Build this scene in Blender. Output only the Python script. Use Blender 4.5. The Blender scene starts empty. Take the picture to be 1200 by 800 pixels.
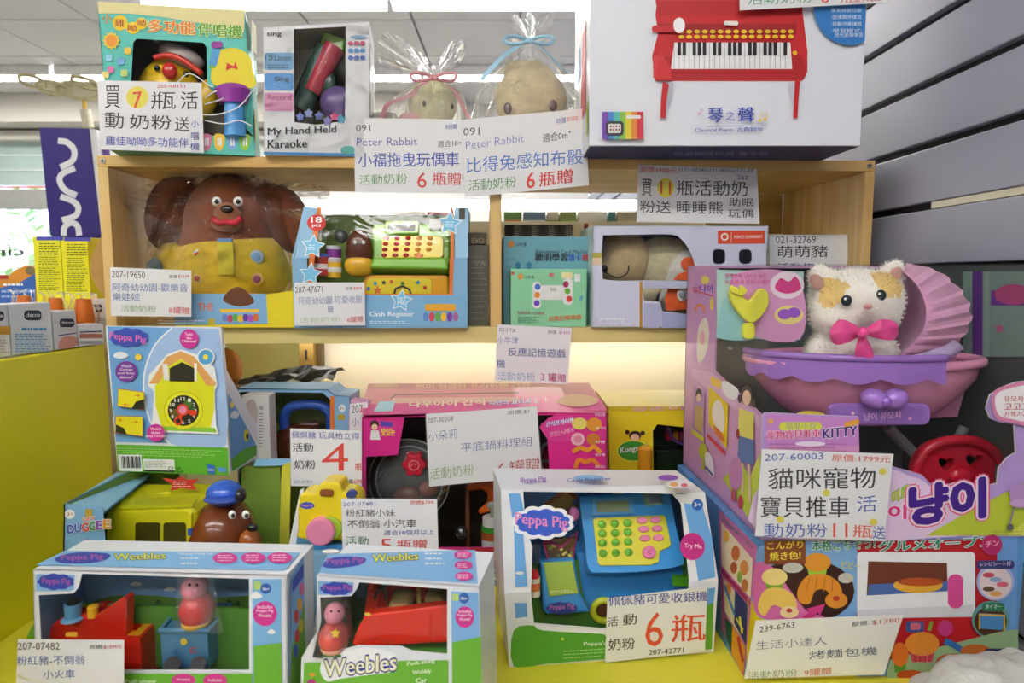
import bpy, bmesh, math, random
from mathutils import Vector, Matrix, noise
random.seed(7)
# ------------------------------------------------------------------ camera, light, exposure
F = 780.0; PIT = math.atan(77/780)
CAM = Vector((0, 0, 1.30))
SC = bpy.context.scene; COL = SC.collection
cd = bpy.data.cameras.new('camera'); co = bpy.data.objects.new('camera', cd); COL.objects.link(co)
cd.sensor_width = 36; cd.lens = 36*F/1200; cd.clip_start = .02
co.location = CAM; co.rotation_euler = (math.pi/2-PIT, 0, 0); SC.camera = co
cd.dof.use_dof = True; cd.dof.focus_distance = 1.02; cd.dof.aperture_fstop = 8.0
SC.view_settings.view_transform = 'Standard'; SC.view_settings.look = 'None'
SC.view_settings.gamma = 1; SC.view_settings.use_curve_mapping = False
SC.view_settings.exposure = 1.86
wd = bpy.data.worlds.new('sky'); SC.world = wd; wd.use_nodes = True
wn = wd.node_tree; bg = wn.nodes['Background']
sky = wn.nodes.new('ShaderNodeTexSky'); sky.sky_type = 'HOSEK_WILKIE'; sky.sun_direction = (.2, .5, .8); sky.turbidity = 6
wn.links.new(sky.outputs[0], bg.inputs[0]); bg.inputs[1].default_value = 4.5
LIGHTS = [(-1.0, 4.6), (1.1, 4.6), (-1.0, 3.45), (1.1, 3.45), (-1.0, .35), (1.0, .35), (-1.0, -1.3), (1.0, -1.3)]
TUBE = 11.0; CEIL = 1.42
SC.cycles.max_bounces = 6; SC.cycles.transparent_max_bounces = 24; SC.cycles.caustics_reflective = False; SC.cycles.caustics_refractive = False

# ------------------------------------------------------------------ pixel helpers (design time only)
def ray(px, py):
    cx = (px-600)/F; cz = (400-py)/F; c, s = math.cos(PIT), math.sin(PIT)
    return Vector((cx, c+s*cz, -s+c*cz))
def W(px, py, Y): r = ray(px, py); return CAM+r*(Y/r.y)
def WZ(px, py, z): r = ray(px, py); return CAM+r*(z/r.z)
def sc(Y): return Y/F
def R(d): return math.radians(d)

# ------------------------------------------------------------------ materials
def lin(h):
    h = h.lstrip('#'); o = []
    for i in (0, 2, 4):
        c = int(h[i:i+2], 16)/255
        o.append(c/12.92 if c <= .04045 else ((c+.055)/1.055)**2.4)
    return (*o, 1)
MC = {}
def C(h, r=.45, var=.05, sc_=30, bump=0, sheen=0, coat=0, metal=0):
    k = (h, r, var, sc_, bump, sheen, coat, metal)
    if k in MC: return MC[k]
    m = bpy.data.materials.new('surface_'+h.lstrip('#')); m.use_nodes = True; n = m.node_tree; b = n.nodes['Principled BSDF']
    c = lin(h); b.inputs['Roughness'].default_value = r; b.inputs['Metallic'].default_value = metal
    if sheen: b.inputs['Sheen Weight'].default_value = sheen
    if coat: b.inputs['Coat Weight'].default_value = coat; b.inputs['Coat Roughness'].default_value = .08
    tc = n.nodes.new('ShaderNodeTexCoord'); nz = n.nodes.new('ShaderNodeTexNoise'); nz.inputs['Scale'].default_value = sc_; nz.inputs['Detail'].default_value = 3
    n.links.new(tc.outputs['Object'], nz.inputs['Vector'])
    rp = n.nodes.new('ShaderNodeValToRGB'); n.links.new(nz.outputs[0], rp.inputs[0])
    rp.color_ramp.elements[0].position = .3; rp.color_ramp.elements[1].position = .7
    rp.color_ramp.elements[0].color = (*[x*(1-var) for x in c[:3]], 1); rp.color_ramp.elements[1].color = (*[min(1, x*(1+var)) for x in c[:3]], 1)
    n.links.new(rp.outputs[0], b.inputs['Base Color'])
    if bump:
        bp = n.nodes.new('ShaderNodeBump'); bp.inputs['Strength'].default_value = bump; bp.inputs['Distance'].default_value = .004
        n2 = n.nodes.new('ShaderNodeTexNoise'); n2.inputs['Scale'].default_value = sc_*12; n2.inputs['Detail'].default_value = 4
        n.links.new(tc.outputs['Object'], n2.inputs['Vector']); n.links.new(n2.outputs[0], bp.inputs['Height']); n.links.new(bp.outputs[0], b.inputs['Normal'])
    MC[k] = m; return m
def INK(h): return C(h, .5, .02, 60)
def GL(h): return C(h, .25, .02, 20, 0, 0, .3)          # glossy toy plastic
def PL(h): return C(h, .9, .12, 60, .8, .4)             # plush
def wood(name, a, b_, axis, scale=1.0, rough=.5):
    m = bpy.data.materials.new(name); m.use_nodes = True; n = m.node_tree; b = n.nodes['Principled BSDF']
    tc = n.nodes.new('ShaderNodeTexCoord'); mp = n.nodes.new('ShaderNodeMapping'); s = [38*scale]*3; s[axis] = 1.6*scale
    mp.inputs['Scale'].default_value = s; nz = n.nodes.new('ShaderNodeTexNoise'); nz.inputs['Scale'].default_value = 1; nz.inputs['Detail'].default_value = 5; nz.inputs['Distortion'].default_value = .6
    rp = n.nodes.new('ShaderNodeValToRGB'); rp.color_ramp.elements[0].position = .35; rp.color_ramp.elements[1].position = .65
    rp.color_ramp.elements[0].color = lin(a); rp.color_ramp.elements[1].color = lin(b_)
    n.links.new(tc.outputs['Object'], mp.inputs[0]); n.links.new(mp.outputs[0], nz.inputs['Vector']); n.links.new(nz.outputs[0], rp.inputs[0]); n.links.new(rp.outputs[0], b.inputs['Base Color'])
    b.inputs['Roughness'].default_value = rough; return m
def clear(name, haze=.04, bump=.3, scale=14, gl=.04, tint=(1, 1, 1), lo=.02, hi=.6):
    m = bpy.data.materials.new(name); m.use_nodes = True; n = m.node_tree; n.nodes.clear()
    out = n.nodes.new('ShaderNodeOutputMaterial'); tr = n.nodes.new('ShaderNodeBsdfTransparent'); tr.inputs[0].default_value = (*tint, 1)
    g = n.nodes.new('ShaderNodeBsdfGlossy'); g.inputs['Roughness'].default_value = gl; g.inputs[0].default_value = (1, 1, 1, 1)
    df = n.nodes.new('ShaderNodeBsdfDiffuse'); df.inputs[0].default_value = (.9, .92, .95, 1)
    lw = n.nodes.new('ShaderNodeLayerWeight'); lw.inputs[0].default_value = .25
    mr = n.nodes.new('ShaderNodeMapRange'); mr.inputs[3].default_value = lo; mr.inputs[4].default_value = hi
    mx = n.nodes.new('ShaderNodeMixShader'); m2 = n.nodes.new('ShaderNodeMixShader'); m2.inputs[0].default_value = haze
    tc = n.nodes.new('ShaderNodeTexCoord'); nz = n.nodes.new('ShaderNodeTexNoise'); nz.inputs['Scale'].default_value = scale; nz.inputs['Detail'].default_value = 3; nz.inputs['Distortion'].default_value = 1.2
    bp = n.nodes.new('ShaderNodeBump'); bp.inputs['Strength'].default_value = bump; bp.inputs['Distance'].default_value = .02
    L = n.links.new
    L(tc.outputs['Object'], nz.inputs['Vector']); L(nz.outputs[0], bp.inputs['Height'])
    L(bp.outputs[0], g.inputs['Normal']); L(bp.outputs[0], lw.inputs['Normal'])
    L(lw.outputs['Fresnel'], mr.inputs[0]); L(mr.outputs[0], mx.inputs[0]); L(tr.outputs[0], m2.inputs[1]); L(df.outputs[0], m2.inputs[2])
    L(m2.outputs[0], mx.inputs[1]); L(g.outputs[0], mx.inputs[2]); L(mx.outputs[0], out.inputs[0]); return m
def emis(name, col, s):
    m = bpy.data.materials.new(name); m.use_nodes = True; n = m.node_tree; n.nodes.clear()
    out = n.nodes.new('ShaderNodeOutputMaterial'); e = n.nodes.new('ShaderNodeEmission'); e.inputs[0].default_value = (*col, 1); e.inputs[1].default_value = s
    n.links.new(e.outputs[0], out.inputs[0]); return m
WINDOW = clear('clear_plastic_window', .0, .08, 9, .05, (1, 1, 1), .01, .32)
BAG = clear('crinkled_cellophane', .08, 1.0, 24, .12)
FILM = clear('crinkled_film', .0, .9, 20, .06, (1, 1, 1), .0, .7)
SLEEVE = clear('card_sleeve', .03, .10, 12, .1)
GLASS = clear('window_glass', .0, 0, 5, .02)
WOODX = wood('pine_wood_x', '#cfa45c', '#e4c27e', 0); WOODZ = wood('pine_wood_z', '#d6ad68', '#e6c888', 2); WOODY = wood('pine_wood_y', '#b98a48', '#cda35f', 1)

# ------------------------------------------------------------------ objects
def root(name, label, cat, loc, group=None):
    o = bpy.data.objects.new(name, None); COL.objects.link(o); o.location = loc; o.empty_display_size = .02
    o['label'] = label; o['category'] = cat
    if group: o['group'] = group
    return o
def wloc(o):
    v = Vector(o.location)
    while o.parent: o = o.parent; v += Vector(o.location)
    return v
class MB:
    def __init__(s): s.v = []; s.f = []; s.m = []; s.s = []; s.mats = []
    def mi(s, m):
        if m not in s.mats: s.mats.append(m)
        return s.mats.index(m)
    def add(s, vs, fs, m, sm=False):
        b = len(s.v); k = s.mi(m); s.v += [Vector(v) for v in vs]
        for f in fs: s.f.append([b+i for i in f]); s.m.append(k); s.s.append(sm)
        return s
    def bm(s, b, m, M=None, sm=False):
        b.verts.index_update(); s.add([(M @ v.co if M else v.co.copy()) for v in b.verts], [[v.index for v in f.verts] for f in b.faces], m, sm); b.free(); return s
    def box(s, c, d, m, r=0, M=None):
        b = bmesh.new(); bmesh.ops.create_cube(b, size=1)
        for v in b.verts: v.co = Vector((v.co.x*d[0], v.co.y*d[1], v.co.z*d[2]))
        if r: bmesh.ops.bevel(b, geom=b.edges[:], offset=r, segments=2, affect='EDGES', profile=.5)
        T = Matrix.Translation(c)
        return s.bm(b, m, T @ M if M else T)
    def ell(s, c, r, m, M=None, seg=20, rings=12):
        b = bmesh.new(); bmesh.ops.create_uvsphere(b, u_segments=seg, v_segments=rings, radius=1)
        if not hasattr(r, '__len__'): r = (r, r, r)
        T = Matrix.Translation(c) @ (M or Matrix()) @ Matrix.Diagonal((*r, 1))
        return s.bm(b, m, T, True)
    def cyl(s, a, b_, r, m, r2=None, seg=20, cap=True):
        a = Vector(a); b_ = Vector(b_); d = b_-a; q = d.to_track_quat('Z', 'Y').to_matrix(); r2 = r if r2 is None else r2
        vs = []
        for i in range(seg):
            t = 2*math.pi*i/seg; e = q @ Vector((math.cos(t), math.sin(t), 0)); vs += [a+e*r, b_+e*r2]
        s.add(vs, [[2*i, 2*((i+1) % seg), 2*((i+1) % seg)+1, 2*i+1] for i in range(seg)], m, True)
        if cap: s.add(vs, [[2*i for i in range(seg)][::-1], [2*i+1 for i in range(seg)]], m)
        return s
    def tube(s, pts, r, m, seg=8, closed=False):
        pts = [Vector(p) for p in pts]; n = len(pts); rs = r if hasattr(r, '__len__') else [r]*n; vs = []
        up = Vector((.13, .27, .95))
        for i, p in enumerate(pts):
            a = pts[(i-1) % n] if (i or closed) else p; b = pts[(i+1) % n] if (i < n-1 or closed) else p
            d = (b-a).normalized(); x = d.cross(up).normalized(); y = x.cross(d)
            for k in range(seg): t = 2*math.pi*k/seg; vs.append(p+(x*math.cos(t)+y*math.sin(t))*rs[i])
        fs = []
        for i in range(n if closed else n-1):
            j = (i+1) % n
            for k in range(seg): fs.append([i*seg+k, i*seg+(k+1) % seg, j*seg+(k+1) % seg, j*seg+k])
        if not closed: fs += [list(range(seg))[::-1], [(n-1)*seg+k for k in range(seg)]]
        return s.add(vs, fs, m, True)
    def prism(s, fr, pts, d0, d1, m, r=0, sm=False):       # polygon in frame coords, extruded along the normal
        b = bmesh.new(); vs = [b.verts.new((p[0], p[1], d0)) for p in pts]; f = b.faces.new(vs); b.normal_update()
        e = bmesh.ops.extrude_face_region(b, geom=[f]); bmesh.ops.translate(b, verts=[v for v in e['geom'] if isinstance(v, bmesh.types.BMVert)], vec=(0, 0, d1-d0))
        bmesh.ops.recalc_face_normals(b, faces=b.faces[:])
        if r:
            bmesh.ops.bevel(b, geom=[x for x in b.edges if all(v.co.z > max(d0, d1)-1e-6 for v in x.verts)], offset=r, segments=3, affect='EDGES', profile=.5, clamp_overlap=True)
        return s.bm(b, m, fr.M(), sm)
    def build(s, name, parent=None, label=None, cat=None, group=None, kind=None, solid=0):
        SPL = {'eyes': 'eye', 'packing_ties': 'packing_tie', 'play_food': 'play_food', 'speaker_part': 'speaker_part', 'gathered_corner': 'gathered_corner'}
        if name in SPL and not getattr(s, 'done', 0):       # every loose piece its own part
            par = list(range(len(s.v)))
            def fd(i):
                while par[i] != i: par[i] = par[par[i]]; i = par[i]
                return i
            for f in s.f:
                for i in f[1:]: par[fd(i)] = fd(f[0])
            gr = {}
            for k, f in enumerate(s.f): gr.setdefault(fd(f[0]), []).append(k)
            for ks in gr.values():
                e = MB(); e.done = 1; e.mats = s.mats; ids = sorted({i for k in ks for i in s.f[k]}); mp = {q: n for n, q in enumerate(ids)}
                e.v = [s.v[i] for i in ids]; e.f = [[mp[i] for i in s.f[k]] for k in ks]; e.m = [s.m[k] for k in ks]; e.s = [s.s[k] for k in ks]; o = e.build(SPL[name], parent)
            return o
        L = wloc(parent) if parent else Vector()
        if not parent and s.v:
            L = Vector([(min(v[i] for v in s.v)+max(v[i] for v in s.v))/2 for i in range(3)]); L.z = min(v.z for v in s.v)
        me = bpy.data.meshes.new(name); me.from_pydata([tuple(v-L) for v in s.v], [], s.f)
        for m in s.mats: me.materials.append(m)
        me.polygons.foreach_set('material_index', s.m); me.polygons.foreach_set('use_smooth', s.s); me.update()
        o = bpy.data.objects.new(name, me); COL.objects.link(o)
        if parent: o.parent = parent
        else: o.location = L
        if label: o['label'] = label
        if cat: o['category'] = cat
        if group: o['group'] = group
        if kind: o['kind'] = kind
        return o
class Fr:
    def __init__(s, O, u, v): s.O = Vector(O); s.u = Vector(u).normalized(); s.v = Vector(v).normalized(); s.n = s.u.cross(s.v)
    def M(s): return Matrix(((s.u.x, s.v.x, s.n.x, s.O.x), (s.u.y, s.v.y, s.n.y, s.O.y), (s.u.z, s.v.z, s.n.z, s.O.z), (0, 0, 0, 1)))
    def hit(s, px, py, d=0): r = ray(px, py); t = (s.O+s.n*d-CAM).dot(s.n)/r.dot(s.n); return CAM+r*t
    def loc(s, px, py, d=0): p = s.hit(px, py, d)-s.O; return (p.dot(s.u), p.dot(s.v))
    def pl(s, pts, d=0): return [s.loc(x, y, d) for x, y in pts]
    def at(s, a, b, d=0): return s.O+s.u*a+s.v*b+s.n*d
    def shift(s, d): return Fr(s.O+s.n*d, s.u, s.v)
    def lean(s, a, O=None): # tilt back about u
        v = s.v*math.cos(a)-s.n*math.sin(a); return Fr(O or s.O, s.u, v)
Z = Vector((0, 0, 1))
def fr2(a, b, up=Z): u = Vector((b.x-a.x, b.y-a.y, 0)); return Fr(a, u, up)
def ground(bl, br, z): return fr2(WZ(*bl, z), WZ(*br, z))
def vert(bl, br, YL, YR=None): return fr2(W(*bl, YL), W(*br, YR or YL))
def facing(Y): return Fr((0, Y, 1.3), (1, 0, 0), Z)

TXT = {}
def textmesh(t, off):
    k = (t, off)
    if k not in TXT:
        c = bpy.data.curves.new('t', 'FONT'); c.body = t; c.resolution_u = 2; c.offset = off
        o = bpy.data.objects.new('t', c); COL.objects.link(o); dg = bpy.context.evaluated_depsgraph_get(); dg.update()
        m = bpy.data.meshes.new_from_object(o.evaluated_get(dg)); TXT[k] = ([v.co.copy() for v in m.vertices], [list(p.vertices) for p in m.polygons])
        bpy.data.objects.remove(o); bpy.data.curves.remove(c); bpy.data.meshes.remove(m)
    return TXT[k]
def spline(pts, closed=True, n=5):
    o = []; N = len(pts)
    for i in range(N if closed else N-1):
        p0, p1, p2, p3 = [pts[(i+j) % N] if closed else pts[max(0, min(N-1, i+j))] for j in (-1, 0, 1, 2)]
        for k in range(n):
            t = k/n
            o.append(tuple(.5*((2*p1[a])+(-p0[a]+p2[a])*t+(2*p0[a]-5*p1[a]+4*p2[a]-p3[a])*t*t+(-p0[a]+3*p1[a]-3*p2[a]+p3[a])*t**3) for a in (0, 1)))
    if not closed: o.append(pts[-1])
    return o
def ellp(cx, cy, rx, ry, n=24, rot=0):
    return [(cx+rx*math.cos(t)*math.cos(rot)-ry*math.sin(t)*math.sin(rot), cy+rx*math.cos(t)*math.sin(rot)+ry*math.sin(t)*math.cos(rot)) for t in [2*math.pi*i/n for i in range(n)]]
def starp(cx, cy, r, n=5, inn=.5, rot=0): return [(cx+(r if i % 2 == 0 else r*inn)*math.sin(rot+math.pi*i/n), cy-(r if i % 2 == 0 else r*inn)*math.cos(rot+math.pi*i/n)) for i in range(2*n)]
def cloudp(cx, cy, rx, ry, n=9): return [(cx+rx*(1+.10*abs(math.sin(n*t/2)))*math.cos(t), cy+ry*(1+.16*abs(math.sin(n*t/2)))*math.sin(t)) for t in [2*math.pi*i/(n*5) for i in range(n*5)]]
def rrp(x0, y0, x1, y1, r, k=4):
    o = []
    for cx, cy, a in ((x1-r, y0+r, -90), (x1-r, y1-r, 0), (x0+r, y1-r, 90), (x0+r, y0+r, 180)):
        for i in range(k+1): t = R(a+90*i/k); o.append((cx+r*math.cos(t), cy+r*math.sin(t)))
    return o
class Print:            # flat print on a face: every shape gets a hair more height than the last
    def __init__(s, fr, base=.0006): s.fr = fr; s.k = 0; s.base = base; s.a = MB(); s.t = MB()
    def d(s): s.k += 1; return s.base+s.k*.00005
    def poly(s, pts, col):
        d = s.d(); m = INK(col) if isinstance(col, str) else col; v, t = tess([[s.fr.loc(x, y) for x, y in pts]])
        t = [f if (v[f[1]]-v[f[0]]).cross(v[f[2]]-v[f[1]]).z > 0 else f[::-1] for f in t]
        s.a.add([s.fr.at(p.x, p.y, d) for p in v], t, m); return s
    def rect(s, x0, y0, x1, y1, col): return s.poly([(x0, y0), (x1, y0), (x1, y1), (x0, y1)], col)
    def ell(s, cx, cy, rx, ry, col, n=24, rot=0): return s.poly(ellp(cx, cy, rx, ry, n, rot), col)
    def blob(s, pts, col): return s.poly(spline(pts), col)
    def rr(s, x0, y0, x1, y1, r, col): return s.poly(rrp(x0, y0, x1, y1, r), col)
    def star(s, cx, cy, r, col, n=5, inn=.5, rot=0): return s.poly(starp(cx, cy, r, n, inn, rot), col)
    def line(s, pts, w, col, close=False):
        n = len(pts); L = []; Rr = []
        for i in range(n):
            a = pts[i-1] if (i or close) else pts[i]; b = pts[(i+1) % n] if (i < n-1 or close) else pts[i]
            dx, dy = b[0]-a[0], b[1]-a[1]; l = math.hypot(dx, dy) or 1; nx, ny = -dy/l*w/2, dx/l*w/2
            L.append((pts[i][0]+nx, pts[i][1]+ny)); Rr.append((pts[i][0]-nx, pts[i][1]-ny))
        d = s.d(); vs = [s.fr.at(*s.fr.loc(x, y), d) for x, y in L+Rr]
        fs = [[i, (i+1) % n, n+(i+1) % n, n+i] for i in range(n if close else n-1)]
        # keep the faces looking outward
        a, b, c = [vs[j] for j in fs[0][:3]]
        if (b-a).cross(c-b).dot(s.fr.n) < 0: fs = [f[::-1] for f in fs]
        s.a.add(vs, fs, INK(col) if isinstance(col, str) else col); return s
    def txt(s, t, x0, y0, x1, y1, h, col, b=0, slant=0, out=None, arc=0):   # baseline from (x0,y0) to (x1,y1), height h, all px
        if out: s._t(t, x0, y0, x1, y1, h, out, b+.05, slant, arc)
        s._t(t, x0, y0, x1, y1, h, col, b, slant, arc); return s
    def _t(s, t, x0, y0, x1, y1, h, col, b, slant, arc):
        v, f = textmesh(t, min(b, 0))
        if not v: return
        xa, xb = min(q.x for q in v), max(q.x for q in v); ya, yb = min(q.y for q in v), max(q.y for q in v)
        d = s.d(); m = INK(col) if isinstance(col, str) else col; w = max(b, 0)*.75
        if w <= 0: offs = [(0, 0)]
        elif w < .035: offs = [(-w, 0), (w, 0), (0, 0)]
        else: offs = [(w*math.cos(2*math.pi*k/10), w*math.sin(2*math.pi*k/10)) for k in range(10)]+[(0, 0)]
        for n_, (ox, oy) in enumerate(offs):
            vs = []; dd = d+n_*.000012
            for p in v:
                a = (p.x+ox-xa)/(xb-xa or 1); q = (p.y+oy-ya)/(yb-ya or 1)
                vs.append(s.fr.at(*s.fr.loc(x0+(x1-x0)*a+slant*q*h, y0+(y1-y0)*a-q*h-arc*4*a*(1-a)), dd))
            s.t.add(vs, f, m)
        s.k += len(offs)*.25
    def lines(s, x0, y0, x1, y1, n, col, w=.8, seed=0, slope=0):   # rows of unreadable small print, broken in words
        rr = random.Random(seed)
        for i in range(n):
            y = y0+(y1-y0)*i/max(1, n-1); x = x0
            xe = x0+(x1-x0)*rr.uniform(.7, 1)
            d = s.d(); vs = []; fs = []
            while x < xe:
                e = min(xe, x+rr.uniform(2, 6)); k = len(vs)
                for (X, Yy) in ((x, y+w), (e, y+w), (e, y), (x, y)): vs.append(s.fr.at(*s.fr.loc(X, Yy+slope*(X-x0)), d))
                fs.append([k, k+1, k+2, k+3]); x = e+1.1
            s.a.add(vs, fs, INK(col))
        return s
    def done(s, parent, name='printed_artwork', tname='lettering'):
        for pre in ('front_panel', 'keypad_plate', 'carton_body', 'paper_card', 'banner_board'):
            c = [o for o in parent.children if o.name.startswith(pre)] if name != 'backdrop_print' else []
            if c: parent = c[-1]; break
        if s.a.v: s.a.build(name, parent)
        if s.t.v: s.t.build(tname, parent)
def tess(loops):
    from mathutils.geometry import tessellate_polygon
    flat = [Vector((p[0], p[1], 0)) for l in loops for p in l]; return flat, [list(t) for t in tessellate_polygon([[Vector((p[0], p[1], 0)) for p in l] for l in loops])]
def holed(fr, outer, holes, th, m, name, parent):     # flat board with cut-outs
    loops = [outer]+holes; v, t = tess(loops); mb = MB(); n = len(v)
    A = [fr.at(p.x, p.y, 0) for p in v]; B = [fr.at(p.x, p.y, -th) for p in v]
    mb.add(A, [f for f in t], m); mb.add(B, [f[::-1] for f in t], m); i0 = 0
    for l in loops:
        k = len(l); mb.add([A[i0+i] for i in range(k)]+[B[i0+i] for i in range(k)], [[i, (i+1) % k, k+(i+1) % k, k+i] for i in range(k)], m); i0 += k
    return mb.build(name, parent)
def shell(fr, outer, depth, m_out, m_in, parent, name='carton_body', skip=()):   # carton behind an outline: one wall per edge + back
    hn = Vector((fr.n.x, fr.n.y, 0)).normalized(); base = min((fr.at(*p)).dot(hn) for p in outer); bp = fr.O.dot(hn)-depth
    P = [fr.at(*p) for p in outer]; c = sum(P, Vector())/len(P)
    Q = [p-hn*(p.dot(hn)-bp) for p in P]
    k = .985; Pi = [c+(p-c)*k for p in P]; Qi = [(lambda q: q)(Vector(c+(p-c)*k)) for p in P]; Qi = [p-hn*(p.dot(hn)-bp-.0015) for p in Qi]
    mb = MB(); n = len(P)
    for i in range(n):
        if i in skip: continue
        j = (i+1) % n; mb.add([P[i], P[j], Q[j], Q[i]], [[0, 1, 2, 3]], m_out); mb.add([Pi[i], Pi[j], Qi[j], Qi[i]], [[3, 2, 1, 0]], m_in)
        mb.add([P[i], P[j], Pi[j], Pi[i]], [[0, 1, 2, 3]], m_out)
    mb.add(Q, [list(range(n))[::-1]], m_out); mb.add(Qi, [list(range(n))], m_in)
    return mb.build(name, parent)
def sheet(fr, pts, m, name, parent, d=0, **k):
    v, t = tess([pts]); return MB().add([fr.at(p.x, p.y, d) for p in v], t, m).build(name, parent, **k)
def box6(fr, w, h, d, m, parent, name='carton_body', r=.0012):   # closed carton; front is frame plane
    b = MB(); M = fr.M(); M.translation = Vector(); return b.box(fr.at(w/2, h/2, -d/2), (w, h, d), m, r, M).build(name, parent)
def rside(fr, w): return Fr(fr.at(w, 0), -fr.n, fr.v)
def lside(fr, d): return Fr(fr.at(0, 0, -d), fr.n, fr.v)
def tside(fr, h): return Fr(fr.at(0, h), fr.u, -fr.n)
def bside(fr, d): return Fr(fr.at(0, 0, -d), fr.u, fr.n)
def blobby(parts, vox, sub=1):     # one continuous surface out of overlapping ellipsoids [(centre, radii, matrix)]
    b = MB(); g = C('#ffffff')
    for p in parts: b.ell(p[0], p[1], g, p[2] if len(p) > 2 else None, 24, 16)
    o = b.build('tmp'); me0 = o.data
    r = o.modifiers.new('r', 'REMESH'); r.mode = 'VOXEL'; r.voxel_size = vox
    s = o.modifiers.new('s', 'SMOOTH'); s.iterations = 6; s.factor = .5
    dg = bpy.context.evaluated_depsgraph_get(); dg.update(); me = bpy.data.meshes.new_from_object(o.evaluated_get(dg))
    L = Vector(o.location); v = [q.co+L for q in me.vertices]; f = [list(p.vertices) for p in me.polygons]
    bpy.data.objects.remove(o); bpy.data.meshes.remove(me); bpy.data.meshes.remove(me0); return v, f
def fuzz(v, f, m, n, ln, parent, name='pile', seed=1):
    rr = random.Random(seed); mb = MB(); k = mb.mi(m)
    for _ in range(n):
        fc = f[rr.randrange(len(f))]; a, b, c = v[fc[0]], v[fc[1]], v[fc[2]]; w = rr.random(); w2 = rr.random()*(1-w)
        p = a+(b-a)*w+(c-a)*w2; nn = (b-a).cross(c-a).normalized(); t = Vector((rr.uniform(-1, 1), rr.uniform(-1, 1), rr.uniform(-1, 1)))
        tip = p+(nn+t*.5).normalized()*ln*rr.uniform(.6, 1.2); s_ = nn.cross(t).normalized()*ln*.06
        i = len(mb.v); mb.v += [p-s_, p+s_, tip]; mb.f.append([i, i+1, i+2]); mb.m.append(k); mb.s.append(True)
    o = mb.build(name, parent, kind='stuff'); return o

# ------------------------------------------------------------------ the room
def H(z): return z+CAM.z                       # heights are given from the camera's eye
def slab(name, x0, x1, y0, y1, z0, z1, m, parent=None, kind='structure', r=0):
    return MB().box(((x0+x1)/2, (y0+y1)/2, (z0+z1)/2), (x1-x0, y1-y0, z1-z0), m, r).build(name, parent, kind=kind)
XW = .645; XL = -5.2; YB = -2.3; YF = 5.7
WHITE = C('#e9e8e6', .6, .02, 3); GREYW = C('#cfd0d2', .6, .02, 3)
slab('floor', XL, XW, YB, YF, -.05, 0, C('#bdb8ae', .35, .05, 4))
ceil = slab('ceiling', XL, XW, YB, 1.4, H(CEIL), H(CEIL)+.05, WHITE)
tile = None; ny = 0
for i in range(10):
    for j in range(7):
        x0 = XW-.6*(i+1); y0 = 1.4+.62*j
        if tile is None:
            tile = MB().box((x0+.3, y0+.31, H(CEIL)+.012), (.588, .608, .02), C('#dededd', .8, .02, 2), .003).build('ceiling_tile', ceil)
            T0 = Vector((x0, y0, 0)); L0 = Vector(tile.location)
        else:
            t = tile.copy(); COL.objects.link(t); t.parent = ceil; t.location = L0+Vector((x0, y0, 0))-T0
MB().box(((XL+XW)/2, (1.4+YF)/2, H(CEIL)+.04), (XW-XL, YF-1.4, .02), C('#b9b9b8', .8)).build('tile_grid', ceil)
slab('wall_back', XL, -5.0, YF, YF+.1, 0, H(CEIL), WHITE)
bw = slab('wall_far', -3.7, XW, YF, YF+.1, 0, H(CEIL), C('#dcdcd8', .7, .02, 3))
slab('wall_lintel', -5.0, -3.7, YF, YF+.1, H(1.12), H(CEIL), C('#dcdcd8', .7, .02, 3))
slab('wall_left', XL-.1, XL, YB, YF, 0, H(CEIL), WHITE)
slab('wall_front', XL, XW, YB-.1, YB, 0, H(CEIL), C('#a09b92', .7))
for k, (z0, z1, d) in enumerate(((1.20, 1.42, .35), (1.11, 1.18, .12))):
    slab('trim_%d' % (k+1), XL, -.4, YF-d, YF, H(z0), H(z1), C('#cfccc2', .6, .03, 3))
wr = slab('wall_right', XW+.012, XW+.06, YB, YF, 0, H(CEIL), C('#17181b', .6))
sp = None
for k in range(-14, 15):
    z0 = .013+.0945*k+.006; z1 = z0+.0825
    if k in (-14,): z0 = -1.3
    if k == 14: z1 = CEIL
    if sp is None or k in (-13, 14):
        o = MB().box((XW+.007, (YB+YF)/2, H((z0+z1)/2)), (.016, YF-YB, z1-z0), C('#a4a7ba', .36, .02, 2), .002).build('slat_panel', wr)
        if k == -13: sp = o; Z0 = z0
    else:
        if k == -14: continue
        o = sp.copy(); COL.objects.link(o); o.parent = wr; o.location = Vector(sp.location)+Vector((0, 0, z0-Z0))
for k, y0 in ((1, 1.06),):
    MB().box((XW+.004, y0-.28, H(.013+.0945*k)), (.008, .52, .010), C('#d8d3b4', .3, .02, 5)).build('groove_insert', wr)
# shop window far left
win = root('window_1', '', '', (-4.35, YF, H(-1.2))); del win['label'], win['category']; win['kind'] = 'structure'
wx0, wx1 = -5.0, -3.7
FRM = C('#a9aaa6', .4)
b = MB(); b.box(((wx0+wx1)/2, YF, H(.64)), (wx1-wx0, .08, .16), FRM, .004); b.box((wx1-.02, YF+.03, H(-.2)), (.05, .08, 2.3), FRM, .004); b.box((wx0+.02, YF+.03, H(-.2)), (.05, .08, 2.3), FRM, .004)
b.build('window_frame', win)
MB().box(((wx0+wx1)/2, YF+.03, H(-.36)), (wx1-wx0, .006, 1.85), GLASS).build('pane', win)
MB().box(((wx0+wx1)/2, YF-.05, H(.735)), (wx1-wx0, .012, .012), C('#d8584a', .5)).build('sill_line', win)
for k in range(3):
    MB().box(((wx0+wx1)/2, YF+.02, H(.82+.125*k)), (wx1-wx0, .02, .115), C('#bcd2cd', .35, .03, 3), .006).build('shutter_slat', win)
    MB().box(((wx0+wx1)/2, YF+.0, H(.755+.125*k)), (wx1-wx0, .012, .008), C('#f2f5f3', .3)).build('shutter_rib', win)
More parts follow.
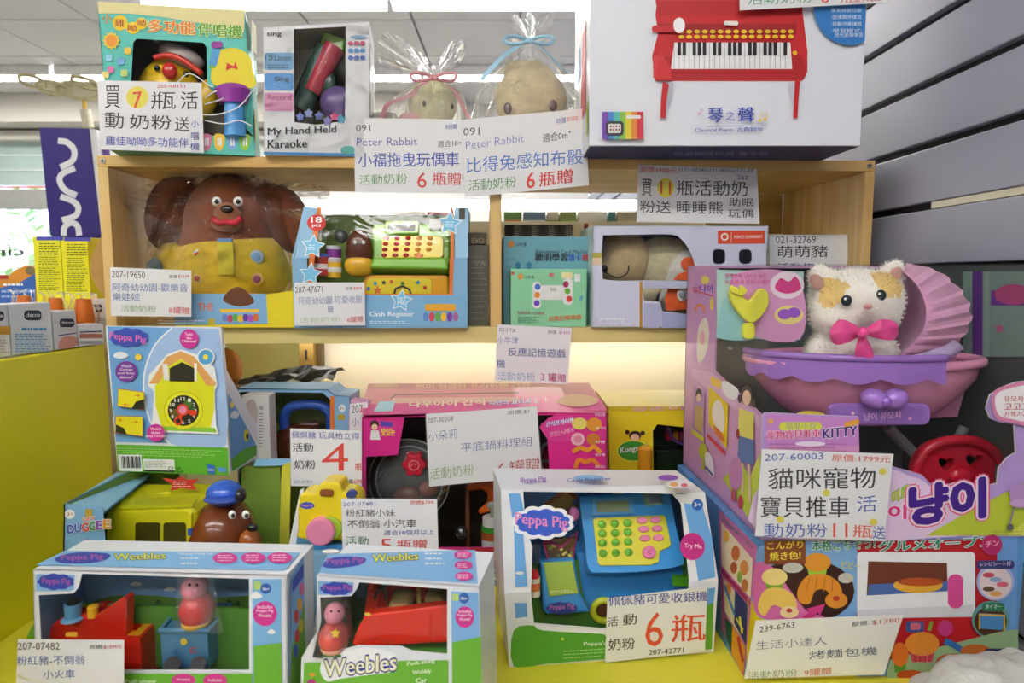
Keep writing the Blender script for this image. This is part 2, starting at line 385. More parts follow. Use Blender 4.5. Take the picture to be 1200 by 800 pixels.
gf = Fr((0, YF-.012, H(0)), (1, 0, 0), Z)
p = Print(gf, 0); p.txt('ciro', 28, 300, -22, 300, 11, '#3c4a34', .02); p.line(ellp(12, 284, 4, 4, 14), 1.3, '#3c4a34', True); p.done(win, 'window_mark', 'window_lettering')
# outside: ground, hedge and trees
slab('pavement', XL-6, XW+4, YF+.1, 30, -.06, 0, C('#c9c6bd', .8, .1, 1))
random.seed(3)
def tree(x, y, h, cols, label):
    t = root('street_tree', label, 'tree', (x, y, 0), 'trees outside the shop window')
    MB().cyl((x, y, 0), (x, y, h*.5), .09, C('#6b5a45', .9), .06, 8).build('trunk', t)
    mb = MB()
    for _ in range(700):
        a = Vector((random.gauss(0, .8), random.gauss(0, .8), random.uniform(-.42, .5)*h)); r = random.uniform(.03, .075)
        c = Vector((x, y, h*.6))+a; u = Vector((random.uniform(-1, 1), random.uniform(-1, 1), random.uniform(-1, 1))).normalized(); w = u.cross(Vector((.3, .2, .9))).normalized()
        mb.add([c+u*r*1.6, c+w*r, c-u*r*1.6, c-w*r], [[0, 1, 2, 3]], C(random.choice(cols), .6))
    mb.build('foliage', t)
tree(-6.2, 9.0, 3.2, ['#b4cf7e', '#d8e6a8', '#9cbf70'], 'leafy green tree seen through the shop window, nearest the banner')
tree(-9.4, 9.9, 3.4, ['#c0d68e', '#e2ecc2', '#a9c47c'], 'pale leafy tree at the left edge of the shop window')
tree(-8.2, 13.4, 3.0, ['#cfe0a6', '#e8f0d0'], 'light green bush behind the lettered shop glass')
# ceiling lamps
TUBEM = emis('lit_tube', (1, .97, .92), TUBE)
def fixture(x, y, label, grp=None):
    t = root('fluorescent_lamp', label, 'ceiling lamp', (x, y, H(CEIL)), grp)
    MB().box((x, y, H(CEIL)-.02), (1.22, .16, .04), C('#eeeeee', .4), .004).box((x, y-.075, H(CEIL)-.045), (1.22, .006, .04), C('#eeeeee', .4)).box((x, y+.075, H(CEIL)-.045), (1.22, .006, .04), C('#eeeeee', .4)).build('housing', t)
    MB().box((x, y, H(CEIL)-.056), (1.2, .06, .028), TUBEM).build('tube', t)
for i, (x, y, l) in enumerate(((0.0, 3.5, 'fluorescent lamp at the top edge above the bagged bunnies'), (-3.75, 4.75, 'leftmost strip lamp of the farther row, at the left edge'), (-1.25, 3.5, 'fluorescent lamp on the ceiling left of the nearer lit row'), (0.0, 4.75, 'lower white strip lamp seen behind the ribboned bags'),
        (-1.25, 4.75, 'long white lamp behind the left boxes on the farther row'), (-2.5, 4.75, 'lit strip lamp on the ceiling above the left shop window'))): fixture(x, y, l)
OL = ('right lamp above the shelf front', 'middle lamp above the shelf front', 'right lamp behind the viewer', 'middle lamp behind the viewer', 'left lamp above the side counter', 'left lamp behind the viewer', 'left lamp halfway to the shop window')
for i, (x, y) in enumerate([(0, -.5), (-1.3, -.5), (0, -1.7), (-1.3, -1.7), (-2.6, -.5), (-2.6, -1.7), (-2.6, 2.0)]):
    fixture(x, y, 'fluorescent ceiling strip, '+OL[i], 'lamps overhead out of view')
# hanging banner
bf = vert((51, 276), (118, 276), 3.1)
ban = root('standing_banner', 'deep blue standing banner with white upright letter curves', 'banner', bf.hit(84, 276))
def toground(fr, pts): q = fr.pl(pts); k = -fr.O.z; (x3, z3), (x2, z2) = q[3], q[2]; (x0, z0), (x1, z1) = q[0], q[1]; return [q[0], q[1], (x1+(x2-x1)*.0+.12, k), (x0+.12, k)]
MB().prism(bf, bf.pl([(46, 149.5), (104, 150.5), (118, 276), (59, 276)])[:2]+bf.pl([(46, 149.5), (104, 150.5), (118, 276), (59, 276)])[2:], -.01, 0, C('#33257f', .5)).build('banner_board', ban)
MB().box((bf.hit(90, 276).x, 3.115, (bf.hit(90, 276).z+.02)/2), (.24, .012, bf.hit(90, 276).z-.02), C('#33257f', .5)).build('lower_banner_board', ban); MB().box((bf.hit(90, 276).x, 3.12, .01), (.34, .22, .02), C('#9a9aa0', .4)).build('banner_foot', ban)
MB().prism(bf, bf.pl([(104, 151), (112, 151.5), (127, 272), (118, 276)]), -.03, -.005, C('#e6e6e8', .5)).build('banner_edge', ban)
pr = Print(bf, .001)
for pts in ([(68, 165), (79, 167), (87, 176), (85, 188), (71, 196)], [(88, 197), (74, 203), (70, 211), (76, 222), (90, 229)], [(71, 230), (86, 236), (92, 244), (88, 253), (73, 258)]): pr.line(spline(pts, False, 8), 7, '#e8e8f0')
pr.line(spline([(75, 276), (76, 266), (84, 261), (91, 265), (93, 276)], False, 8), 7, '#e8e8f0'); pr.done(ban)
st = MB().prism(bf, bf.pl([(112, 156), (120, 157), (130, 300), (121, 300)])[:2]+[(bf.loc(126, 190)[0], -bf.O.z), (bf.loc(118, 200)[0], -bf.O.z)], -.05, -.04, C('#6d4aa0', .5)).build('purple_strip_banner', None, 'narrow purple banner strip right of the blue banner', 'banner')
# cream ring ornament under the ceiling
of = facing(4.2); og = root('ceiling_ornament', 'cream looped paper ornament hanging beneath the left ceiling lamp', 'ornament', of.hit(75, 105))
OC = C('#cfc69c', .6, .15, 20); b = MB()
for (cx, cy, rx, ry, a) in ((37, 95, 16, 6, .3), (62, 103, 20, 7, .2), (92, 106, 26, 9, .15), (100, 97, 18, 5, .3)):
    b.tube([of.hit(*q) for q in ellp(cx, cy, rx, ry, 20, a)], .012, OC, 6, True)
b.build('paper_loops', og); MB().prism(of, of.pl(spline([(50, 100), (80, 96), (118, 98), (120, 114), (95, 117), (70, 110)])), -.02, -.01, C('#e0dcc0', .7)).build('paper_sheet', og)
MB().cyl(of.hit(99, 118), of.hit(99, 128), .012, C('#d8b030', .5)).cyl(of.hit(100, 129), of.hit(104, 150), .03, C('#d8d2b8', .5)).build('lamp_tassel', og)

# ------------------------------------------------------------------ the shelf
ZT = .193; ZM = -.086
CF = fr2(W(113, 184, 1.095), W(1026, 190, 1.145)); CF.O.z = H(0)
CW = (W(1026, 190, 1.145)-W(113, 184, 1.095)).length; CD = .31
def cb(s0, s1, t0, t1, d0, d1, m, r=.001):
    M = CF.M(); M.translation = Vector(); b = MB(); b.box(CF.at((s0+s1)/2, (t0+t1)/2, (d0+d1)/2), (s1-s0, t1-t0, d1-d0), m, r, M); return b
shf = root('wooden_cubby_shelf', 'pale pine two-bay open shelf holding the upper rows of toy boxes', 'shelf', CF.at(CW/2, ZM-.03))
cb(0, CW, ZT-.018, ZT, -CD, 0, WOODX).build('top_board', shf)
cb(0, CW, ZM-.027, ZM, -CD, 0, wood('painted_pine', '#d8c57c', '#e2d391', 0, 1, .45)).build('bottom_board', shf)
cb(0, .017, ZM, ZT-.018, -CD, 0, WOODZ).build('side_board', shf)
cb(CW-.017, CW, ZM, ZT-.018, -CD, 0, WOODZ).build('side_board', shf)
sx = CF.loc(581, 300)[0]
cb(sx-.0095, sx+.0095, ZM, ZT-.018, -CD, -.001, WOODZ).build('divider', shf)
cb(CF.loc(895, 300)[0], CW-.017, .03, .085, -CD-.012, -CD, WOODX).build('back_rail', shf)
cb(CF.loc(895, 300)[0], CW-.017, .09, ZT-.018, -CD-.012, -CD, WOODX).build('back_rail', shf)
cb(CW-.10, CW-.08, ZM, ZT-.018, -CD-.03, -CD-.012, C('#7a5a30', .5)).build('back_post', shf)
for s in (.010, CW-.010):
    MB().cyl(CF.at(s, ZT-.009, 0), CF.at(s, ZT-.009, .0015), .0042, C('#b9babc', .3, 0, 5, 0, 0, 0, 1)).cyl(CF.at(s, ZT-.009, .0015), CF.at(s, ZT-.009, .0018), .0018, C('#333333')).build('screw', shf)
def CY(px, d=0): return CF.hit(px, 300, d).y
def onshelf(x0, x1, d=0, z=None):
    a = CF.hit(x0, 385, d); b_ = CF.hit(x1, 385, d); a.z = b_.z = H(ZM if z is None else z); f = fr2(a, b_); return f, (b_-a).length

# ------------------------------------------------------------------ yellow stand under it
YEL = C('#e4da3c', .5, .03, 4); ZB = -.48
stand = root('yellow_display_stand', 'bright yellow display stand with cream back carrying the lower toy boxes', 'display stand', (0, 1.0, H(ZB)-.04))
slab('base_board', -.675, XW-.002, .58, 1.50, H(ZB)-.03, H(ZB), YEL, stand, 'thing', .002)
slab('side_panel', -.692, -.676, .35, 1.10, H(-.75), H(-.112), C('#e6dc1c', .5, .03, 4), stand, 'thing', .002)
slab('back_panel', -.47, XW-.002, 1.56, 1.57, H(ZB)-.03, H(.125), C('#f3ead2', .6, .02, 3), stand, 'thing')
slab('back_panel', -.675, -.475, 1.56, 1.57, H(ZB)-.03, H(.02), C('#ece493', .6, .02, 3), stand, 'thing')
# perforated upright post
uf = vert((350, 455), (372, 455), 1.50); ux0 = uf.loc(350, 430)[0]; ux1 = uf.loc(367, 430)[0]
up = MB(); UM = C('#94763a', .45, .03, 6)
b = MB(); b.box(((uf.at(ux0, 0).x+uf.at(ux1, 0).x)/2, 1.52, H(-.21)), (ux1-ux0, .03, .60), UM, .001); b.box((uf.at(ux1, 0).x+.006, 1.54, H(-.21)), (.010, .03, .60), C('#5e4a22', .5)); b.build('upright_post', stand)
b = MB()
for k in range(11): b.box(((uf.at(ux0, 0).x+uf.at(ux1, 0).x)/2, 1.5045, H(-.48+.043*k)), (.005, .002, .022), C('#2a2318', .6))
b.build('slot_row', stand, kind='stuff')
slab('support_leg', -.60, -.54, .66, .72, 0, H(ZB)-.03, YEL, stand, 'thing'); slab('support_leg', .5, .56, .66, .72, 0, H(ZB)-.03, YEL, stand, 'thing')
slab('support_leg', -.60, -.54, 1.4, 1.46, 0, H(ZB)-.03, YEL, stand, 'thing'); slab('support_leg', .5, .56, 1.4, 1.46, 0, H(ZB)-.03, YEL, stand, 'thing')
# counter to the left, behind the yellow panel
cn = root('side_counter', 'cream topped counter left of the yellow panel holding small boxes', 'counter', (-1.1, .9, 0))
slab('counter_top', -1.6, -.694, .35, 1.5, H(-.125), H(-.11), C('#e4e0c8', .5), cn, 'thing', .001); slab('counter_body', -1.58, -.72, .4, 1.46, 0, H(-.125), C('#d8d0a8', .6), cn, 'thing')
MB().box((0, 1.475, H(-.132)), (1.05, .02, .012), C('#dddddd', .4)).build('added_fill_housing', stand); MB().box((0, 1.475, H(-.141)), (1.0, .014, .006), emis('added_fill_glow', (1, .95, .86), 5.5)).build('added_fill_strip', stand)  # strip and housing added out of sight to brighten the cream back panel
# rear gondola seen through the open shelf
gon = root('rear_shelf_rack', 'grey metal rack behind the wooden shelf with a long lit strip', 'rack', (0, 1.8, 0))
zs = W(600, 263, 1.66).z
slab('rack_board', -.7, .6, 1.60, 1.80, zs-.006, zs, C('#6a6a66', .4, 0, 5), gon, 'thing')
slab('rack_post', -.71, -.69, 1.78, 1.80, 0, zs+.2, C('#77756c', .4), gon, 'thing'); slab('rack_post', .59, .61, 1.78, 1.80, 0, zs+.2, C('#77756c', .4), gon, 'thing')
slab('rack_back', -.69, .59, 1.80, 1.81, 0, zs+.07, C('#e6e3da', .6), gon, 'thing')
zt2 = W(600, 246, 1.66).z
slab('lit_strip', -.64, .42, 1.64, 1.66, zt2, zt2+.022, emis('strip_glow', (1, .97, .95), 3), gon, 'thing')
random.seed(11)
cols = ['#5d7a46', '#54697c', '#9aa08c', '#c5b07c', '#c9c9b8', '#b8ae98', '#d9d6c9', '#9c9678', '#8d8461']
x = 590
rk = [(590, 612, '#5e8246', '#e08a34'), (613, 640, '#5d7286', '#dfe2e4'), (641, 655, '#b5ae98', '#7fae48'), (656, 676, '#7d8a4c', '#8ec44a'), (677, 712, '#dcd9cc', '#e6e4d8'), (713, 722, '#4f7d83', '#5b8d92'), (723, 752, '#a89e7c', '#c2bb93'), (753, 800, '#a89e7c', '#d2cca0'), (500, 530, '#a04a3c', '#c98a68'), (460, 498, '#c9c4b0', '#e2dfce')]
RL = {590: 'small green flat box on the rear rack, just right of the divider', 613: 'blue-grey flat box on the rear rack behind the card machine', 641: 'beige flat box with a green band on the rear rack', 656: 'olive flat box with a green band on the rear rack',
      677: 'cream flat box in the middle of the rear rack', 713: 'narrow teal flat box on the rear rack', 723: 'khaki flat box on the rear rack above the bear carton', 753: 'widest khaki flat box on the rear rack behind the wide card', 500: 'red flat box on the rear rack above the starred carton', 460: 'pale flat box on the rear rack, leftmost in view'}
for x0, x1, c1, c2 in rk:
    f = facing(1.615); a = f.hit(x0+.5, 262.4).x; c = f.hit(x1-.5, 262).x
    r_ = root('small_flat_box', RL[x0], 'box', (a/2+c/2, 1.65, zs), 'flat boxes on the rear rack'); M = MB()
    M.box(((a+c)/2, 1.66, zs+.0135), (c-a, .08, .026), C(c1, .5), .001).build('carton_body', r_)
    MB().box(((a+c)/2, 1.619, zs+.004), (c-a-.002, .002, .007), C(c2, .5)).build('coloured_band', r_)

# ------------------------------------------------------------------ price cards
GRP = 'laminated price cards'
def card(label, quad, YL, YR, build, lean=0, th=.0006, col='#ecedf0', curl=0, name='price_card'):
    (xl, yl), (xr, yr) = quad[3], quad[2]
    f = vert((xl, yl), (xr, yr), YL, YR)
    if lean: f = f.lean(lean)
    cx = sum(q[0] for q in quad)/4; base = f.hit((xl+xr)/2, (yl+yr)/2)
    r_ = root(name, label, 'price card', base, GRP)
    MB().prism(f, f.pl(quad), -th, 0, C(col, .5, .01, 8)).build('paper_card', r_)
    p = Print(f, .0001); build(p); p.done(r_, 'ink_marks', 'handwriting')
    ex = 1.5; cy = sum(q[1] for q in quad)/4
    q2 = [(x+(ex if x > cx else -ex), y+(ex if y > cy else -ex)) for x, y in quad]
    sheet(f, f.pl(q2, .0042), SLEEVE, 'plastic_sleeve', r_, .0042)
    return r_
BK = '#1d1e24'; BL = '#2e44a8'; RD = '#e23a2a'; GR = '#4f9a4a'
# ================================================================== TOP ROW
# ---- sing-along toy box
TOPG = 'toy boxes on top of the shelf'
f = ground((128, 175), (299, 183), ZT); w = (WZ(299, 183, ZT)-WZ(128, 175, ZT)).length; hT = f.loc(116, 3)[1]; dp = .13
bx = root('toy_carton', 'turquoise yellow-topped toy box with a yellow chick under clear plastic', 'toy box', f.at(w/2, 0, -dp/2), TOPG)
out = f.pl([(128, 175), (299, 183), (287, 12), (114, 2)])
TQ = C('#55c9bd', .35, .04, 8)
shell(f, out, dp, TQ, C('#4a4038', .6), bx)
hole1 = f.pl([(156, 50), (160, 45), (238, 50), (242, 55), (243, 100), (296, 106), (297, 160), (150, 158)])
holed(f, out, [hole1], .0012, TQ, 'front_panel', bx)
sheet(f, hole1, WINDOW, 'clear_window', bx, -.0008)
p = Print(f)
p.poly([(114, 2), (287, 12), (286, 38), (250, 30), (190, 20), (150, 16), (116, 16)], '#e9e0a0')
p.txt('小', 120, 27, 131, 28, 11, '#e88a20', .02); p.ell(141, 27, 9, 9, '#f2d21a'); p.txt('雞', 135, 31, 146, 32, 9, '#b0342a', .02)
p.ell(156, 33, 8, 7, '#f2d21a'); p.txt('呦', 150, 37, 160, 37, 8, '#b0342a', .02); p.ell(166, 28, 7, 7, '#f2d21a'); p.txt('呦', 161, 31, 171, 31, 8, '#b0342a', .02)
p.txt('多功能', 174, 38, 229, 41, 15, '#e8781c', .035, 0, '#f7e9a8'); p.txt('伴唱機', 232, 42, 284, 45, 15, '#5aa832', .03, 0, '#e8f2a8')
p.star(131, 48, 11, '#f4d646', 12, .72); p.ell(131, 48, 7, 7, '#ef9a2c', 18)
for x, y, c in ((128, 68, '#8fd0e8'), (142, 72, '#7fb4ea'), (130, 82, '#e884b8'), (150, 60, '#f0c84a'), (124, 88, '#f4e28a'), (146, 86, '#c8dc7a')): p.rr(x-4, y-4, x+4, y+4, 2, c)
p.blob([(253, 64), (262, 58), (278, 57), (292, 66), (296, 82), (297, 103), (250, 99)], '#f2de2e')
p.poly([(266, 74), (274, 78), (276, 72), (279, 82), (272, 80), (265, 83)], '#d8342a')
p.rr(248, 49, 261, 57, 3, '#9a3aa0'); p.poly([(249, 57), (259, 58), (254, 78), (245, 77)], '#5aa2dc'); p.ell(249, 79, 4, 2, '#7ab83a')
p.poly([(150, 158), (297, 160), (299, 183), (128, 175)], '#5cc8b6')
for i, c in enumerate(('#ea86a8', '#f0c83a', '#7fb0e2', '#9ccc3a')):
    x = 237+i*15; p.blob([(x, 158), (x+11, 159), (x+10, 172), (x+5, 177), (x, 171)], c); p.rect(x+3, 162, x+5, 171, '#ffffff'); p.rect(x+6, 162, x+8, 171, '#ffffff')
p.done(bx)
bf_ = bside(f, dp); MB().prism(bf_, [(0.001, .001), (w-.001, .001), (w-.001, dp-.001), (.001, dp-.001)], .0002, .0008, C('#2f7a52', .4)).build('base_flap', bx)
p = Print(rside(f, w)); 
for a, b_, c in (((0, .02), (.05, .09), '#f0e8a8'), ((.02, .1), (.09, .18), '#7fd0c8'), ((.01, .17), (.1, .24), '#e9e0a0')):
    fr = p.fr; d = p.d(); q = [(a[0], a[1]), (b_[0], a[1]+.02), (b_[0]+.01, b_[1]), (a[0]+.01, b_[1]-.02)]; p.a.add([fr.at(x, y, d) for x, y in q], [[0, 1, 2, 3]], INK(c))
p.done(bx)
# chick toy inside: body, cap, microphone
cY = f.hit(200, 100).y+.045; s = sc(cY); g = GL('#f0c81c')
ch = MB(); ch.ell(W(199, 118, cY), (36*s, .036, 46*s), g).ell(W(238, 120, cY), (14*s, .014, 30*s), g, Matrix.Rotation(.5, 4, 'Y')); cho = ch.build('chick_body', bx)
MB().ell(W(199, 83, cY-.036), (8*s, .008, 9*s), GL('#c8221e')).build('beak', bx)
b = MB(); b.ell(W(184, 80, cY-.034), 3.2*s, GL('#16201a')).ell(W(218, 87, cY-.034), 3.2*s, GL('#16201a')); b.build('eyes', bx)
b = MB(); b.tube([W(x, y, cY-.03) for x, y in spline([(181, 68), (196, 65), (214, 70), (236, 86)], False, 5)], 3.4*s, GL('#d0302a')); b.ell(W(213, 66, cY-.005), (26*s, .024, 12*s), GL('#b8aca8'), Matrix.Rotation(.35, 4, 'Y')); b.build('visor_cap', bx)
b = MB(); b.cyl(W(276, 160, cY-.02), W(274, 122, cY-.02), 12*s, GL('#4f9fe0'), 10*s); b.cyl(W(274, 122, cY-.02), W(273, 107, cY-.02), 14*s, GL('#a23cb0'), 20*s).ell(W(273, 106, cY-.02), (19*s, .019, 8*s), GL('#8f2fa0')); b.build('microphone', bx)
b = MB(); b.box(W(252, 150, cY+.01), (36*s, .03, 30*s), C('#5b534c'), .003); b.build('grey_tray', bx)
b = MB(); wm = C('#f4f4f4', .3)
for pts in ([(205, 100), (222, 86), (245, 100), (250, 101)], [(240, 115), (252, 107), (272, 103), (262, 115), (240, 122)], [(236, 134), (255, 134), (280, 125), (296, 106)], [(240, 141), (262, 145), (280, 141), (296, 148)]):
    b.tube([W(x, y, cY-.04) for x, y in spline(pts, False, 5)], .0009, wm, 6)
b.build('packing_ties', bx)
card('hand-lettered card offering a free toy for 7 bottles, on the turquoise chick box', [(114, 94), (236, 97), (239, 179), (118, 175)], f.hit(120, 130).y-.012, f.hit(236, 130).y-.012, lambda p: (
    p.txt('買', 123, 127, 141, 127, 27, BK), p.ell(161, 114, 13, 13, '#efe04a'), p.txt('7', 156, 127, 166, 126, 19, '#e8502a', .02), p.txt('瓶', 177, 128, 206, 128, 21, BK), p.txt('活', 212, 128, 232, 128, 21, BK),
    p.txt('205-48151', 184, 103, 217, 103, 4, RD), p.txt('動', 123, 150, 145, 151, 19, BK), p.txt('奶粉', 152, 151, 201, 152, 17, BK), p.txt('送', 205, 154, 222, 154, 17, BK),
    p.txt('雞佳呦呦多功能伴', 124, 170, 221, 173, 11, '#3a4cc0'), p.txt('小', 224, 149, 233, 149, 8, '#3a4cc0'), p.txt('唱', 224, 164, 233, 164, 9, BL), p.txt('機', 223, 176, 234, 176, 9, BL)))
# ---- handheld karaoke box
f = ground((309, 181), (433, 184), ZT); w = (WZ(433, 184, ZT)-WZ(309, 181, ZT)).length; dp = .11
bx = root('toy_carton', 'white windowed box for a hand-held singing microphone with red and green body', 'toy box', f.at(w/2, 0, -dp/2), TOPG)
out = f.pl([(309, 181), (433, 184), (433, 25), (308, 32)])
WH = C('#eceef2', .4, .02, 8)
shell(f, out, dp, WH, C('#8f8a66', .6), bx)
hole = f.pl([(344, 34), (405, 31), (405, 100), (404, 142), (370, 146), (345, 143)])
holed(f, out, [hole], .0012, WH, 'front_panel', bx)
p = Print(f)
p.rr(310, 62, 344, 82, 3, '#7db4e2'); p.txt('1.0 Listen', 311, 71, 341, 71, 6, '#30343c', .01); p.lines(314, 76, 340, 79, 2, '#4a5a70'); p.rr(310, 86, 344, 106, 3, '#5f9fe0'); p.txt('Sing', 322, 97, 339, 97, 7, '#2c3a4c', .02)
p.rr(310, 109, 344, 130, 3, '#e49ac4'); p.txt('Record', 314, 117, 341, 117, 6, '#8c3c6c', .01); p.txt('sing', 313, 44, 330, 44, 7, '#3a3c44', .02)
p.txt('My Hand Held', 314, 161, 394, 158, 11, '#2c3038', .025); p.txt('Karaoke', 314, 174, 360, 173, 10, '#2c3038', .025)
p.poly([(309, 181), (433, 184), (433, 180), (309, 178)], '#3f8fd2'); p.ell(408, 176, 9, 5, '#5cb8b0')
for i in range(3):
    for j in range(3): p.ell(411+7*i, 51+8.5*j, 3.2, 2.6, ('#d85a80', '#5a9fdc', '#6a86d8')[j])
p.ell(420, 44, 10, 2, '#8fb8dc')
for x, y, c in ((352, 137, '#6a78c0'), (362, 133, '#8fa0d0'), (374, 136, '#6a78c0'), (392, 137, '#e0508c'), (400, 140, '#40a0c8'), (384, 142, '#8a80c8')): p.star(x, y, 6, c, 5, .6)
p.done(bx)
kY = f.hit(370, 90).y+.05; s = sc(kY); b = MB()
b.cyl(W(352, 128, kY), W(384, 58, kY), 13*s, GL('#35594c'), 14*s).build('microphone_handle', bx)
MB().cyl(W(366, 108, kY-.012), W(393, 55, kY-.012), 9*s, GL('#c03448'), 12*s).build('red_sleeve', bx)
b = MB(); b.box(W(393, 52, kY), (26*s, .03, 14*s), GL('#86c832'), .003, Matrix.Rotation(.35, 4, 'Y')); b.build('green_collar', bx)
b = MB(); b.ell(W(396, 122, kY-.01), (20*s, .02, 20*s), GL('#6d5a96')).ell(W(386, 98, kY-.01), (8*s, .01, 14*s), GL('#23443c')); b.build('speaker_part', bx)
sheet(f, f.pl([(309, 181), (433, 184), (433, 25), (308, 32)]), FILM, 'film_wrap', bx, .006)
sheet(rside(f, w), [(0, 0), (dp, 0), (dp, .21), (0, .21)], FILM, 'film_wrap', bx, .004)
# ---- bagged bunnies
def bag_surface(Y, prof, m, parent, depth=.6, nz=.006, name='clear_bag', seed=0, seg=36):
    """prof: [(cx,cy,rx)] px from bottom to top"""
    s_ = sc(Y); vs = []; n = len(prof)
    for i, (cx, cy, rx) in enumerate(prof):
        c = W(cx, cy, Y)
        for k in range(seg):
            t = 2*math.pi*k/seg; q = Vector((seed*3+math.cos(t)*2.2, math.sin(t)*2.2, i*.55)); e = noise.noise(q*1.7)*nz*2+noise.noise(q*5)*nz
            rr = rx*s_+e; v = c+Vector((math.cos(t)*rr, math.sin(t)*rr*depth, e*.8)); vs.append(v)
    fs = [[i*seg+k, i*seg+(k+1) % seg, (i+1)*seg+(k+1) % seg, (i+1)*seg+k] for i in range(n-1) for k in range(seg)]
    return MB().add(vs, fs, m, False).build(name, parent)
def bow(Y, cx, cy, wdt, col, tails, parent, name='ribbon_bow'):
    s_ = sc(Y); m = C(col, .35, .05, 20); b = MB()
    for sg in (-1, 1):
        b.tube([W(cx+sg*x, cy+y, Y-.003*k) for k, (x, y) in enumerate(spline([(0, 0), (wdt*.5, -5), (wdt, -4), (wdt*.9, 3), (wdt*.4, 3), (0, 0)], False, 4))][:20], [2.2*s_]*20 if False else 2.0*s_, m, 6)
    b.ell(W(cx, cy, Y-.01), (3.5*s_, 3*s_, 3.5*s_), m)
    for pts in tails:
        vs = []; 
        for (x, y) in spline(pts, False, 5): vs += [W(x-2.6, y-1.2, Y-.012), W(x+2.6, y+1.2, Y-.014)]
        b.add(vs, [[2*i, 2*i+1, 2*i+3, 2*i+2] for i in range(len(vs)//2-1)], m)
    return b.build(name, parent)
BG = 'ribboned gift bags on top of the shelf'
Y = 1.205; s = sc(Y)
t = root('bagged_plush_bunny', 'beige plush head in a clear bag tied with a pink ribbon', 'plush toy', W(505, 180, Y), BG)
v, fc = blobby([(W(507, 122, Y), (28*s, .032, 30*s)), (W(500, 175, Y), (40*s, .045, 34*s)), (W(470, 165, Y), (20*s, .02, 24*s))], .006); MB().add(v, fc, PL('#fff2c2'), True).build('plush_body', t); fuzz(v, fc, PL('#fff2c2'), 4000, .004, t)
b = MB(); b.ell(W(497, 121, Y-.034), (1.8*s, .002, 3.2*s), GL('#3a3428')).ell(W(530, 125, Y-.030), (1.8*s, .002, 3.2*s), GL('#3a3428')); b.build('eyes', t)
b = MB(); b.box(W(452, 165, Y-.0), (26*s, .03, 60*s), C('#e9e6de'), .004); b.ell(W(480, 150, Y-.02), (16*s, .01, 18*s), C('#eab6b4', .6)); b.build('pink_cloth', t)
bag_surface(Y, [(498, 188, 50), (498, 165, 52), (500, 140, 50), (503, 115, 38), (507, 98, 20), (509, 91, 8)], BAG, t, .6, .004, 'clear_bag', 1)
b = MB(); vs = []
def fan(mb, Y, cx, cy, pts, m, seed=0, n=10):   # a gathered, pleated bag mouth
    L = spline(pts, False, n); s_ = sc(Y); vs = []
    for i, (x, y) in enumerate(L):
        for k in range(6):
            a = k/5; w_ = math.sin(i*1.7+seed)*.014*a; vs.append(W(cx+(x-cx)*a, cy+(y-cy)*a, Y+w_-.01*a*math.sin(i*.35)))
    n_ = len(L); mb.add(vs, [[i*6+k, i*6+k+1, (i+1)*6+k+1, (i+1)*6+k] for i in range(n_-1) for k in range(5)], m)
fan(b, Y, 508, 92, [(445, 78), (443, 50), (455, 38), (478, 50), (498, 66), (512, 76), (525, 52), (543, 44), (545, 62), (532, 88)], BAG, 0, 5); b.build('gathered_bag_mouth', t)
bow(Y-.01, 508, 91, 26, '#e6a3ab', [[(500, 94), (480, 112), (455, 122), (448, 138)], [(514, 94), (532, 106), (545, 130), (552, 144)]], t)
Y = 1.20; s = sc(Y)
t = root('bagged_plush_bunny', 'tan fleecy plush head in a clear bag tied with a pale blue ribbon', 'plush toy', W(617, 180, Y), BG)
v, fc = blobby([(W(622, 118, Y), (42*s, .040, 38*s)), (W(605, 80, Y), (15*s, .018, 9*s), Matrix.Rotation(-.3, 4, 'Y')), (W(633, 84, Y), (18*s, .018, 10*s), Matrix.Rotation(.6, 4, 'Y')), (W(617, 170, Y), (44*s, .045, 34*s))], .006)
MB().add(v, fc, PL('#f8e2ac'), True).build('plush_body', t); fuzz(v, fc, PL('#f8e4b0'), 6000, .004, t)
b = MB(); b.ell(W(595, 127, Y-.042), (4.6*s, .003, 6.2*s), GL('#5e3a34')).ell(W(648, 124, Y-.040), (4.6*s, .003, 6.2*s), GL('#5e3a34')); b.build('eyes', t)
b = MB(); b.box(W(619, 84, Y-.02), (9*s, .003, 5*s), C('#6d94c4')); b.build('sewn_tag', t)
bag_surface(Y, [(618, 190, 60), (618, 165, 64), (618, 140, 64), (619, 115, 58), (620, 90, 42), (621, 70, 24), (621, 52, 9)], BAG, t, .62, .004, 'clear_bag', 4)
b = MB(); fan(b, Y, 621, 50, [(600, 48), (598, 26), (604, 16), (612, 24), (620, 14), (630, 24), (642, 15), (648, 24), (640, 46)], BAG, 2, 5); b.build('gathered_bag_mouth', t)
bow(Y-.012, 620, 48, 28, '#9fcde6', [[(612, 50), (590, 66), (572, 84), (564, 94)], [(628, 50), (645, 66), (660, 82), (678, 96)]], t)
cf = CF.shift(.01)
card('hand-lettered 18-month card reading 6瓶贈, hanging left under the pink ribboned bag', [(415, 138), (545, 140), (546, 226), (416, 225)], CY(416, .006), CY(546, .006), lambda p: (
    p.txt('091', 417, 154, 434, 154, 8, '#50525a'), p.txt('特價', 522, 152, 535, 151, 6, BL), p.txt('Peter Rabbit', 418, 171, 489, 170, 9, '#5a60b8', -.005), p.txt('適合18+', 513, 173, 541, 171, 8, '#3c3e44'),
    p.txt('小福拖曳玩偶車', 420, 196, 538, 195, 17, '#2f50b8', .005), p.txt('活動奶粉', 421, 217, 477, 215, 12, GR, -.005), p.txt('6', 489, 220, 500, 220, 18, RD), p.txt('瓶贈', 507, 217, 540, 217, 15, RD)))
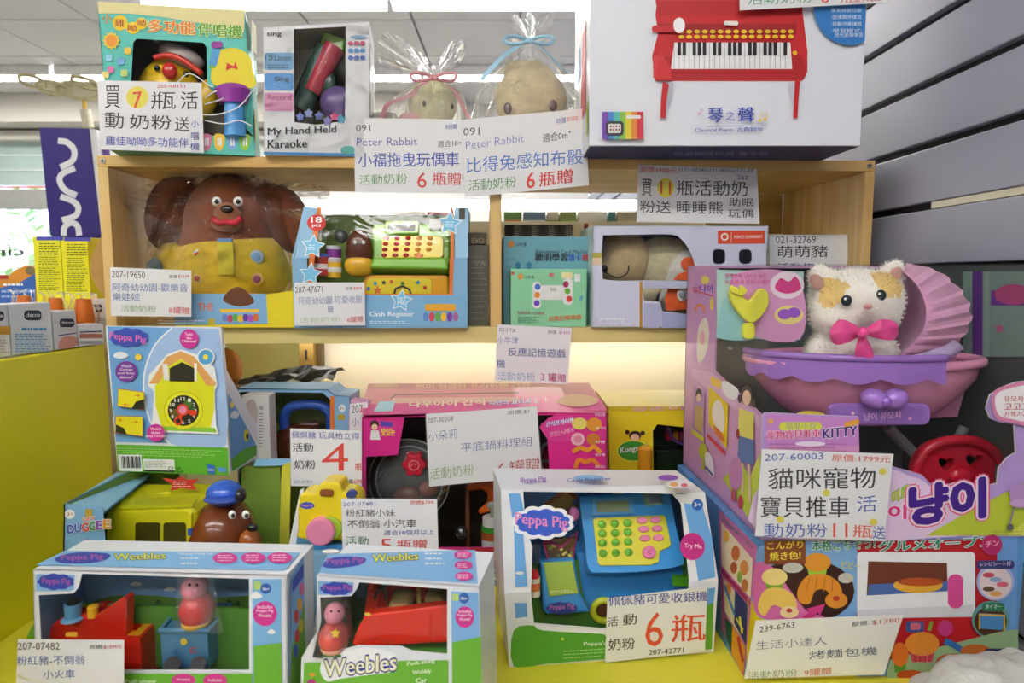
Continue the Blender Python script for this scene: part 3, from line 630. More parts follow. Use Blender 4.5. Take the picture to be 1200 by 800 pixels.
card('hand-lettered 0-month card reading 6瓶贈, tilted under the blue ribboned bag', [(542, 140), (686, 127), (690, 217), (545, 231)], CY(545, .012), CY(690, .012), lambda p: (
    p.txt('091', 543, 159, 562, 158, 9, '#50525a'), p.txt('特價', 652, 146, 663, 144, 7, BL), p.txt('$1050', 664, 143, 677, 142, 6, RD), p.txt('Peter Rabbit', 546, 175, 614, 166, 9, '#7a80d0', -.01), p.txt('適合0m⁺', 636, 167, 669, 162, 10, '#33353c'),
    p.txt('比得兔感知布骰', 547, 203, 683, 192, 18, '#4a7cd0', .0), p.txt('活動奶粉', 549, 224, 605, 219, 13, GR, -.005), p.txt('6', 617, 221, 627, 220, 19, RD, .01), p.txt('瓶贈', 632, 219, 671, 214, 17, RD, .01)))
# ---- piano box
f = ground((690, 171), (1008, 171), ZT); w = (WZ(1008, 171, ZT)-WZ(690, 171, ZT)).length; dp = .24; h = .30
bx = root('piano_carton', 'big white carton picturing a red toy piano, on the right top', 'toy box', f.at(w/2, 0, -dp/2), TOPG)
box6(f, w, h, dp, C('#e6e9f3', .35, .02, 5), bx)
p = Print(f); RP = '#cf1f26'
p.poly([(770, 0), (942, 0), (940, 12), (946, 60), (946, 84), (940, 95), (768, 95), (764, 66), (771, 40), (768, 18)], RP)
p.poly([(771, 66), (939, 66), (946, 84), (942, 93), (768, 93), (765, 78)], '#b8161e'); p.poly([(768, 0), (941, 0), (938, 18), (771, 18)], '#c01a22')
p.rect(771, 28, 933, 40, '#a81218'); p.poly([(790, 50), (926, 50), (928, 81), (786, 81)], '#f4f4f6')
for i in range(23): p.rect(789.5+i*5.9, 51, 790.1+i*5.9, 81, '#9aa0ac')
for i in range(22):
    if i % 7 in (0, 1, 3, 4, 5): p.rect(793.5+i*5.9, 50, 797.5+i*5.9, 65, '#15161c')
for i in range(15):
    for j in range(2): p.ell(798+i*9.1, 38+j*6, 3.4, 2.4, '#f0c22a', 12)
p.ell(930, 63, 2.6, 2.6, '#f0c22a'); p.rr(847, 26, 864, 31, 2, '#e8e2e0')
p.rr(763, 31, 790, 39, 4, '#c8202a'); p.ell(795, 31, 7.2, 9.5, '#f6f4f6'); p.line(ellp(795, 31, 7.2, 9.5), 1, '#c83038', True)
p.poly([(765, 66), (772, 66), (771, 95), (765, 92)], '#d8323a'); p.poly([(768, 95), (772, 60), (786, 82), (786, 95)], '#d42a30')
p.poly([(776, 96), (783, 100), (780, 118), (779, 139), (773, 139), (774, 118)], '#c81c24'); p.poly([(783, 100), (788, 98), (784, 122), (779, 136)], '#b9b6c6'); p.poly([(930, 96), (936, 96), (934, 118), (933, 139), (928, 139), (929, 118)], '#c81c24'); p.poly([(922, 98), (930, 97), (928, 130)], '#cfcbd8')
p.poly([(min(x, 1013-y*.03), y) for x, y in ellp(994, 11, 42, 43, 48)], '#2f7ecb')
for i, t_ in enumerate(('彈奏錄音功能', '·旋律教學模式', '·自動伴奏播放', '·學習模式:')): p.txt(t_, 972, 16+8*i, 1008, 16+8*i, 5, '#dbe8f8')
p.txt('燈光跟彈學習', 976, 45, 1009, 45, 5, '#dbe8f8')
p.txt('琴', 829, 145, 846, 144, 17, '#2c46b4', .03); p.txt('之', 849, 142, 860, 142, 11, '#5a6ac8', 0); p.txt('聲', 864, 144, 882, 143, 17, '#2c46b4', .03); p.line([(827, 149), (897, 148)], .7, '#9aa4c8')
p.ell(889, 142, 2, 1.6, '#e8c83a'); p.ell(895, 140.5, 2, 1.6, '#e8c83a'); p.line([(890.5, 142), (890.5, 134), (896.5, 132.5), (896.5, 140.5)], 1.1, '#e8c83a'); p.ell(818, 134, 1.5, 1.2, '#d89ad0'); p.line([(819.2, 134), (820.5, 128), (823, 131)], .9, '#d89ad0'); p.txt('Classical Piano  古典鋼琴', 813, 156, 892, 155, 5.5, '#3c54b0', .01)
for i, c in enumerate(('#7a4ab8', '#4a8ad0', '#58c0b8', '#8ec84a', '#e8d23a', '#e88a3a', '#d83a4a')): p.rect(705+i*6.8, 132, 712+i*6.8, 164, c)
p.rr(709, 143, 730, 160, 4, '#3a3a44'); p.rr(712, 146, 727, 157, 2, '#e6e2dc'); p.rr(733, 136, 750, 140, 1.5, '#f0f0f0')
for i in range(4):
    for j in range(2): p.rect(714+i*3.3, 148+j*4, 716+i*3.3, 150+j*4, '#8a3a4a')
p.done(bx)
bb = Print(bside(f, dp)); fr = bb.fr
bb.rect(692, 171.5, 1007, 190, '#1c2460') if False else bb.a.add([fr.at(a, b_, bb.d()) for a, b_ in ((0.002, .002), (w-.002, .002), (w-.002, dp-.001), (.002, dp-.001))], [[0, 1, 2, 3]], INK('#1d2668'))
bb.txt('兒童鋼琴玩具 電子琴', 790, 182, 900, 182, 5, '#8f98c8'); bb.lines(800, 185, 890, 186.5, 2, '#6a78b8'); bb.done(bx)
ls = Print(lside(f, dp)); fr = ls.fr
for q, c in ((((.02, .02), (.08, .02), (.06, .10), (.03, .09)), '#8ab84a'), (((.12, .06), (.2, .06), (.19, .2), (.14, .19)), '#e0606a'), (((.07, .13), (.11, .14), (.1, .19), (.08, .19)), '#5a94d0'), (((.21, .02), (.235, .02), (.235, .07), (.21, .06)), '#a8c83a')): ls.a.add([fr.at(a, b_, ls.d()) for a, b_ in q], [[0, 1, 2, 3]], INK(c))
ls.done(bx)
card('laminated card with green and red writing jutting over the piano carton', [(866, -40), (1041, -44), (1041, 3), (867, 12)], f.hit(870, 5).y-.012, f.hit(1040, 5).y-.012, lambda p: (
    p.txt('活動奶粉', 876, 6, 952, 3, 14, '#6ab08a'), p.txt('6', 962, 4, 972, 3, 14, RD), p.txt('瓶贈', 984, 4, 1032, 1, 12, '#e88a80')))
card('wide card for the sleeping bear with 11 in a yellow dot, under the piano carton', [(748, 193), (887, 198), (890, 262), (746, 260)], CY(748, .006), CY(890, .006), lambda p: (
    p.txt('原價1900元', 750, 202, 793, 203, 7, RD, .01), p.txt('(171-00245/171-00252/171-00', 796, 202, 883, 203, 5, '#2b3a90'), p.txt('267', 864, 210, 877, 211, 5, '#2b3a90'),
    p.txt('買', 752, 229, 764, 230, 20, BK), p.ell(780, 220, 10, 11.5, '#ece03a'), p.txt('11', 774, 227, 786, 228, 15, '#e2572a', .01), p.txt('瓶活動奶', 793, 229, 876, 230, 18, BK), p.txt('粉送', 750, 249, 786, 250, 15, BK), p.txt('睡睡熊', 793, 250, 847, 251, 15, BK),
    p.txt('助眠', 854, 242, 883, 242, 10, BK), p.txt('玩偶', 853, 255, 883, 255, 10, BK)))
# ================================================================== MIDDLE ROW
MG = 'toy boxes inside the cubby shelf'
# ---- big plush in a bag on a printed card box
f, _w = onshelf(205, 345, .012); a = f.O.copy(); f2 = f
l = f.loc(205, 378)[0]; r_ = f.loc(346, 378)[0]; h = f.loc(300, 344)[1]; dp = .15
t = root('bagged_plush_dog', 'large brown plush dog in a yellow smock, bagged on a blue card tray', 'plush toy', f.at((l+r_)/2, 0, -dp/2))
out = [(l, 0.001), (r_, 0.001), (r_, h), (l, h)]
b = MB(); M = f.M(); M.translation = Vector()
b.box(f.at((l+r_)/2, h/2, -dp/2), (r_-l, h-.002, dp), C('#f0d828', .45), .001, M); b.build('card_tray', t)
p = Print(f); p.poly([(205, 344), (312, 344), (314, 379), (205, 381)], '#7fb2dc'); p.poly([(312, 345), (346, 340), (346, 380), (314, 379)], '#ecd820')
p.blob([(262, 352), (268, 341), (279, 336), (290, 342), (298, 354), (280, 359)], '#6a3a1c'); p.poly([(257, 362), (305, 362), (303, 366), (259, 366)], '#f0c828'); p.txt('THE', 232, 364, 250, 364, 9, '#e8704a', .03); p.lines(185, 375, 240, 378, 2, '#e8eef8', 1.2, 2)
for i, c in enumerate(('#6a88d0', '#c8486a', '#58b05a', '#f0c030', '#6a3ea8', '#b04ac0', '#e07030')): p.ell(264+6*i, 372+(i % 2), 3.4, 4.5, c, 14)
p.rect(244, 373, 252, 380, '#c8b43a'); p.done(t)
Y = CY(265)+.085; s = sc(Y); BR_ = PL('#8f4512')
v, fc = blobby([(W(267, 262, Y), (50*s, .055, 53*s)), (W(267, 232, Y), (36*s, .045, 28*s)), (W(266, 285, Y), (56*s, .05, 30*s))], .007)
MB().add(v, fc, BR_, True).build('head', t); fuzz(v, fc, C('#96531f', .9), 5000, .004, t, 'head_pile')
for cx, cy, a_, rx, ry in ((196, 250, .25, 26, 44), (338, 258, -.35, 26, 42)):
    v, fc = blobby([(W(cx, cy, Y+.0), (rx*s, .02, ry*s), Matrix.Rotation(a_, 4, 'Y')), (W(cx+(18 if cx < 260 else -22), cy-32, Y), (20*s, .02, 12*s))], .006); MB().add(v, fc, PL('#7d3c10'), True).build('ear', t)
v, fc = blobby([(W(272, 318, Y-.005), (68*s, .065, 42*s)), (W(272, 292, Y), (60*s, .055, 22*s)), (W(203, 306, Y), (22*s, .03, 24*s), Matrix.Rotation(.6, 4, 'Y'))], .007)
MB().add(v, fc, PL('#f2cc18'), True).build('smock', t); fuzz(v, fc, C('#e6c440', .9), 5000, .004, t, 'smock_pile')
MB().ell(W(184, 312, Y-.02), (10*s, .02, 10*s), PL('#7fa8b8')).build('cuff', t)
Yf = Y-.056
b = MB(); b.ell(W(266, 251, Yf+.003), (15*s, .012, 13*s), PL('#a8622c')).ell(W(265, 262, Yf), (17*s, .010, 9*s), PL('#a8622c')); b.build('muzzle', t)
for ex in (254, 279):
    MB().ell(W(ex, 236, Yf+.002), (5.5*s, .006, 5.5*s), GL('#f2f2ee')).ell(W(ex, 236, Yf-.004), (2.6*s, .002, 2.6*s), GL('#111111')).build('eye', t)
MB().ell(W(266, 245, Yf-.010), (7*s, .006, 4.5*s), GL('#1d1a1c')).build('nose', t)
b = MB(); b.tube([W(x, y, Yf-.008) for x, y in spline([(249, 256), (257, 261), (266, 260), (275, 261), (283, 255)], False, 4)], 3.6*s, C('#c8283a', .6)); b.build('red_scarf', t)
MB().box(W(264, 282, Y-.060), (16*s, .006, 5*s), C('#6f9fd0', .6), .001).build('collar_tab', t)
b = MB(); b.box(W(265, 303, Y-.069), (17*s, .004, 36*s), PL('#f0dc30'), .001).build('front_tab', t)
for cx, cy, c1, c2, rr_, dd in ((233, 300, '#d8dce4', '#e0503c', 7.5, .052), (301, 301, '#b8c8d8', '#7fb0d8', 8, .052), (302, 327, '#b8904c', '#7a3a5a', 7, .063), (232, 326, '#d8d0b0', '#b85a4c', 5, .063)):
    e = W(cx, cy, Y-dd); b = MB(); b.ell(e, (rr_*s, .004, rr_*s), C(c1, .7)); b.ell(e+Vector((0, -.003, 0)), (rr_*s*.62, .003, rr_*s*.62), C(c2, .7)); b.build('badge', t)
bag_surface(Y, [(262, 372, 90), (262, 345, 88), (262, 315, 86), (262, 285, 84), (264, 258, 76), (266, 235, 66), (268, 215, 48), (268, 206, 26)], FILM, t, .62, .004, 'clear_bag', 7, 44)
b = MB(); fan(b, Y-.01, 262, 236, [(146, 248), (132, 232), (150, 226), (175, 215), (215, 208), (262, 204), (310, 210), (350, 214), (384, 220), (380, 240), (345, 262)], BAG, 3, 4); fan(b, Y-.03, 215, 270, [(150, 240), (136, 236), (146, 262), (162, 282), (152, 300), (150, 318), (180, 330)], BAG, 5, 4); b.build('loose_bag_corners', t)
def cardm(label, q, d, fn, **k): return card(label, q, CY(q[3][0], d), CY(q[2][0], d), fn, **k)
cardm('typed card 207-19650 with 8罐贈, before the bagged brown plush', [(129, 313), (224, 317), (224, 371), (130, 370)], .03, lambda p: (
    p.txt('207-19650', 131, 325, 170, 326, 8, '#46484e'), p.txt('原價', 198, 326, 208, 326, 4, '#55565c'), p.txt('$1199', 209, 326, 222, 326, 4, RD), p.txt('阿奇幼幼園-歡樂音', 132, 341, 220, 342, 9.5, '#3f66b4', -.005), p.txt('樂娃娃', 132, 352, 164, 352, 9, '#3f66b4', -.005),
    p.txt('活動奶粉', 142, 365, 183, 366, 8, '#7fb06a', -.01), p.txt('8罐贈', 198, 367, 222, 368, 8, '#d8404a')))
# ---- register box with stars
f, w = onshelf(345, 548, .014); dp = .17; lip = f.loc(345, 302)[1]
t = root('toy_register_carton', 'light blue starred carton with a green toy cash register inside', 'toy box', f.at(w/2, 0, -dp/2), MG)
fl = f.lean(R(17), f.at(0, lip)); LB = C('#86b9dc', .35, .03, 10)
o1 = f.pl([(345, 381.5), (548, 382), (548.5, 302), (345, 302)]); o1[0] = (0, 0); o1[1] = (w, 0); h1 = f.pl([(428, 345), (530, 345), (530, 301.5), (365, 301.5), (364, 331), (428, 331)])
top = fl.pl([(345, 302), (548.5, 302), (549, 243), (356, 242)])
holed(f, [(0, 0), (w, 0), (w, lip), (w-.026, lip), (w-.026, h1[0][1]), (.024, h1[0][1]), (.024, lip), (0, lip)], [], .0012, LB, 'front_panel', t)
hw = fl.pl([(365, 302), (533, 302), (533, 243.5), (374, 243.5)])
holed(fl, [top[0], (hw[0][0], 0), hw[3], top[3]], [], .0012, LB, 'window_border', t); holed(fl, [(hw[1][0], 0), top[1], top[2], hw[2]], [], .0012, LB, 'window_border', t)
P3 = [f.at(0, 0), f.at(w, 0), f.at(w, lip), fl.at(*top[2]), fl.at(*top[3]), f.at(0, lip)]
class _P:            # outline points already in the world
    def __init__(s, fr): s.n = fr.n; s.O = fr.O
    def at(s, *p): return Vector(p)
shell(_P(f), P3, dp, C('#7fb2d8', .4), C('#7d9c3c', .55), t, skip=(2, 1, 4) if False else (3,))
sheet(fl, hw, WINDOW, 'clear_window', t, -.0008); sheet(f, [(.024, h1[0][1]), (w-.026, h1[0][1]), (w-.026, lip), (.024, lip)], WINDOW, 'clear_window', t, -.0008)
p = Print(fl); p.poly([(372, 243), (377, 243), (369, 302), (362, 302)], '#e07830'); p.poly([(528, 243), (531, 243), (532, 302), (528, 302)], '#e07830')
p.poly(ellp(371, 261, 11, 9.5, 24), '#d6281e'); p.txt('18', 365, 261, 377, 261, 7, '#ffffff', .03); p.txt('pcs', 366, 267, 376, 267, 4, '#ffffff', .02); p.rr(538, 244, 545, 257, 1, '#40342c')
for cx, cy in ((367, 289), (527, 262)): p.star(cx, cy, 15, '#f0f6fa', 5, .52, .1); p.star(cx, cy, 13, '#7cc4e8', 5, .52, .1); p.lines(cx-5, cy-2, cx+5, cy+3, 3, '#e8f6ff', .9, cx)
p.done(t)
p = Print(f); p.poly([(362, 302), (369, 302), (366, 331), (361, 331)], '#e07830'); p.poly([(527, 302), (532, 302), (530, 352), (526, 352)], '#e07830')
p.poly([(428, 344), (531, 344), (531, 352), (428, 352)], '#e88034'); p.poly([(428, 345.5), (548, 345.5), (548, 382), (428, 382)], '#80b8de')
for cx, cy in ((364, 321), (528, 290)): 
    if cy > 300: p.star(cx, cy, 14, '#f0f6fa', 5, .52, .1); p.star(cx, cy, 12, '#7cc4e8', 5, .52, .1)
p.star(470, 352, 14, '#f0f6fa', 5, .52, .15); p.star(470, 352, 12, '#7cc4e8', 5, .52, .15); p.txt('TRY', 465, 352, 476, 352, 4, '#e8f6ff', .02); p.txt('ME', 466, 357, 475, 357, 4, '#e8f6ff', .02)
p.txt('Cash Register', 433, 372, 485, 372, 7, '#f2f8fc', .03); p.lines(433, 376, 488, 378, 2, '#d8ecf8', .8, 3)
for i, c in enumerate(('#5a8ad0', '#d04050', '#68b050', '#f0c030', '#7a3ab0', '#b06aa0')): p.ell(499+7*i, 371, 3.2, 5.5, c, 14)
p.rr(498, 356, 534, 364, 3, '#f0b030'); p.done(t)
# toy register inside
cd_ = fl.shift(-.035); b = MB(); b.prism(cd_, cd_.pl(rrp(436, 262, 527, 312, 6)+[]), -.035, .0, GL('#8ccc38'), .004); b.build('register_body', t)
c3 = fl.shift(-.030)
MB().prism(c3, c3.pl([(438, 304), (524, 304), (526, 318), (435, 316)]), -.03, .012, GL('#7cc030'), .004).build('register_front_edge', t)
MB().prism(c3, c3.pl(rrp(451, 260, 491, 275, 3)), -.01, .006, GL('#9cd44a'), .002).build('screen_hood', t); MB().prism(c3, c3.pl([(455, 264), (487, 264), (487, 272), (455, 272)]), .004, .0068, C('#23301c', .2)).build('screen', t)
MB().prism(c3, c3.pl(rrp(448, 277, 520, 303, 5)), -.005, .004, GL('#f0d83a'), .0015).build('keypad_plate', t)
kb = None
for j in range(4):
    for i in range(5):
        cx, cy = 453+i*12.8+j*-.8, 280+j*6.6
        if i == 4 and j == 3: continue
        q = c3.at(*c3.loc(cx, cy), .004)
        MB().ell(q, (3.4*sc(q.y),.0028, 2.5*sc(q.y)), GL('#c8281e' if i < 3 else '#ee9a2a'), None, 12, 8).build('key', t)
MB().prism(c3, c3.pl(starp(491, 301, 6, 5, .6)), .0, .006, GL('#ef8a24'), .001).build('star_key', t)
MB().prism(c3, c3.pl(rrp(503, 258, 517, 269, 2)), -.003, .004, C('#8a8a88', .4), .001).build('speaker_plate', t)
c4 = f.shift(-.03); MB().prism(c4, c4.pl(rrp(426, 322, 526, 350, 6)), -.05, 0, GL('#f0ae22'), .004).build('drawer_body', t)
MB().prism(c4, c4.pl(rrp(430, 326, 506, 348, 5)), 0, .002, GL('#f2dc34'), .001).build('drawer_front', t)
p = Print(c4, .0025); random.seed(5)
for x, y, c in ((440, 332, '#40a0c8'), (450, 331, '#22222a'), (459, 330, '#e05a2a'), (472, 332, '#2e7a3a'), (490, 331, '#3a90c8'), (432, 338, '#3a70c8'), (498, 337, '#d8382a')): p.star(x, y, 3.2, c, 5, .5, x)
p.star(443, 340, 5.5, '#e87a22'); p.line([(462, 345), (464, 338), (472, 335), (480, 339), (482, 346)], 2.4, '#2a2a30'); p.done(t)
q = W(420, 292, f.O.y+.035); s = sc(q.y)
b = MB(); b.ell(W(421, 294, q.y), (16*s, .017, 25*s), GL('#5a2a16')); b.build('brown_peg_figure', t); MB().ell(W(421, 311, q.y-.002), (17.2*s, .0185, 14*s), GL('#eab62a')).build('yellow_peg_base', t)
b = MB(); b.ell(W(416, 284, q.y-.018), (1.8*s, .002, 2.2*s), GL('#eeeeee')).ell(W(426, 284, q.y-.018), (1.8*s, .002, 2.2*s), GL('#eeeeee')); b.build('eyes', t)
for cx, cy, rr_, hh, c1, c2 in ((377, 312, 9, 22, '#c23a34', '#5a6ac8'), (391, 305, 9, 26, '#8a3a9a', '#d8d8e0'), (392, 316, 8, 18, '#e8b82a', '#c8c8cc')):
    y_ = q.y-.005+(.01 if cx == 391 else 0); MB().cyl(W(cx, cy+hh/2, y_), W(cx, cy-hh/2, y_), rr_*s, GL(c1)).cyl(W(cx, cy-hh/2, y_), W(cx, cy-hh/2-4, y_), rr_*s, GL(c2)).cyl(W(cx, cy+3, y_), W(cx, cy-3, y_), rr_*s*1.03, GL('#e8e4e0')).build('toy_tin', t)
MB().ell(W(400, 277, q.y+.01), (8*s, .008, 8*s), GL('#3a4240')).build('dark_knob', t)
cardm('typed card 207-47671 with a 6罐贈 offer, on the blue starred carton', [(345, 331), (427, 331), (428, 381), (345, 381.5)], .022, lambda p: (
    p.txt('207-47671', 346, 343, 378, 342, 7, '#46484e'), p.txt('原價', 405, 340, 413, 340, 4, '#55565c'), p.txt('$899', 414, 340, 424, 340, 4, RD), p.txt('阿奇幼幼園-可愛收銀', 350, 357, 424, 355, 9, '#4a70b8', -.01), p.txt('機', 384, 366, 391, 366, 8, '#4a70b8', -.01),
    p.txt('活動奶粉', 351, 378, 399, 377, 6, '#a8c89a', -.01), p.txt('6罐贈', 407, 378, 425, 377, 7, '#d8404a')))
# ---- grey carton
def plain(nm, label, cat, f, w, h, dp, col, grp=None, prints=None, r=.0012):
    t = root(nm, label, cat, f.at(w/2, 0, -dp/2), grp); box6(f, w, h, dp, col, t, r=r)
    if prints: p = Print(f); prints(p); p.done(t)
    return t
f, w = onshelf(549, 573, -.03); h = f.loc(560, 287)[1]
plain('grey_carton', 'narrow dark grey carton squeezed left of the pine divider', 'box', f, w, h, .14, C('#66655c', .5), MG, lambda p: (p.lines(552, 300, 571, 372, 12, '#8a8a80', 1.4, 4), p.txt('VA', 556, 312, 569, 312, 7, '#8f8f88', .02)))
f2_ = Fr(f.at(0, h+.001), f.u, f.v); plain('striped_carton', 'small dark striped carton lying on the narrow grey carton', 'box', f2_, w*.9, .02, .12, C('#544d3c', .5), MG, lambda p: (p.txt('EVO', 553, 285, 567, 285, 6, '#a0907a', .02),))
# ---- blue card machine box and green handheld box
f, w = onshelf(590, 691, -.035); h = f.loc(640, 277)[1]
plain('card_machine_carton', 'blue-green carton for a card learning machine, behind the mint box', 'toy box', f, w, h, .13, C('#6fa9b9', .45, .03, 10), MG, lambda p: (
    p.ell(599, 286, 3.8, 4, '#c8823a'), p.txt('小牛津', 604, 289, 617, 289, 5, '#2c3c44'), p.txt('Educational Card Machine', 628, 297, 691, 297, 4.5, '#3c5a68', .01), p.txt('聰明學習', 627, 306, 665, 306, 9, '#22303a', .03), p.txt('讀卡', 666, 306, 681, 306, 8.5, '#3a5cc8', .03), p.txt('機', 682, 306, 691, 306, 8.5, '#b83a4a', .03),
    p.ell(607, 311, 3.2, 4, '#2e78a0'), p.ell(620, 311, 3.2, 4, '#2e78a0')))
f, w = onshelf(598.5, 687, .002); h = f.loc(640, 315)[1]; dp = .045
t = plain('handheld_game_carton', 'mint green carton picturing a white handheld game with coloured buttons', 'toy box', f, w, h, dp, C('#8fd6a8', .45, .05, 12), MG, lambda p: (
    p.ell(610, 324, 3.4, 3.6, '#d89a4a'), p.txt('小牛津', 615, 327, 626, 327, 4.5, '#3c5a48'), p.poly(rrp(624, 330, 634, 361, 4), '#e9ecea'), p.poly(rrp(660, 326, 671, 357, 4), '#e9ecea'), p.rr(634, 334, 661, 351, 2, '#e4e8e6'),
    p.ell(630, 336, 3.4, 3.6, '#4a7ad8'), p.ell(629.5, 345.5, 3.4, 3.6, '#e8962a'), p.ell(629, 355, 3.4, 3.6, '#6a48c0'), p.ell(663, 333, 3.4, 3.6, '#a82a5a'), p.ell(665, 341, 3.4, 3.6, '#6ab83a'), p.ell(667, 350, 3.4, 3.6, '#d8463a'),
    p.txt('888', 645, 341, 652, 341, 4, '#a0a8a4'), p.rect(658, 319, 671, 326, '#e8e6a8'), p.rr(673, 321, 680, 330, 1, '#e8f0ec'), p.ell(646, 322, 3, 2, '#e06a7a'), p.ell(601, 320, 2, 2, '#e06a5a'), p.ell(681, 349, 2, 3, '#5aa8d0', 12, .5),
    p.txt('可愛特惠·小遊戲機', 606, 368, 638, 369, 4, '#a85a6a'), p.lines(607, 371, 636, 377, 4, '#5a9a70', .8, 9), p.txt('反應記憶遊戲', 643, 376, 681, 374, 6, '#e0703a', .03)))
ls = Print(lside(f, dp)); ls.a.add([ls.fr.at(x, y, .0006) for x, y in ((.001, .001), (dp-.001, .001), (dp-.001, h-.001), (.001, h-.001))], [[0, 1, 2, 3]], INK('#4f8a58')); ls.done(t)
f3 = Fr(CF.hit(592, 300, -.12), CF.u, Z); f3.O.z = H(ZM); plain('newsprint_carton', 'tall dark carton printed with columns, behind the blue-green carton', 'box', f3, .125, f3.loc(600, 263)[1], .05, C('#5a544c', .6, .3, 90), MG, lambda p: (
    p.rect(593, 264, 601, 278, '#2c2622'), [p.lines(603+k*10, 265, 611+k*10, 277, 7, ('#b0a89a', '#302c28')[k % 2], 1, k) for k in range(7)], p.rect(684, 262, 689, 270, '#a03030')))
# ---- sleeping bear box
f, w = onshelf(693, 896, .010); h = f.loc(694, 264)[1]; dp = .14
t = root('sleeping_bear_carton', 'white-lilac carton with a sleeping beige bear behind its window', 'toy box', f.at(w/2, 0, -dp/2), MG)
WB = C('#d3d8ee', .4, .02, 6); out = [(0, 0), (w, 0), (w, h), (0, h)]
hA = f.pl(spline([(706, 280), (712, 275.5), (740, 275), (785, 274.5), (797, 279), (808, 293), (815, 313), (816, 328), (760, 328.5), (712, 328), (706, 320)], True, 3))
hB = f.pl([(752, 338), (816, 338), (816, 370), (790, 366), (776, 365), (774, 354), (755, 352)])
hs = [hA, hB]+[f.pl(rrp(x, 292, x+15, 309, 5)) for x in (835, 866)]
shell(f, out, dp, C('#c9e0da', .4), C('#c4c6da', .6), t)
holed(f, out, hs, .0012, WB, 'front_panel', t); sheet(f, out, WINDOW, 'clear_window', t, -.002)
p = Print(f); p.rect(841, 270, 896, 285.5, '#e2502c'); p.ell(849, 277.5, 4.6, 4.6, '#f4e8e4'); p.ell(849, 277.5, 2.8, 2.8, '#e2502c', 12); p.rect(856.5, 272, 857, 284, '#f4e8e4'); p.txt("PRINCE LIONHEART", 860, 279.5, 893, 279, 3.6, '#fbeae6', .02)
p.rect(694, 296, 705, 302, '#b5b24a'); p.rect(694, 302, 705, 311, '#e0cdb4'); p.rect(749.5, 329.5, 752.5, 384, '#b98a2a'); p.poly([(755, 329), (816, 329), (816, 337), (755, 337)], '#bcc4e0')
p.lines(702, 373, 742, 374, 1, '#f4f6ff', 1.6, 1); p.txt('Slumber Bear', 700, 381, 742, 381, 5, '#eef0fb', .01); p.poly([(754, 355), (773, 356), (773, 384), (754, 384)], '#b4bde0'); p.poly([(775, 366), (815, 369), (815, 384), (775, 384)], '#aeb6e4'); p.done(t)
Yb = f.O.y+.065; s = sc(Yb); BE = PL('#d2bc8c')
v, fc = blobby([(W(733, 305, Yb), (30*s, .036, 33*s)), (W(722, 316, Yb-.012), (23*s, .026, 18*s)), (W(716, 287, Yb), (9*s, .014, 12*s))], .005); MB().add(v, fc, BE, True).build('bear_head', t)
v, fc = blobby([(W(782, 312, Yb+.01), (46*s, .04, 34*s), Matrix.Rotation(.2, 4, 'Y')), (W(760, 346, Yb-.01), (11*s, .014, 9*s))], .005); MB().add(v, fc, PL('#dcd3ae'), True).build('bear_body', t)
v, fc = blobby([(W(806, 322, Yb-.012), (30*s, .034, 30*s)), (W(800, 350, Yb-.012), (28*s, .03, 24*s))], .005); MB().add(v, fc, PL('#ecebe6'), True).build('bear_pyjama', t)
MB().ell(W(708, 315, Yb-.036), (4.2*s, .006, 4.6*s), GL('#141416')).build('nose', t)
b = MB(); b.tube([W(x, y, Yb-.044+.012*abs(x-723)/20) for x, y in spline([(709, 318), (716, 323), (726, 325), (735, 320), (737, 311)], False, 5)], .0011, C('#1c1a1a'), 6); b.build('mouth_stitch', t)
b = MB(); b.tube([W(x, y, Yb-.012) for x, y in spline([(711, 293), (716, 296), (721, 292), (720, 284)], False, 5)], .001, C('#4a3218'), 6); b.build('ear_stitch', t)
OR = C('#e8622a', .6, .15, 120)
pf = f.shift(-.012)
for pts in (ellp(807, 309, 9, 8), [(789, 328), (795, 321), (806, 317), (816, 320), (816, 328)]): MB().prism(pf, pf.pl(pts), -.001, 0, OR).build('orange_patch', t)
MB().prism(pf, pf.pl([(783, 338), (816, 338), (816, 362), (781, 364), (779, 350)]), -.001, .0, OR).build('orange_pocket', t)
b = MB(); c_ = pf.at(*pf.loc(799, 345), .002); b.ell(c_, (6*s, .003, 7.5*s), C('#e8e8e8', .4)); b.ell(c_+Vector((0, -.002, 0)), (4*s, .003, 4.5*s), C('#8a929c', .4)); b.build('sound_button', t)
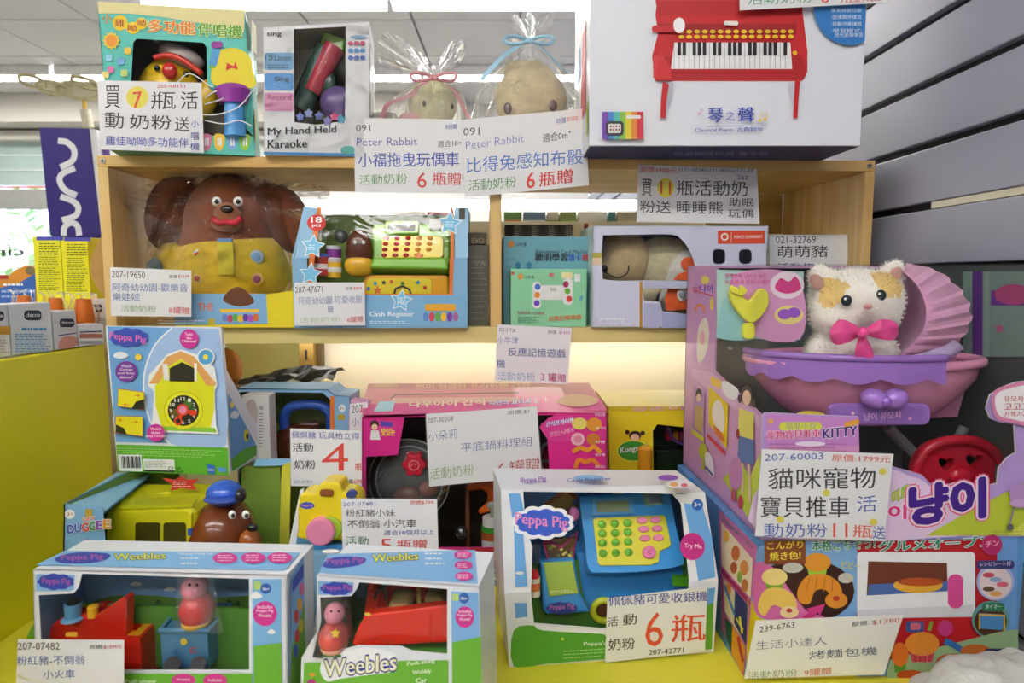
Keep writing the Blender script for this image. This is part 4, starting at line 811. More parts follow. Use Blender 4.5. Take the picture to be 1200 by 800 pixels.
# ---- small carton at the right end
f, w = onshelf(903, 1003, -.05); h = f.loc(950, 276)[1]
plain('pink_edged_carton', 'small white carton with a pink and yellow striped edge, right end of shelf', 'toy box', f, w, h, .12, C('#e4e2de', .45), MG, lambda p: (p.rect(993, 276, 1003, 290, '#e88aa0'), p.rect(993, 290, 1003, 297, '#ecdf7a'), p.rect(993, 297, 1003, 312, '#8ac88a')))
cardm('small handwritten card 021-32769 at the right end of the cubby', [(902, 275), (993, 275), (994, 330), (902, 330)], -.042, lambda p: (p.txt('021-32769', 909, 285, 956, 285, 8.5, '#2a2a30'), p.txt('萌萌豬', 911, 302, 970, 301, 14, BK, 0), p.txt('活動奶粉', 911, 320, 970, 320, 12, BL)))
card('typed card 小牛津 with 3罐贈 hanging from the shelf edge, centre', [(583, 380), (670, 384), (665, 450), (580, 446)], CY(582, .004), CY(668, .004), lambda p: (
    p.txt('021-33728', 585, 388, 604, 389, 4, '#606268'), p.txt('原價', 642, 391, 652, 391.5, 4.5, '#55565c'), p.txt('$1680', 655, 391.5, 668, 392, 4, '#c23a9a'), p.txt('小牛津', 583, 402, 607, 403, 8, '#4a62a8', -.01), p.txt('反應記憶遊戲', 596, 417, 663, 419, 10, '#3d55a0', .0), p.txt('機', 582, 431, 592, 431, 10, '#3d55a0'),
    p.txt('活動奶粉', 583, 445, 627, 446, 9.5, '#6f9cc8', -.01), p.txt('3 罐贈', 634, 446, 663, 448, 10, '#c0327a', .0)))
# ================================================================== LOWER BACK
LG = 'toy boxes on the yellow stand'
# long brown-edged cartons against the back panel
f = facing(1.50); 
# black film bag and orange ball behind the clock box
BT = ZB
t = root('backstock_carton', 'plain cream carton behind the clock box carrying a black plastic bag', 'box', (-.53, 1.42, H(ZB)), LG)
MB().box((-.53, 1.42, H(ZB)+.1225), (.26, .2, .245), C('#d9cfa8', .6), .001).build('carton_body', t); MB().box((-.53, 1.318, H(ZB)+.237), (.262, .004, .01), C('#d68a80', .5)).build('red_edge', t)
random.seed(4); bgm = C('#121215', .45, .1, 30); vs = []; n = 16
for i in range(n):
    for j in range(7):
        x = -.58+.014*i; y = 1.36+.02*j; e = .010+.032*min(1, i/9)*max(0, 1-abs(j-3)/4)+.012*noise.noise(Vector((i*.6, j*.8, 2))); vs.append((x, y, H(ZB)+.246+max(.0, e)))
b = MB().add(vs, [[i*7+j, (i+1)*7+j, (i+1)*7+j+1, i*7+j+1] for i in range(n-1) for j in range(6)], bgm); b.build('black_plastic_bag', None, 'crumpled black plastic bag behind the clock box', 'bag')
Y = 1.38; s = sc(Y); v, fc = blobby([(W(262, 432, Y), (22*s, .03, 26*s)), (W(250, 445, Y), (26*s, .03, 22*s))], .006); b = MB().add(v, fc, C('#d88a3a', .6), True); b.build('orange_soft_toy', None, 'rounded orange soft toy peeking out behind the clock box', 'soft toy')
def opencarton(nm, label, f, outpx, dp, mo, mi, holes, grp=LG, win=True, cat='toy box', skip=()):
    out = f.pl(outpx); cx = sum(p[0] for p in out)/len(out); t = root(nm, label, cat, f.at(cx, min(p[1] for p in out), -dp/2), grp)
    shell(f, out, dp, mo, mi, t, skip=skip); hh = [f.pl(h) for h in holes]
    holed(f, out, hh, .0012, mo, 'front_panel', t)
    if win:
        for h in hh: sheet(f, h, WINDOW, 'clear_window', t, -.0008)
    return t
# white carton seen edge-on
f = vert((287, 560), (317, 560), 1.01); f.O = f.hit(287, 560); 
t = plain('white_game_carton', 'white carton with a printed edge between clock box and green carton', 'toy box', Fr(Vector((f.O.x, f.O.y, H(ZB))), f.u, Z), f.loc(316, 500)[0], W(300, 463, 1.01).z-H(ZB), .03, C('#e6e4e0', .45), LG,
    lambda p: (p.blob([(288, 475), (297, 468), (302, 480), (300, 500), (290, 512)], '#c9b8b4'), p.txt('安', 304, 480, 309, 480, 5, '#44444c'), p.lines(304, 484, 309, 522, 12, '#70707a', 1, 5)))
# green carton with blue-handled toy
f = vert((317, 640), (412, 640), 1.06); f.O.z = H(ZB)
GI = C('#6f8a2c', .55, .05, 10)
t = opencarton('green_lined_carton', 'open green lined carton with a blue handled brown toy inside', f, [(279, 640), (411, 640), (410, 464), (393, 463), (384, 456), (279, 455)], .07, C('#86b4da', .4), GI, [[(281, 625), (387, 625), (387, 468), (378, 460), (281, 459)]])
p = Print(f); p.poly([(387, 464), (392, 464), (392, 640), (387, 640)], '#e07a34'); p.ell(401, 478, 4, 4.5, '#eef2f6'); p.txt('3+', 398.5, 480, 403.5, 480, 3.5, '#c03a3a', .02); p.rr(396, 485, 404, 492, 1, '#b89a3a'); p.done(t)
dbk = Print(f.shift(-.067), .001); random.seed(8)
for _ in range(16): dbk.ell(random.uniform(318, 384), random.uniform(464, 560), 1.2, 1.2, random.choice(['#3c5218', '#5a2a20', '#8aa848']), 8)
dbk.done(t, 'printed_specks')
Y = f.O.y+.03; s = sc(Y); MB().tube([W(x, y, Y) for x, y in spline([(336, 512), (333, 492), (338, 479), (352, 474), (372, 474), (384, 480), (388, 492), (387, 515)], False, 5)], 6*s, GL('#2b5cc0'), 12).build('blue_handle', t)
MB().ell(W(352, 520, Y+.005), (34*s, .03, 26*s), GL('#5c2c16')).build('toy_body', t); MB().box(W(365, 497, Y+.01), (24*s, .03, 8*s), GL('#4a2414'), .003).build('toy_cap', t)
# ---- pink cooking set carton
f = ground((425, 690), (712, 686), ZB); w = (WZ(712, 686, ZB)-WZ(425, 690, ZB)).length
PK = C('#dc2d8c', .35, .04, 8); SAL = C('#e07f88', .4, .04, 8); dp = .23
fo = [(424, 690), (712, 688), (711, 484), (640, 483), (424, 489)]
t = opencarton('cooking_set_carton', 'big magenta carton of play cooking tools with a clear round pan lid', f, fo, dp, PK, C('#3a2a2c', .6), [[(430, 680), (552, 680), (552, 640), (552, 680), (553, 681), (645, 681), (645, 562), (641, 560), (641, 520), (660, 520), (640, 502), (655, 489), (474, 493), (465, 545), (430, 543)] if False else [(429, 641), (600, 641), (644, 641), (644, 548), (641, 508), (634, 497), (650, 486), (474, 489), (466, 533), (429, 535)]])
h = f.loc(424, 489)[1]; tf = tside(f, f.loc(560, 485)[1]); p = Print(tf, .001)
sal_top = [(421, 484), (711, 480), (690, 449), (432, 450)]
p.poly(sal_top, '#d9828a'); p.poly([(424, 487), (711, 482), (704, 468), (430, 474)], '#da3a92'); p.poly([(458, 467), (650, 465), (660, 471), (462, 473)], '#e9b8a8'); p.line([(458, 468), (463, 463), (648, 460), (664, 470)], 1.3, '#2a1c1e')
p.txt('나우아이 간식', 480, 478, 568, 475, 7, '#f0e6c0', .05, 0, '#e04898'); p.txt('나만의 요리사 놀이', 574, 476, 640, 473, 6, '#f4f0f4', .03, 0, '#8a6ac8'); p.txt('쁘띠 달콤한 프라이팬 간식', 488, 457, 620, 455, 6, '#e8c48a', .03)
p.ell(452, 453, 16, 2.5, '#d8a878'); p.blob([(652, 472), (670, 463), (695, 466), (700, 473), (676, 478)], '#e0b48a'); p.poly([(438, 484), (444, 472), (463, 471), (460, 483)], '#a8d4e4'); p.done(t)
p = Print(f); p.rr(434, 492, 464, 510, 3, '#df3a92'); p.ell(439, 497, 5, 5, '#3a241c'); p.ell(439, 500, 3.6, 3.6, '#f2c8a8'); p.poly([(435, 504), (444, 504), (446, 515), (434, 515)], '#e8e4e8'); p.poly([(446, 493), (461, 495), (459, 500), (446, 499)], '#5a4ab8'); p.txt('맛있는', 447, 510, 463, 510, 8, '#f2d23a', .05)
p.poly([(632, 500), (643, 489), (672, 486), (672, 516), (650, 518), (640, 512)], '#e03c94'); p.txt('간식프라이팬', 640, 500, 672, 495, 6, '#f2f0f8', .04, 0, '#6a4ab8'); p.txt('맛있는나에게', 644, 512, 672, 506, 6, '#f2a8c8', .04)
p.ell(679, 496, 9, 7, '#e8d46a'); p.ell(696, 497, 9, 8, '#e0962a'); p.ell(677, 514, 8, 7.5, '#f0b8c4'); p.ell(677, 514, 5, 4.5, '#e088a0'); p.ell(695, 514, 8, 7, '#c87a2a'); p.line(spline([(671, 529), (680, 524), (688, 527), (696, 523), (704, 530)], False, 4), 5, '#e89a2a'); p.line(spline([(674, 548), (678, 538), (686, 541), (694, 538), (702, 546)], False, 4), 5, '#e8882a')
for y, t_ in ((487, '맛있는달'), (503, '쿠키'), (519, '식빵'), (534, '새우빵'), (548, '에비새우')): p.txt(t_, 697, y, 709, y, 3.5, '#fbe8f2', .02)
p.rect(560, 641, 644, 690, '#a82a5a'); p.poly([(552, 641), (600, 641), (600, 690), (552, 690)], '#c02a38'); p.poly([(552, 651), (597, 644), (597, 655), (552, 661)], '#e8b02a'); p.txt('小林果凍', 566, 656, 592, 653, 6, '#3a2018', .02)
p.poly([(552, 664), (598, 661), (598, 684), (552, 684)], '#4a8fae'); p.txt('平底鍋', 552, 682, 600, 678, 17, '#f4f2f0', .04, 0, '#20242c'); p.rect(552, 685, 600, 690, '#e8d01e'); p.done(t)
Y = f.O.y+.05; s = sc(Y)
LIDM = clear('clear_lid', .12, .05, 5, .03, (.85, .95, .95))
cl = W(480, 562, Y); b = MB(); vs = []; nn = 36
for i in range(9):
    a = i/8*1.45; rr_ = math.sin(a)/math.sin(1.45)*48*s; dd = (math.cos(a))*.035
    for k in range(nn): th_ = 2*math.pi*k/nn; vs.append(cl+Vector((math.cos(th_)*rr_, -dd, math.sin(th_)*rr_*1.05)))
b.add(vs, [[i*nn+k, i*nn+(k+1) % nn, (i+1)*nn+(k+1) % nn, (i+1)*nn+k] for i in range(8) for k in range(nn)], LIDM, True).build('pan_lid', t)
for rr_ in (48, 40): MB().tube([cl+Vector((math.cos(a)*rr_*s, -.004, math.sin(a)*rr_*s*1.05)) for a in [2*math.pi*k/40 for k in range(40)]], .0016, clear('lid_rim_clear', .35, 0, 5, .1), 6, True).build('lid_rim', t)
kb_ = MB()
kf = f.shift(-.01); kb_.prism(kf, kf.pl([(485+(13+1.8*math.cos(6*a))*math.cos(a), 545+(13+1.8*math.cos(6*a))*math.sin(a)) for a in [2*math.pi*k/48 for k in range(48)]]), -.02, 0, GL('#d81f3c'), .003); kb_.build('red_flower_knob', t)
kp = Print(kf, .0004); kp.line(ellp(485, 545, 6, 5.5), 1, '#ef8a98', True); kp.line(spline([(481, 547), (484, 543), (488, 545)], False, 4), 1, '#ef8a98'); kp.done(t, 'knob_emboss')
MB().ell(W(480, 580, Y+.03), (46*s, .02, 40*s), GL('#2c2c30')).build('frying_pan', t)
b = MB(); b.ell(W(478, 582, Y), (18*s, .012, 14*s), GL('#7a2c1e')).ell(W(502, 572, Y), (12*s, .012, 10*s), GL('#a03024')); b.build('play_food', t)
b = MB(); b.tube([W(x, y, Y) for x, y in spline([(548, 571), (566, 566), (578, 574), (576, 590), (562, 600)], False, 5)], [2*s+6.5*s*math.sin(math.pi*min(1, (k+3)/24)) for k in range(21)], GL('#e06020'), 12); b.build('toy_shrimp', t)
Y2 = f.O.y+.03; s = sc(Y2)
for cy, hh, rr_, c in ((610, 9, 12, '#dfe0e4'), (617.5, 5, 14, '#3a9a3c'), (625, 8, 14, '#b0542a'), (634, 9, 13, '#e4e4e8')): MB().cyl(W(577, cy+hh/2, Y2), W(577, cy-hh/2, Y2), rr_*s, GL(c)).build('sandwich_layer', t)
b = MB(); b.box(W(577, 598, Y2), (5*s, .006, 16*s), GL('#8f9a90'), .001).ell(W(577, 592, Y2), (7*s, .004, 5*s), GL('#8f9a90')); b.build('toy_spatula', t)
MB().ell(W(541, 625, Y2+.005), (8*s, .01, 10*s), C('#6a6a70', .2, 0, 5, 0, 0, 0, .8)).build('toy_strainer', t); MB().cyl(W(548, 640, Y2+.01), W(548, 560, Y2+.02), 3*s, GL('#6a3a2a')).build('dark_handle', t)
wk = MB(); gm = C('#3a3a40', .4); wk.tube([W(x, y, Y+.005) for x, y in ellp(645, 537, 13, 19)], 2.6*s, C('#7a7f88', .3), 8, True); wk.ell(W(645, 537, Y+.01), (11*s, .006, 17*s), GL('#8a1e30')); wk.box(W(645, 537, Y+.002), (2.5*s, .004, 32*s), C('#7a7f88', .3)).box(W(645, 540, Y+.002), (20*s, .004, 2.5*s), C('#7a7f88', .3)); wk.build('divided_pan', t)
sf = f.shift(.004)
card('typed card 207-30208 for a flat pan cooking set, on the magenta carton', [(499, 485), (629, 476), (635, 558), (503, 570)], f.hit(503, 540).y-.006, f.hit(630, 540).y-.006, lambda p: (
    p.txt('207-30208', 501, 496, 531, 493, 6, '#5c5e64'), p.txt('原價:$1', 595, 486, 620, 484, 5, '#5c5e64'), p.txt('小朵莉', 502, 517, 536, 513, 11, '#4a5fa0', -.01), p.txt('平底鍋料理組', 540, 530, 624, 522, 11, '#4a62a8', -.01),
    p.txt('活動奶粉', 504, 562, 555, 556, 13, '#7fa850', -.01), p.txt('6', 583, 556, 592, 555, 13, '#c03a44'), p.txt('罐贈', 597, 556, 632, 551, 16, '#c03a44', -.005)))
card('clipped card edge showing 207 and 小, wedged left of the magenta carton', [(410, 473), (431, 471), (430, 560), (409, 560)], 1.03, 1.03, lambda p: (p.txt('207', 412, 484, 425, 483, 9, '#50525a'), p.txt('小', 412, 499, 421, 499, 9, '#6a80c0')))
lp = MB(); lf = facing(1.04); lp.prism(lf, lf.pl([(407, 640), (424, 640), (424, 489), (430, 472), (411, 469), (409, 480)]), -.03, 0, C('#d8a0cc', .5)); lp.build('lilac_slim_carton', None, 'slim lilac carton standing against the magenta carton', 'box')
# ---- yellow carton
f = ground((712, 690), (830, 690), ZB); f = f.shift(-.10); f.O.z = H(ZB)
YC = C('#e6cf1e', .4, .03, 8)
t = opencarton('yellow_toy_carton', 'yellow carton with a green oval emblem, right of the magenta one', f, [(716, 660), (832, 660), (832, 476), (712, 476)], .16, YC, C('#2f5a2a', .6), [[(767, 640), (832-6, 640), (832-6, 503), (770, 497), (765, 505)]])
p = Print(f); p.rect(712, 476, 832, 481, '#cdb41e'); p.txt('콩순이', 740, 482, 800, 480, 5, '#e8a0c0', .03); p.ell(742, 528, 20, 13, '#e8e23a'); p.ell(742, 528, 18, 11.5, '#3c9a34'); p.txt('Kongsuni', 727, 533, 758, 528, 9, '#eef6e8', .03, 0, '#2a6a28')
p.ell(744, 510, 7, 5.5, '#3a1e16'); p.ell(744, 512, 5, 4, '#f2cda8'); p.ell(735, 506, 2.6, 2.6, '#3a1e16'); p.ell(753, 507, 2.6, 2.6, '#3a1e16'); p.done(t)
Y = f.O.y+.05; s = sc(Y); b = MB(); b.tube([W(x, y, Y) for x, y in spline([(782, 500), (790, 515), (808, 522), (830, 521)], False, 5)], 2*s, GL('#8a5ab8'), 8); b.build('purple_tray_rim', t)
for i, c in enumerate(('#b82a3c', '#e0a020', '#cf5a78', '#d8c82a', '#4a9a3a', '#a83a2a')): MB().box(W(783+i*8, 510, Y+.01), (6.5*s, .015, 12*s), GL(c), .002).build('toy_vegetable', t)
MB().cyl(W(756, 556, Y-.062), W(756, 526, Y-.062), 8*s, GL('#d8961e')).ell(W(756, 526, Y-.062), (8*s, .009, 5*s), GL('#e0a42a')).build('orange_peg', t)
MB().box(W(800, 540, Y+.03), (70*s, .03, 34*s), GL('#2c3c28'), .004).build('dark_green_tray', t)
# ================================================================== LOWER LEFT
# ---- bus carton
zt_ = W(75, 592, .80).z; f = ground((78, 745), (342, 745), ZB)
f = vert((75, 640), (342, 640), .80); f.O.z = H(ZB)
dp = .19
t = opencarton('toy_bus_carton', 'blue open carton with a yellow toy bus fronted by a brown dog head', f, [(72, 745), (352, 745), (350, 690), (128, 690), (120, 594), (75, 590)], dp, C('#7db4de', .4, .03, 10), C('#7b9a3e', .5, .05, 10), [], skip=(2, 3, 4))
# folded flap over the left corner
fl_ = MB(); q = [W(75, 592, .80), W(121, 600, .80), W(177, 556, .985), W(137, 553, .985)]; fl_.add(q, [[0, 1, 2, 3]], C('#8cc4e8', .35)); fl_.add([v-Vector((0, 0, .003)) for v in q], [[3, 2, 1, 0]], C('#8cc4e8', .35)); fl_.build('top_flap', t)
q = [W(297, 541, .985), W(341, 537, .985), W(352, 590, .80), W(341, 592, .80)]
MB().add([W(300, 537, .985), W(342, 537, .985), W(338, 545, .96), W(297, 546, .96)], [[0, 1, 2, 3]], C('#8cc4e8', .35)).build('top_flap', t)
rs = vert((332, 640), (352, 640), .96, .80)
p = Print(f); p.ell(82, 602, 6, 5.5, '#eef2f6'); p.txt('3+', 79, 604, 86, 604, 4, '#c03a3a', .02); p.rr(100, 596, 109, 605, 1, '#b89a3a')
p.txt('HEY', 98, 611, 112, 609, 5, '#e87a2a', .04, 0, '#f4f4f4'); 
for i, (ch_, c) in enumerate(zip('DUGGEE', ('#3a62c8', '#3a62c8', '#d8402a', '#3a9a3a', '#8a4ab8', '#e8a02a'))): p.txt(ch_, 80+i*8.6, 624-i*1.3, 87.8+i*8.6, 624-i*1.3, 9.5, c, .05, 0, '#f4f6fa')
p.star(103, 642, 13, '#d8342e'); p.done(t)
Y = .93; s = sc(Y); YT = GL('#d9d41e')
bf1 = fr2(W(124, 650, .85), W(232, 650, .85)); b = MB()
b.prism(bf1, bf1.pl([(122, 650), (122, 603), (128, 596), (224, 594), (230, 600), (230, 650)]), -.10, 0, YT, .006); b.build('bus_body', t)
tf_ = MB(); roof = [W(132, 597, .85), W(226, 594, .85), W(243, 572, .955), W(152, 570, .955)]; tf_.add(roof+[v+Vector((0, 0, .004)) for v in roof], [[4, 5, 6, 7], [0, 1, 5, 4], [1, 2, 6, 5], [2, 3, 7, 6], [3, 0, 4, 7]], GL('#c8cc1c')).build('bus_roof', t)
MB().tube([W(x, y, .91-.0*x) for x, y in ((172, 584), (184, 579), (196, 577), (205, 582))], .0022, GL('#dcd820'), 8).build('roof_handle', t)
for x0, x1 in ((159, 188), (192, 218)): MB().prism(bf1, bf1.pl(rrp(x0, 612, x1, 646, 3)), 0, .0012, C('#4c4612', .25)).build('bus_window', t)
MB().prism(bf1, bf1.pl([(222, 650), (226, 650), (226, 600), (222, 600)]), 0, .004, GL('#e2dc26')).build('door_post', t)
v, fc = blobby([(W(263, 625, .88), (37*sc(.88), .05, 44*sc(.88))), (W(245, 640, .86), (24*sc(.86), .03, 34*sc(.86)))], .006)
MB().add(v, fc, GL('#7a3c1c'), True).build('brown_dog_front', t)
MB().ell(W(293, 634, .845), (13*sc(.845), .014, 15*sc(.845)), GL('#a85c28')).build('tan_muzzle', t)
MB().ell(W(296, 618, .828), (6*s, .006, 4.5*s), GL('#17171a')).build('nose', t)
for ex in (272, 288): MB().ell(W(ex, 603, .838), (4*s, .004, 5*s), GL('#f0f0ec')).ell(W(ex+1, 604, .833), (1.9*s, .002, 2.4*s), GL('#111111')).build('eye', t)
b = MB(); b.ell(W(263, 578, .87), (20*s, .022, 15*s), GL('#2f62d0')); b.ell(W(262, 584, .855), (22*s, .018, 4*s), GL('#2850b8')); b.build('blue_cap', t); MB().ell(W(282, 580, .85), (6*s, .01, 8*s), GL('#26262c')).build('cap_button', t)
MB().box(W(223, 623, .846), (5*s, .004, 8*s), GL('#3a5ac0'), .001).build('blue_latch', t)
st_ = vert((195, 575), (230, 575), .90); MB().prism(st_, st_.pl(starp(211, 566, 21, 5, .55, .1)[:0] or [(190, 560), (205, 562), (212, 558), (218, 562), (232, 561), (226, 568), (230, 574), (212, 572), (200, 575), (202, 568)]), -.001, 0, C('#c83028', .5)).build('red_star_sticker', t)
p = Print(st_); p.lines(203, 564, 224, 569, 3, '#f4c8c0', .9, 3); p.done(t, 'sticker_print')
bk = Print(f.shift(-dp+.002), .002); random.seed(9)
for _ in range(26): bk.ell(random.uniform(270, 335), random.uniform(548, 640), 1.3, 1.5, random.choice(['#5a3a20', '#3a6a9a', '#4a6020', '#86602a']), 8)
bk.done(t, 'printed_specks')
grn = vert((283, 640), (336, 640), .965); MB().prism(grn, grn.pl([(283, 650), (333, 650), (328, 545), (283, 546)]), -.001, 0, C('#7b9a3e', .5, .05, 10)).build('green_liner', t)
MB().add([W(330, 545, .965), W(341, 541, .95), W(338, 690, .95), W(326, 690, .965)], [[0, 1, 2, 3]], C('#e3de4a', .5)).build('yellow_edge_flap', t)
MB().box(W(320, 690, .97), (.16, .004, .09), C('#7b9a3e', .5)).build('green_liner', t)
# ---- clock carton (wedge)
f = vert((138, 553), (269.5, 558), .945, .925); f.O.z = WZ(138, 553, -.28).z
A = [(138, 553), (269.5, 558), (259, 383), (123.6, 380)]
out = f.pl(A); w = out[1][0]
t = root('clock_toy_carton', 'wedge-shaped blue carton back picturing a yellow house clock', 'toy box', f.at(w/2, 0, -.05), LG)
WHt = C('#e6e9ee', .4, .02, 8)
rs_ = rside(f, w); sd = rs_.pl([(269.5, 558), (303, 535), (303, 517), (262, 441.5)])
prof = [(0, 0), (.105, 0), (.105, .022), (.008, out[2][1]-.062), (.004, out[2][1]), (0, out[2][1])]
b = MB(); n_ = len(prof); k1 = out[3][0]/out[3][1]; k2 = (out[2][0]-w)/out[2][1]
L_ = [f.at(k1*z, z, -d) for d, z in prof]; R_ = [f.at(w+k2*z, z, -d) for d, z in prof]
b.add(L_+R_, [list(range(n_)), list(range(2*n_-1, n_-1, -1))]+[[i, i+n_, (i+1) % n_+n_, (i+1) % n_] for i in range(n_)], WHt); b.build('carton_body', t)
def pc(x, y): return (120+x/4.21, 375+y/4.21)
def pcs(l): return [pc(*q) for q in l]
p = Print(f)
p.poly(pcs([(25, 30), (575, 42), (612, 612), (68, 600)]), '#6fa8e0'); p.poly(pcs(spline([(345, 38), (270, 110), (225, 200), (205, 300), (215, 420), (250, 520), (330, 606), (610, 612), (575, 42)], False, 4)), '#a3c2ec')
p.line(pcs(spline([(345, 38), (270, 110), (225, 200), (205, 300), (215, 420), (250, 520), (335, 608)], False, 5)), 2, '#e8eef6')
p.poly(pcs([(70, 612), (620, 628), (625, 765), (80, 745)]), '#5fb32e'); p.lines(*pc(76, 628), *pc(600, 660), 4, '#a8dc78', .8, 2, .03)
p.poly(pcs([(78, 662), (195, 662), (200, 745), (88, 742)]), '#ecefee')
for i in range(14): p.line([pc(95+i*7, 670), pc(100+i*7, 728)], .5+.5*(i % 3), '#2a2a2e')
p.poly(pcs([(205, 682), (358, 686), (362, 748), (210, 744)]), '#e4e8e4'); p.poly(pcs([(208, 736), (362, 740), (362, 748), (210, 744)]), '#30343a'); p.lines(*pc(215, 695), *pc(340, 720), 4, '#8a9090', .7, 7); p.txt('CE', *pc(330, 738), *pc(356, 740), 4.5, '#30343a', .02)
p.txt('♻', *pc(370, 752), *pc(400, 754), 7, '#1e4a20', .02); p.poly(pcs([(520, 708), (560, 716), (560, 760), (524, 752)]), '#2f6fc4'); p.txt('Hasbro', *pc(524, 742), *pc(556, 742), 3.5, '#e8f0fa'); p.poly(pcs([(575, 722), (615, 726), (615, 748), (577, 744)]), '#5a9ae0')
p.poly([(pc(130, 85)[0]+dx, pc(130, 85)[1]+dy) for dx, dy in [(x-0, y-0) for x, y in cloudp(1.5, 0, 21, 10)]], '#3a4fb8'); p.txt('Peppa Pig', *pc(42, 100), *pc(222, 122), 10.5, '#e070b8', .03)
p.blob(pcs([(60, 172), (85, 155), (115, 158), (135, 175), (110, 188), (75, 186)]), '#e6ecf2'); p.ell(*pc(183, 181), 3.8, 3.8, '#f2d84a')
p.ell(*pc(433, 92), 11, 11.5, '#d0329a'); p.txt('Twist', *pc(412, 76), *pc(452, 76), 3.8, '#fbe6f4', .02); p.txt('the', *pc(420, 94), *pc(446, 94), 3.5, '#fbe6f4', .02); p.txt('Chimney!', *pc(398, 112), *pc(468, 112), 3.8, '#fbe6f4', .02)
p.ell(*pc(125, 252), 12.8, 12.2, '#7a3aa0')
for i, t_ in enumerate(('Watch', 'George', 'and Suzy', 'dance!')): p.txt(t_, pc(125, 0)[0]-len(t_)*1.25, pc(0, 232+18*i)[1], pc(125, 0)[0]+len(t_)*1.25, pc(0, 232+18*i)[1], 3.5, '#f2e6f6', .02)
# house clock
p.poly([(x, y) for x, y in pcs([(232, 318), (236, 270), (330, 165), (395, 142), (470, 168), (560, 230), (575, 320), (560, 345), (568, 520), (585, 560), (250, 548), (262, 350)])], '#eef0ee')
p.ell(*pc(517, 181), 10.5, 10, '#eef0ee'); p.ell(*pc(517, 181), 8.8, 8.6, '#58aadc'); p.ell(*pc(516, 181), 3, 3, '#f4e04a')
p.poly(pcs([(268, 320), (340, 218), (395, 190), (470, 225), (560, 320), (558, 440), (540, 530), (300, 520), (270, 420)]), '#dfdf22')
p.poly(pcs([(238, 312), (325, 180), (395, 152), (460, 178), (568, 310), (560, 322), (520, 320), (470, 240), (395, 188), (335, 225), (285, 312)]), '#e0a460')
p.poly(pcs([(290, 520), (560, 528), (572, 550), (300, 540)]), '#8ccb3a'); p.poly(pcs([(340, 235), (400, 205), (462, 235), (460, 302), (340, 300)]), '#2c2a20')
p.poly(pcs([(303, 212), (330, 215), (338, 295), (312, 292)]), '#e4e6e2'); p.poly(pcs([(460, 210), (474, 212), (474, 300), (463, 300)]), '#f2f2ee')
cx, cy = pc(408, 443); p.ell(cx, cy, 22.5, 22, '#e8e428'); p.line(ellp(cx, cy, 22.5, 22), .8, '#b8b418', True); p.ell(cx, cy, 18.2, 18, '#23261e')
for i, c in ((0, '#2f6a3a'), (60, '#4a7a2a'), (200, '#6a5a20')): p.ell(cx+11*math.cos(R(i)), cy-9*math.sin(R(i)), 5, 5, c, 14)
for i in range(12):
    a = R(30*(i+1)); x = cx+14.3*math.sin(a); y = cy-14*math.cos(a); t_ = str(i+1); p.txt(t_, x-1.3*len(t_), y+2, x+1.3*len(t_), y+2, 4, '#f4f4ee', .03)
p.line([(cx, cy), (cx-5, cy+11)], 4.5, '#e0401e'); p.ell(cx-5.5, cy+12, 5, 5, '#e0401e'); p.ell(cx-5.5, cy+12, 3, 3, '#2a2a20'); p.line([(cx, cy), (cx+12, cy+2)], 4, '#e0401e'); p.ell(cx+12, cy+2.5, 4.6, 3.6, '#e0401e'); p.ell(cx, cy-1, 7, 7, '#e0401e'); p.ell(cx, cy-1, 4.6, 4.6, '#e88ab0')
for (x0, y0, x1, y1), sw in (((92, 335, 218, 438), 0), ((80, 468, 212, 568), 1)):
    q = pcs([(x0, y0), (x1, y0+14*(1-sw)+3), (x1, y1), (x0-4, y1-18)]); p.poly(q, '#e9dd22'); p.line(q, .9, '#b8446a', True)
    if sw: p.poly(pcs([(x0, y1-20), (x0+2, y1-58), (x0+40, y1-40), (x0+56, y1-8)]), '#23261e'); p.txt('→', *pc(160, 505), *pc(190, 505), 3, '#d83a1e', .03); p.txt('←', *pc(94, 495), *pc(122, 495), 3, '#d83a1e', .03)
    else: p.poly(pcs([(x1-62, y1-4), (x1-40, y1-40), (x1, y1-52), (x1, y1-2)]), '#23261e'); p.txt('→', *pc(170, 375), *pc(198, 375), 3, '#d83a1e', .03); p.txt('←', *pc(118, 418), *pc(145, 418), 3, '#d83a1e', .03)
p.ell(*pc(277, 550), 10.2, 10.2, '#d0329a')
for i, t_ in enumerate(('Watch', 'them', 'play inside')): p.txt(t_, pc(277, 0)[0]-len(t_)*.85-2, pc(0, 538+18*i)[1], pc(277, 0)[0]+len(t_)*.85+2, pc(0, 538+18*i)[1], 3.4, '#fbe6f4', .02)
p.done(t)
sdf = Fr(f.at(w, 0), -f.n, f.v); p = Print(sdf, .001)
p.poly([(267, 461), (298, 518), (299, 533), (271, 551)], '#6aa4dc'); p.poly([(270, 538), (285, 526), (300, 521), (300, 533), (272, 552)], '#5fb32e'); p.ell(271, 474, 2.4, 3.6, '#f0dc5a'); p.blob([(269, 487), (273, 481), (279, 484), (277, 490), (271, 490)], '#e8eef4'); p.ell(288, 510, 3, 7, '#e8e02a'); p.ell(289, 511, 1.6, 3.5, '#23261e'); p.done(t)
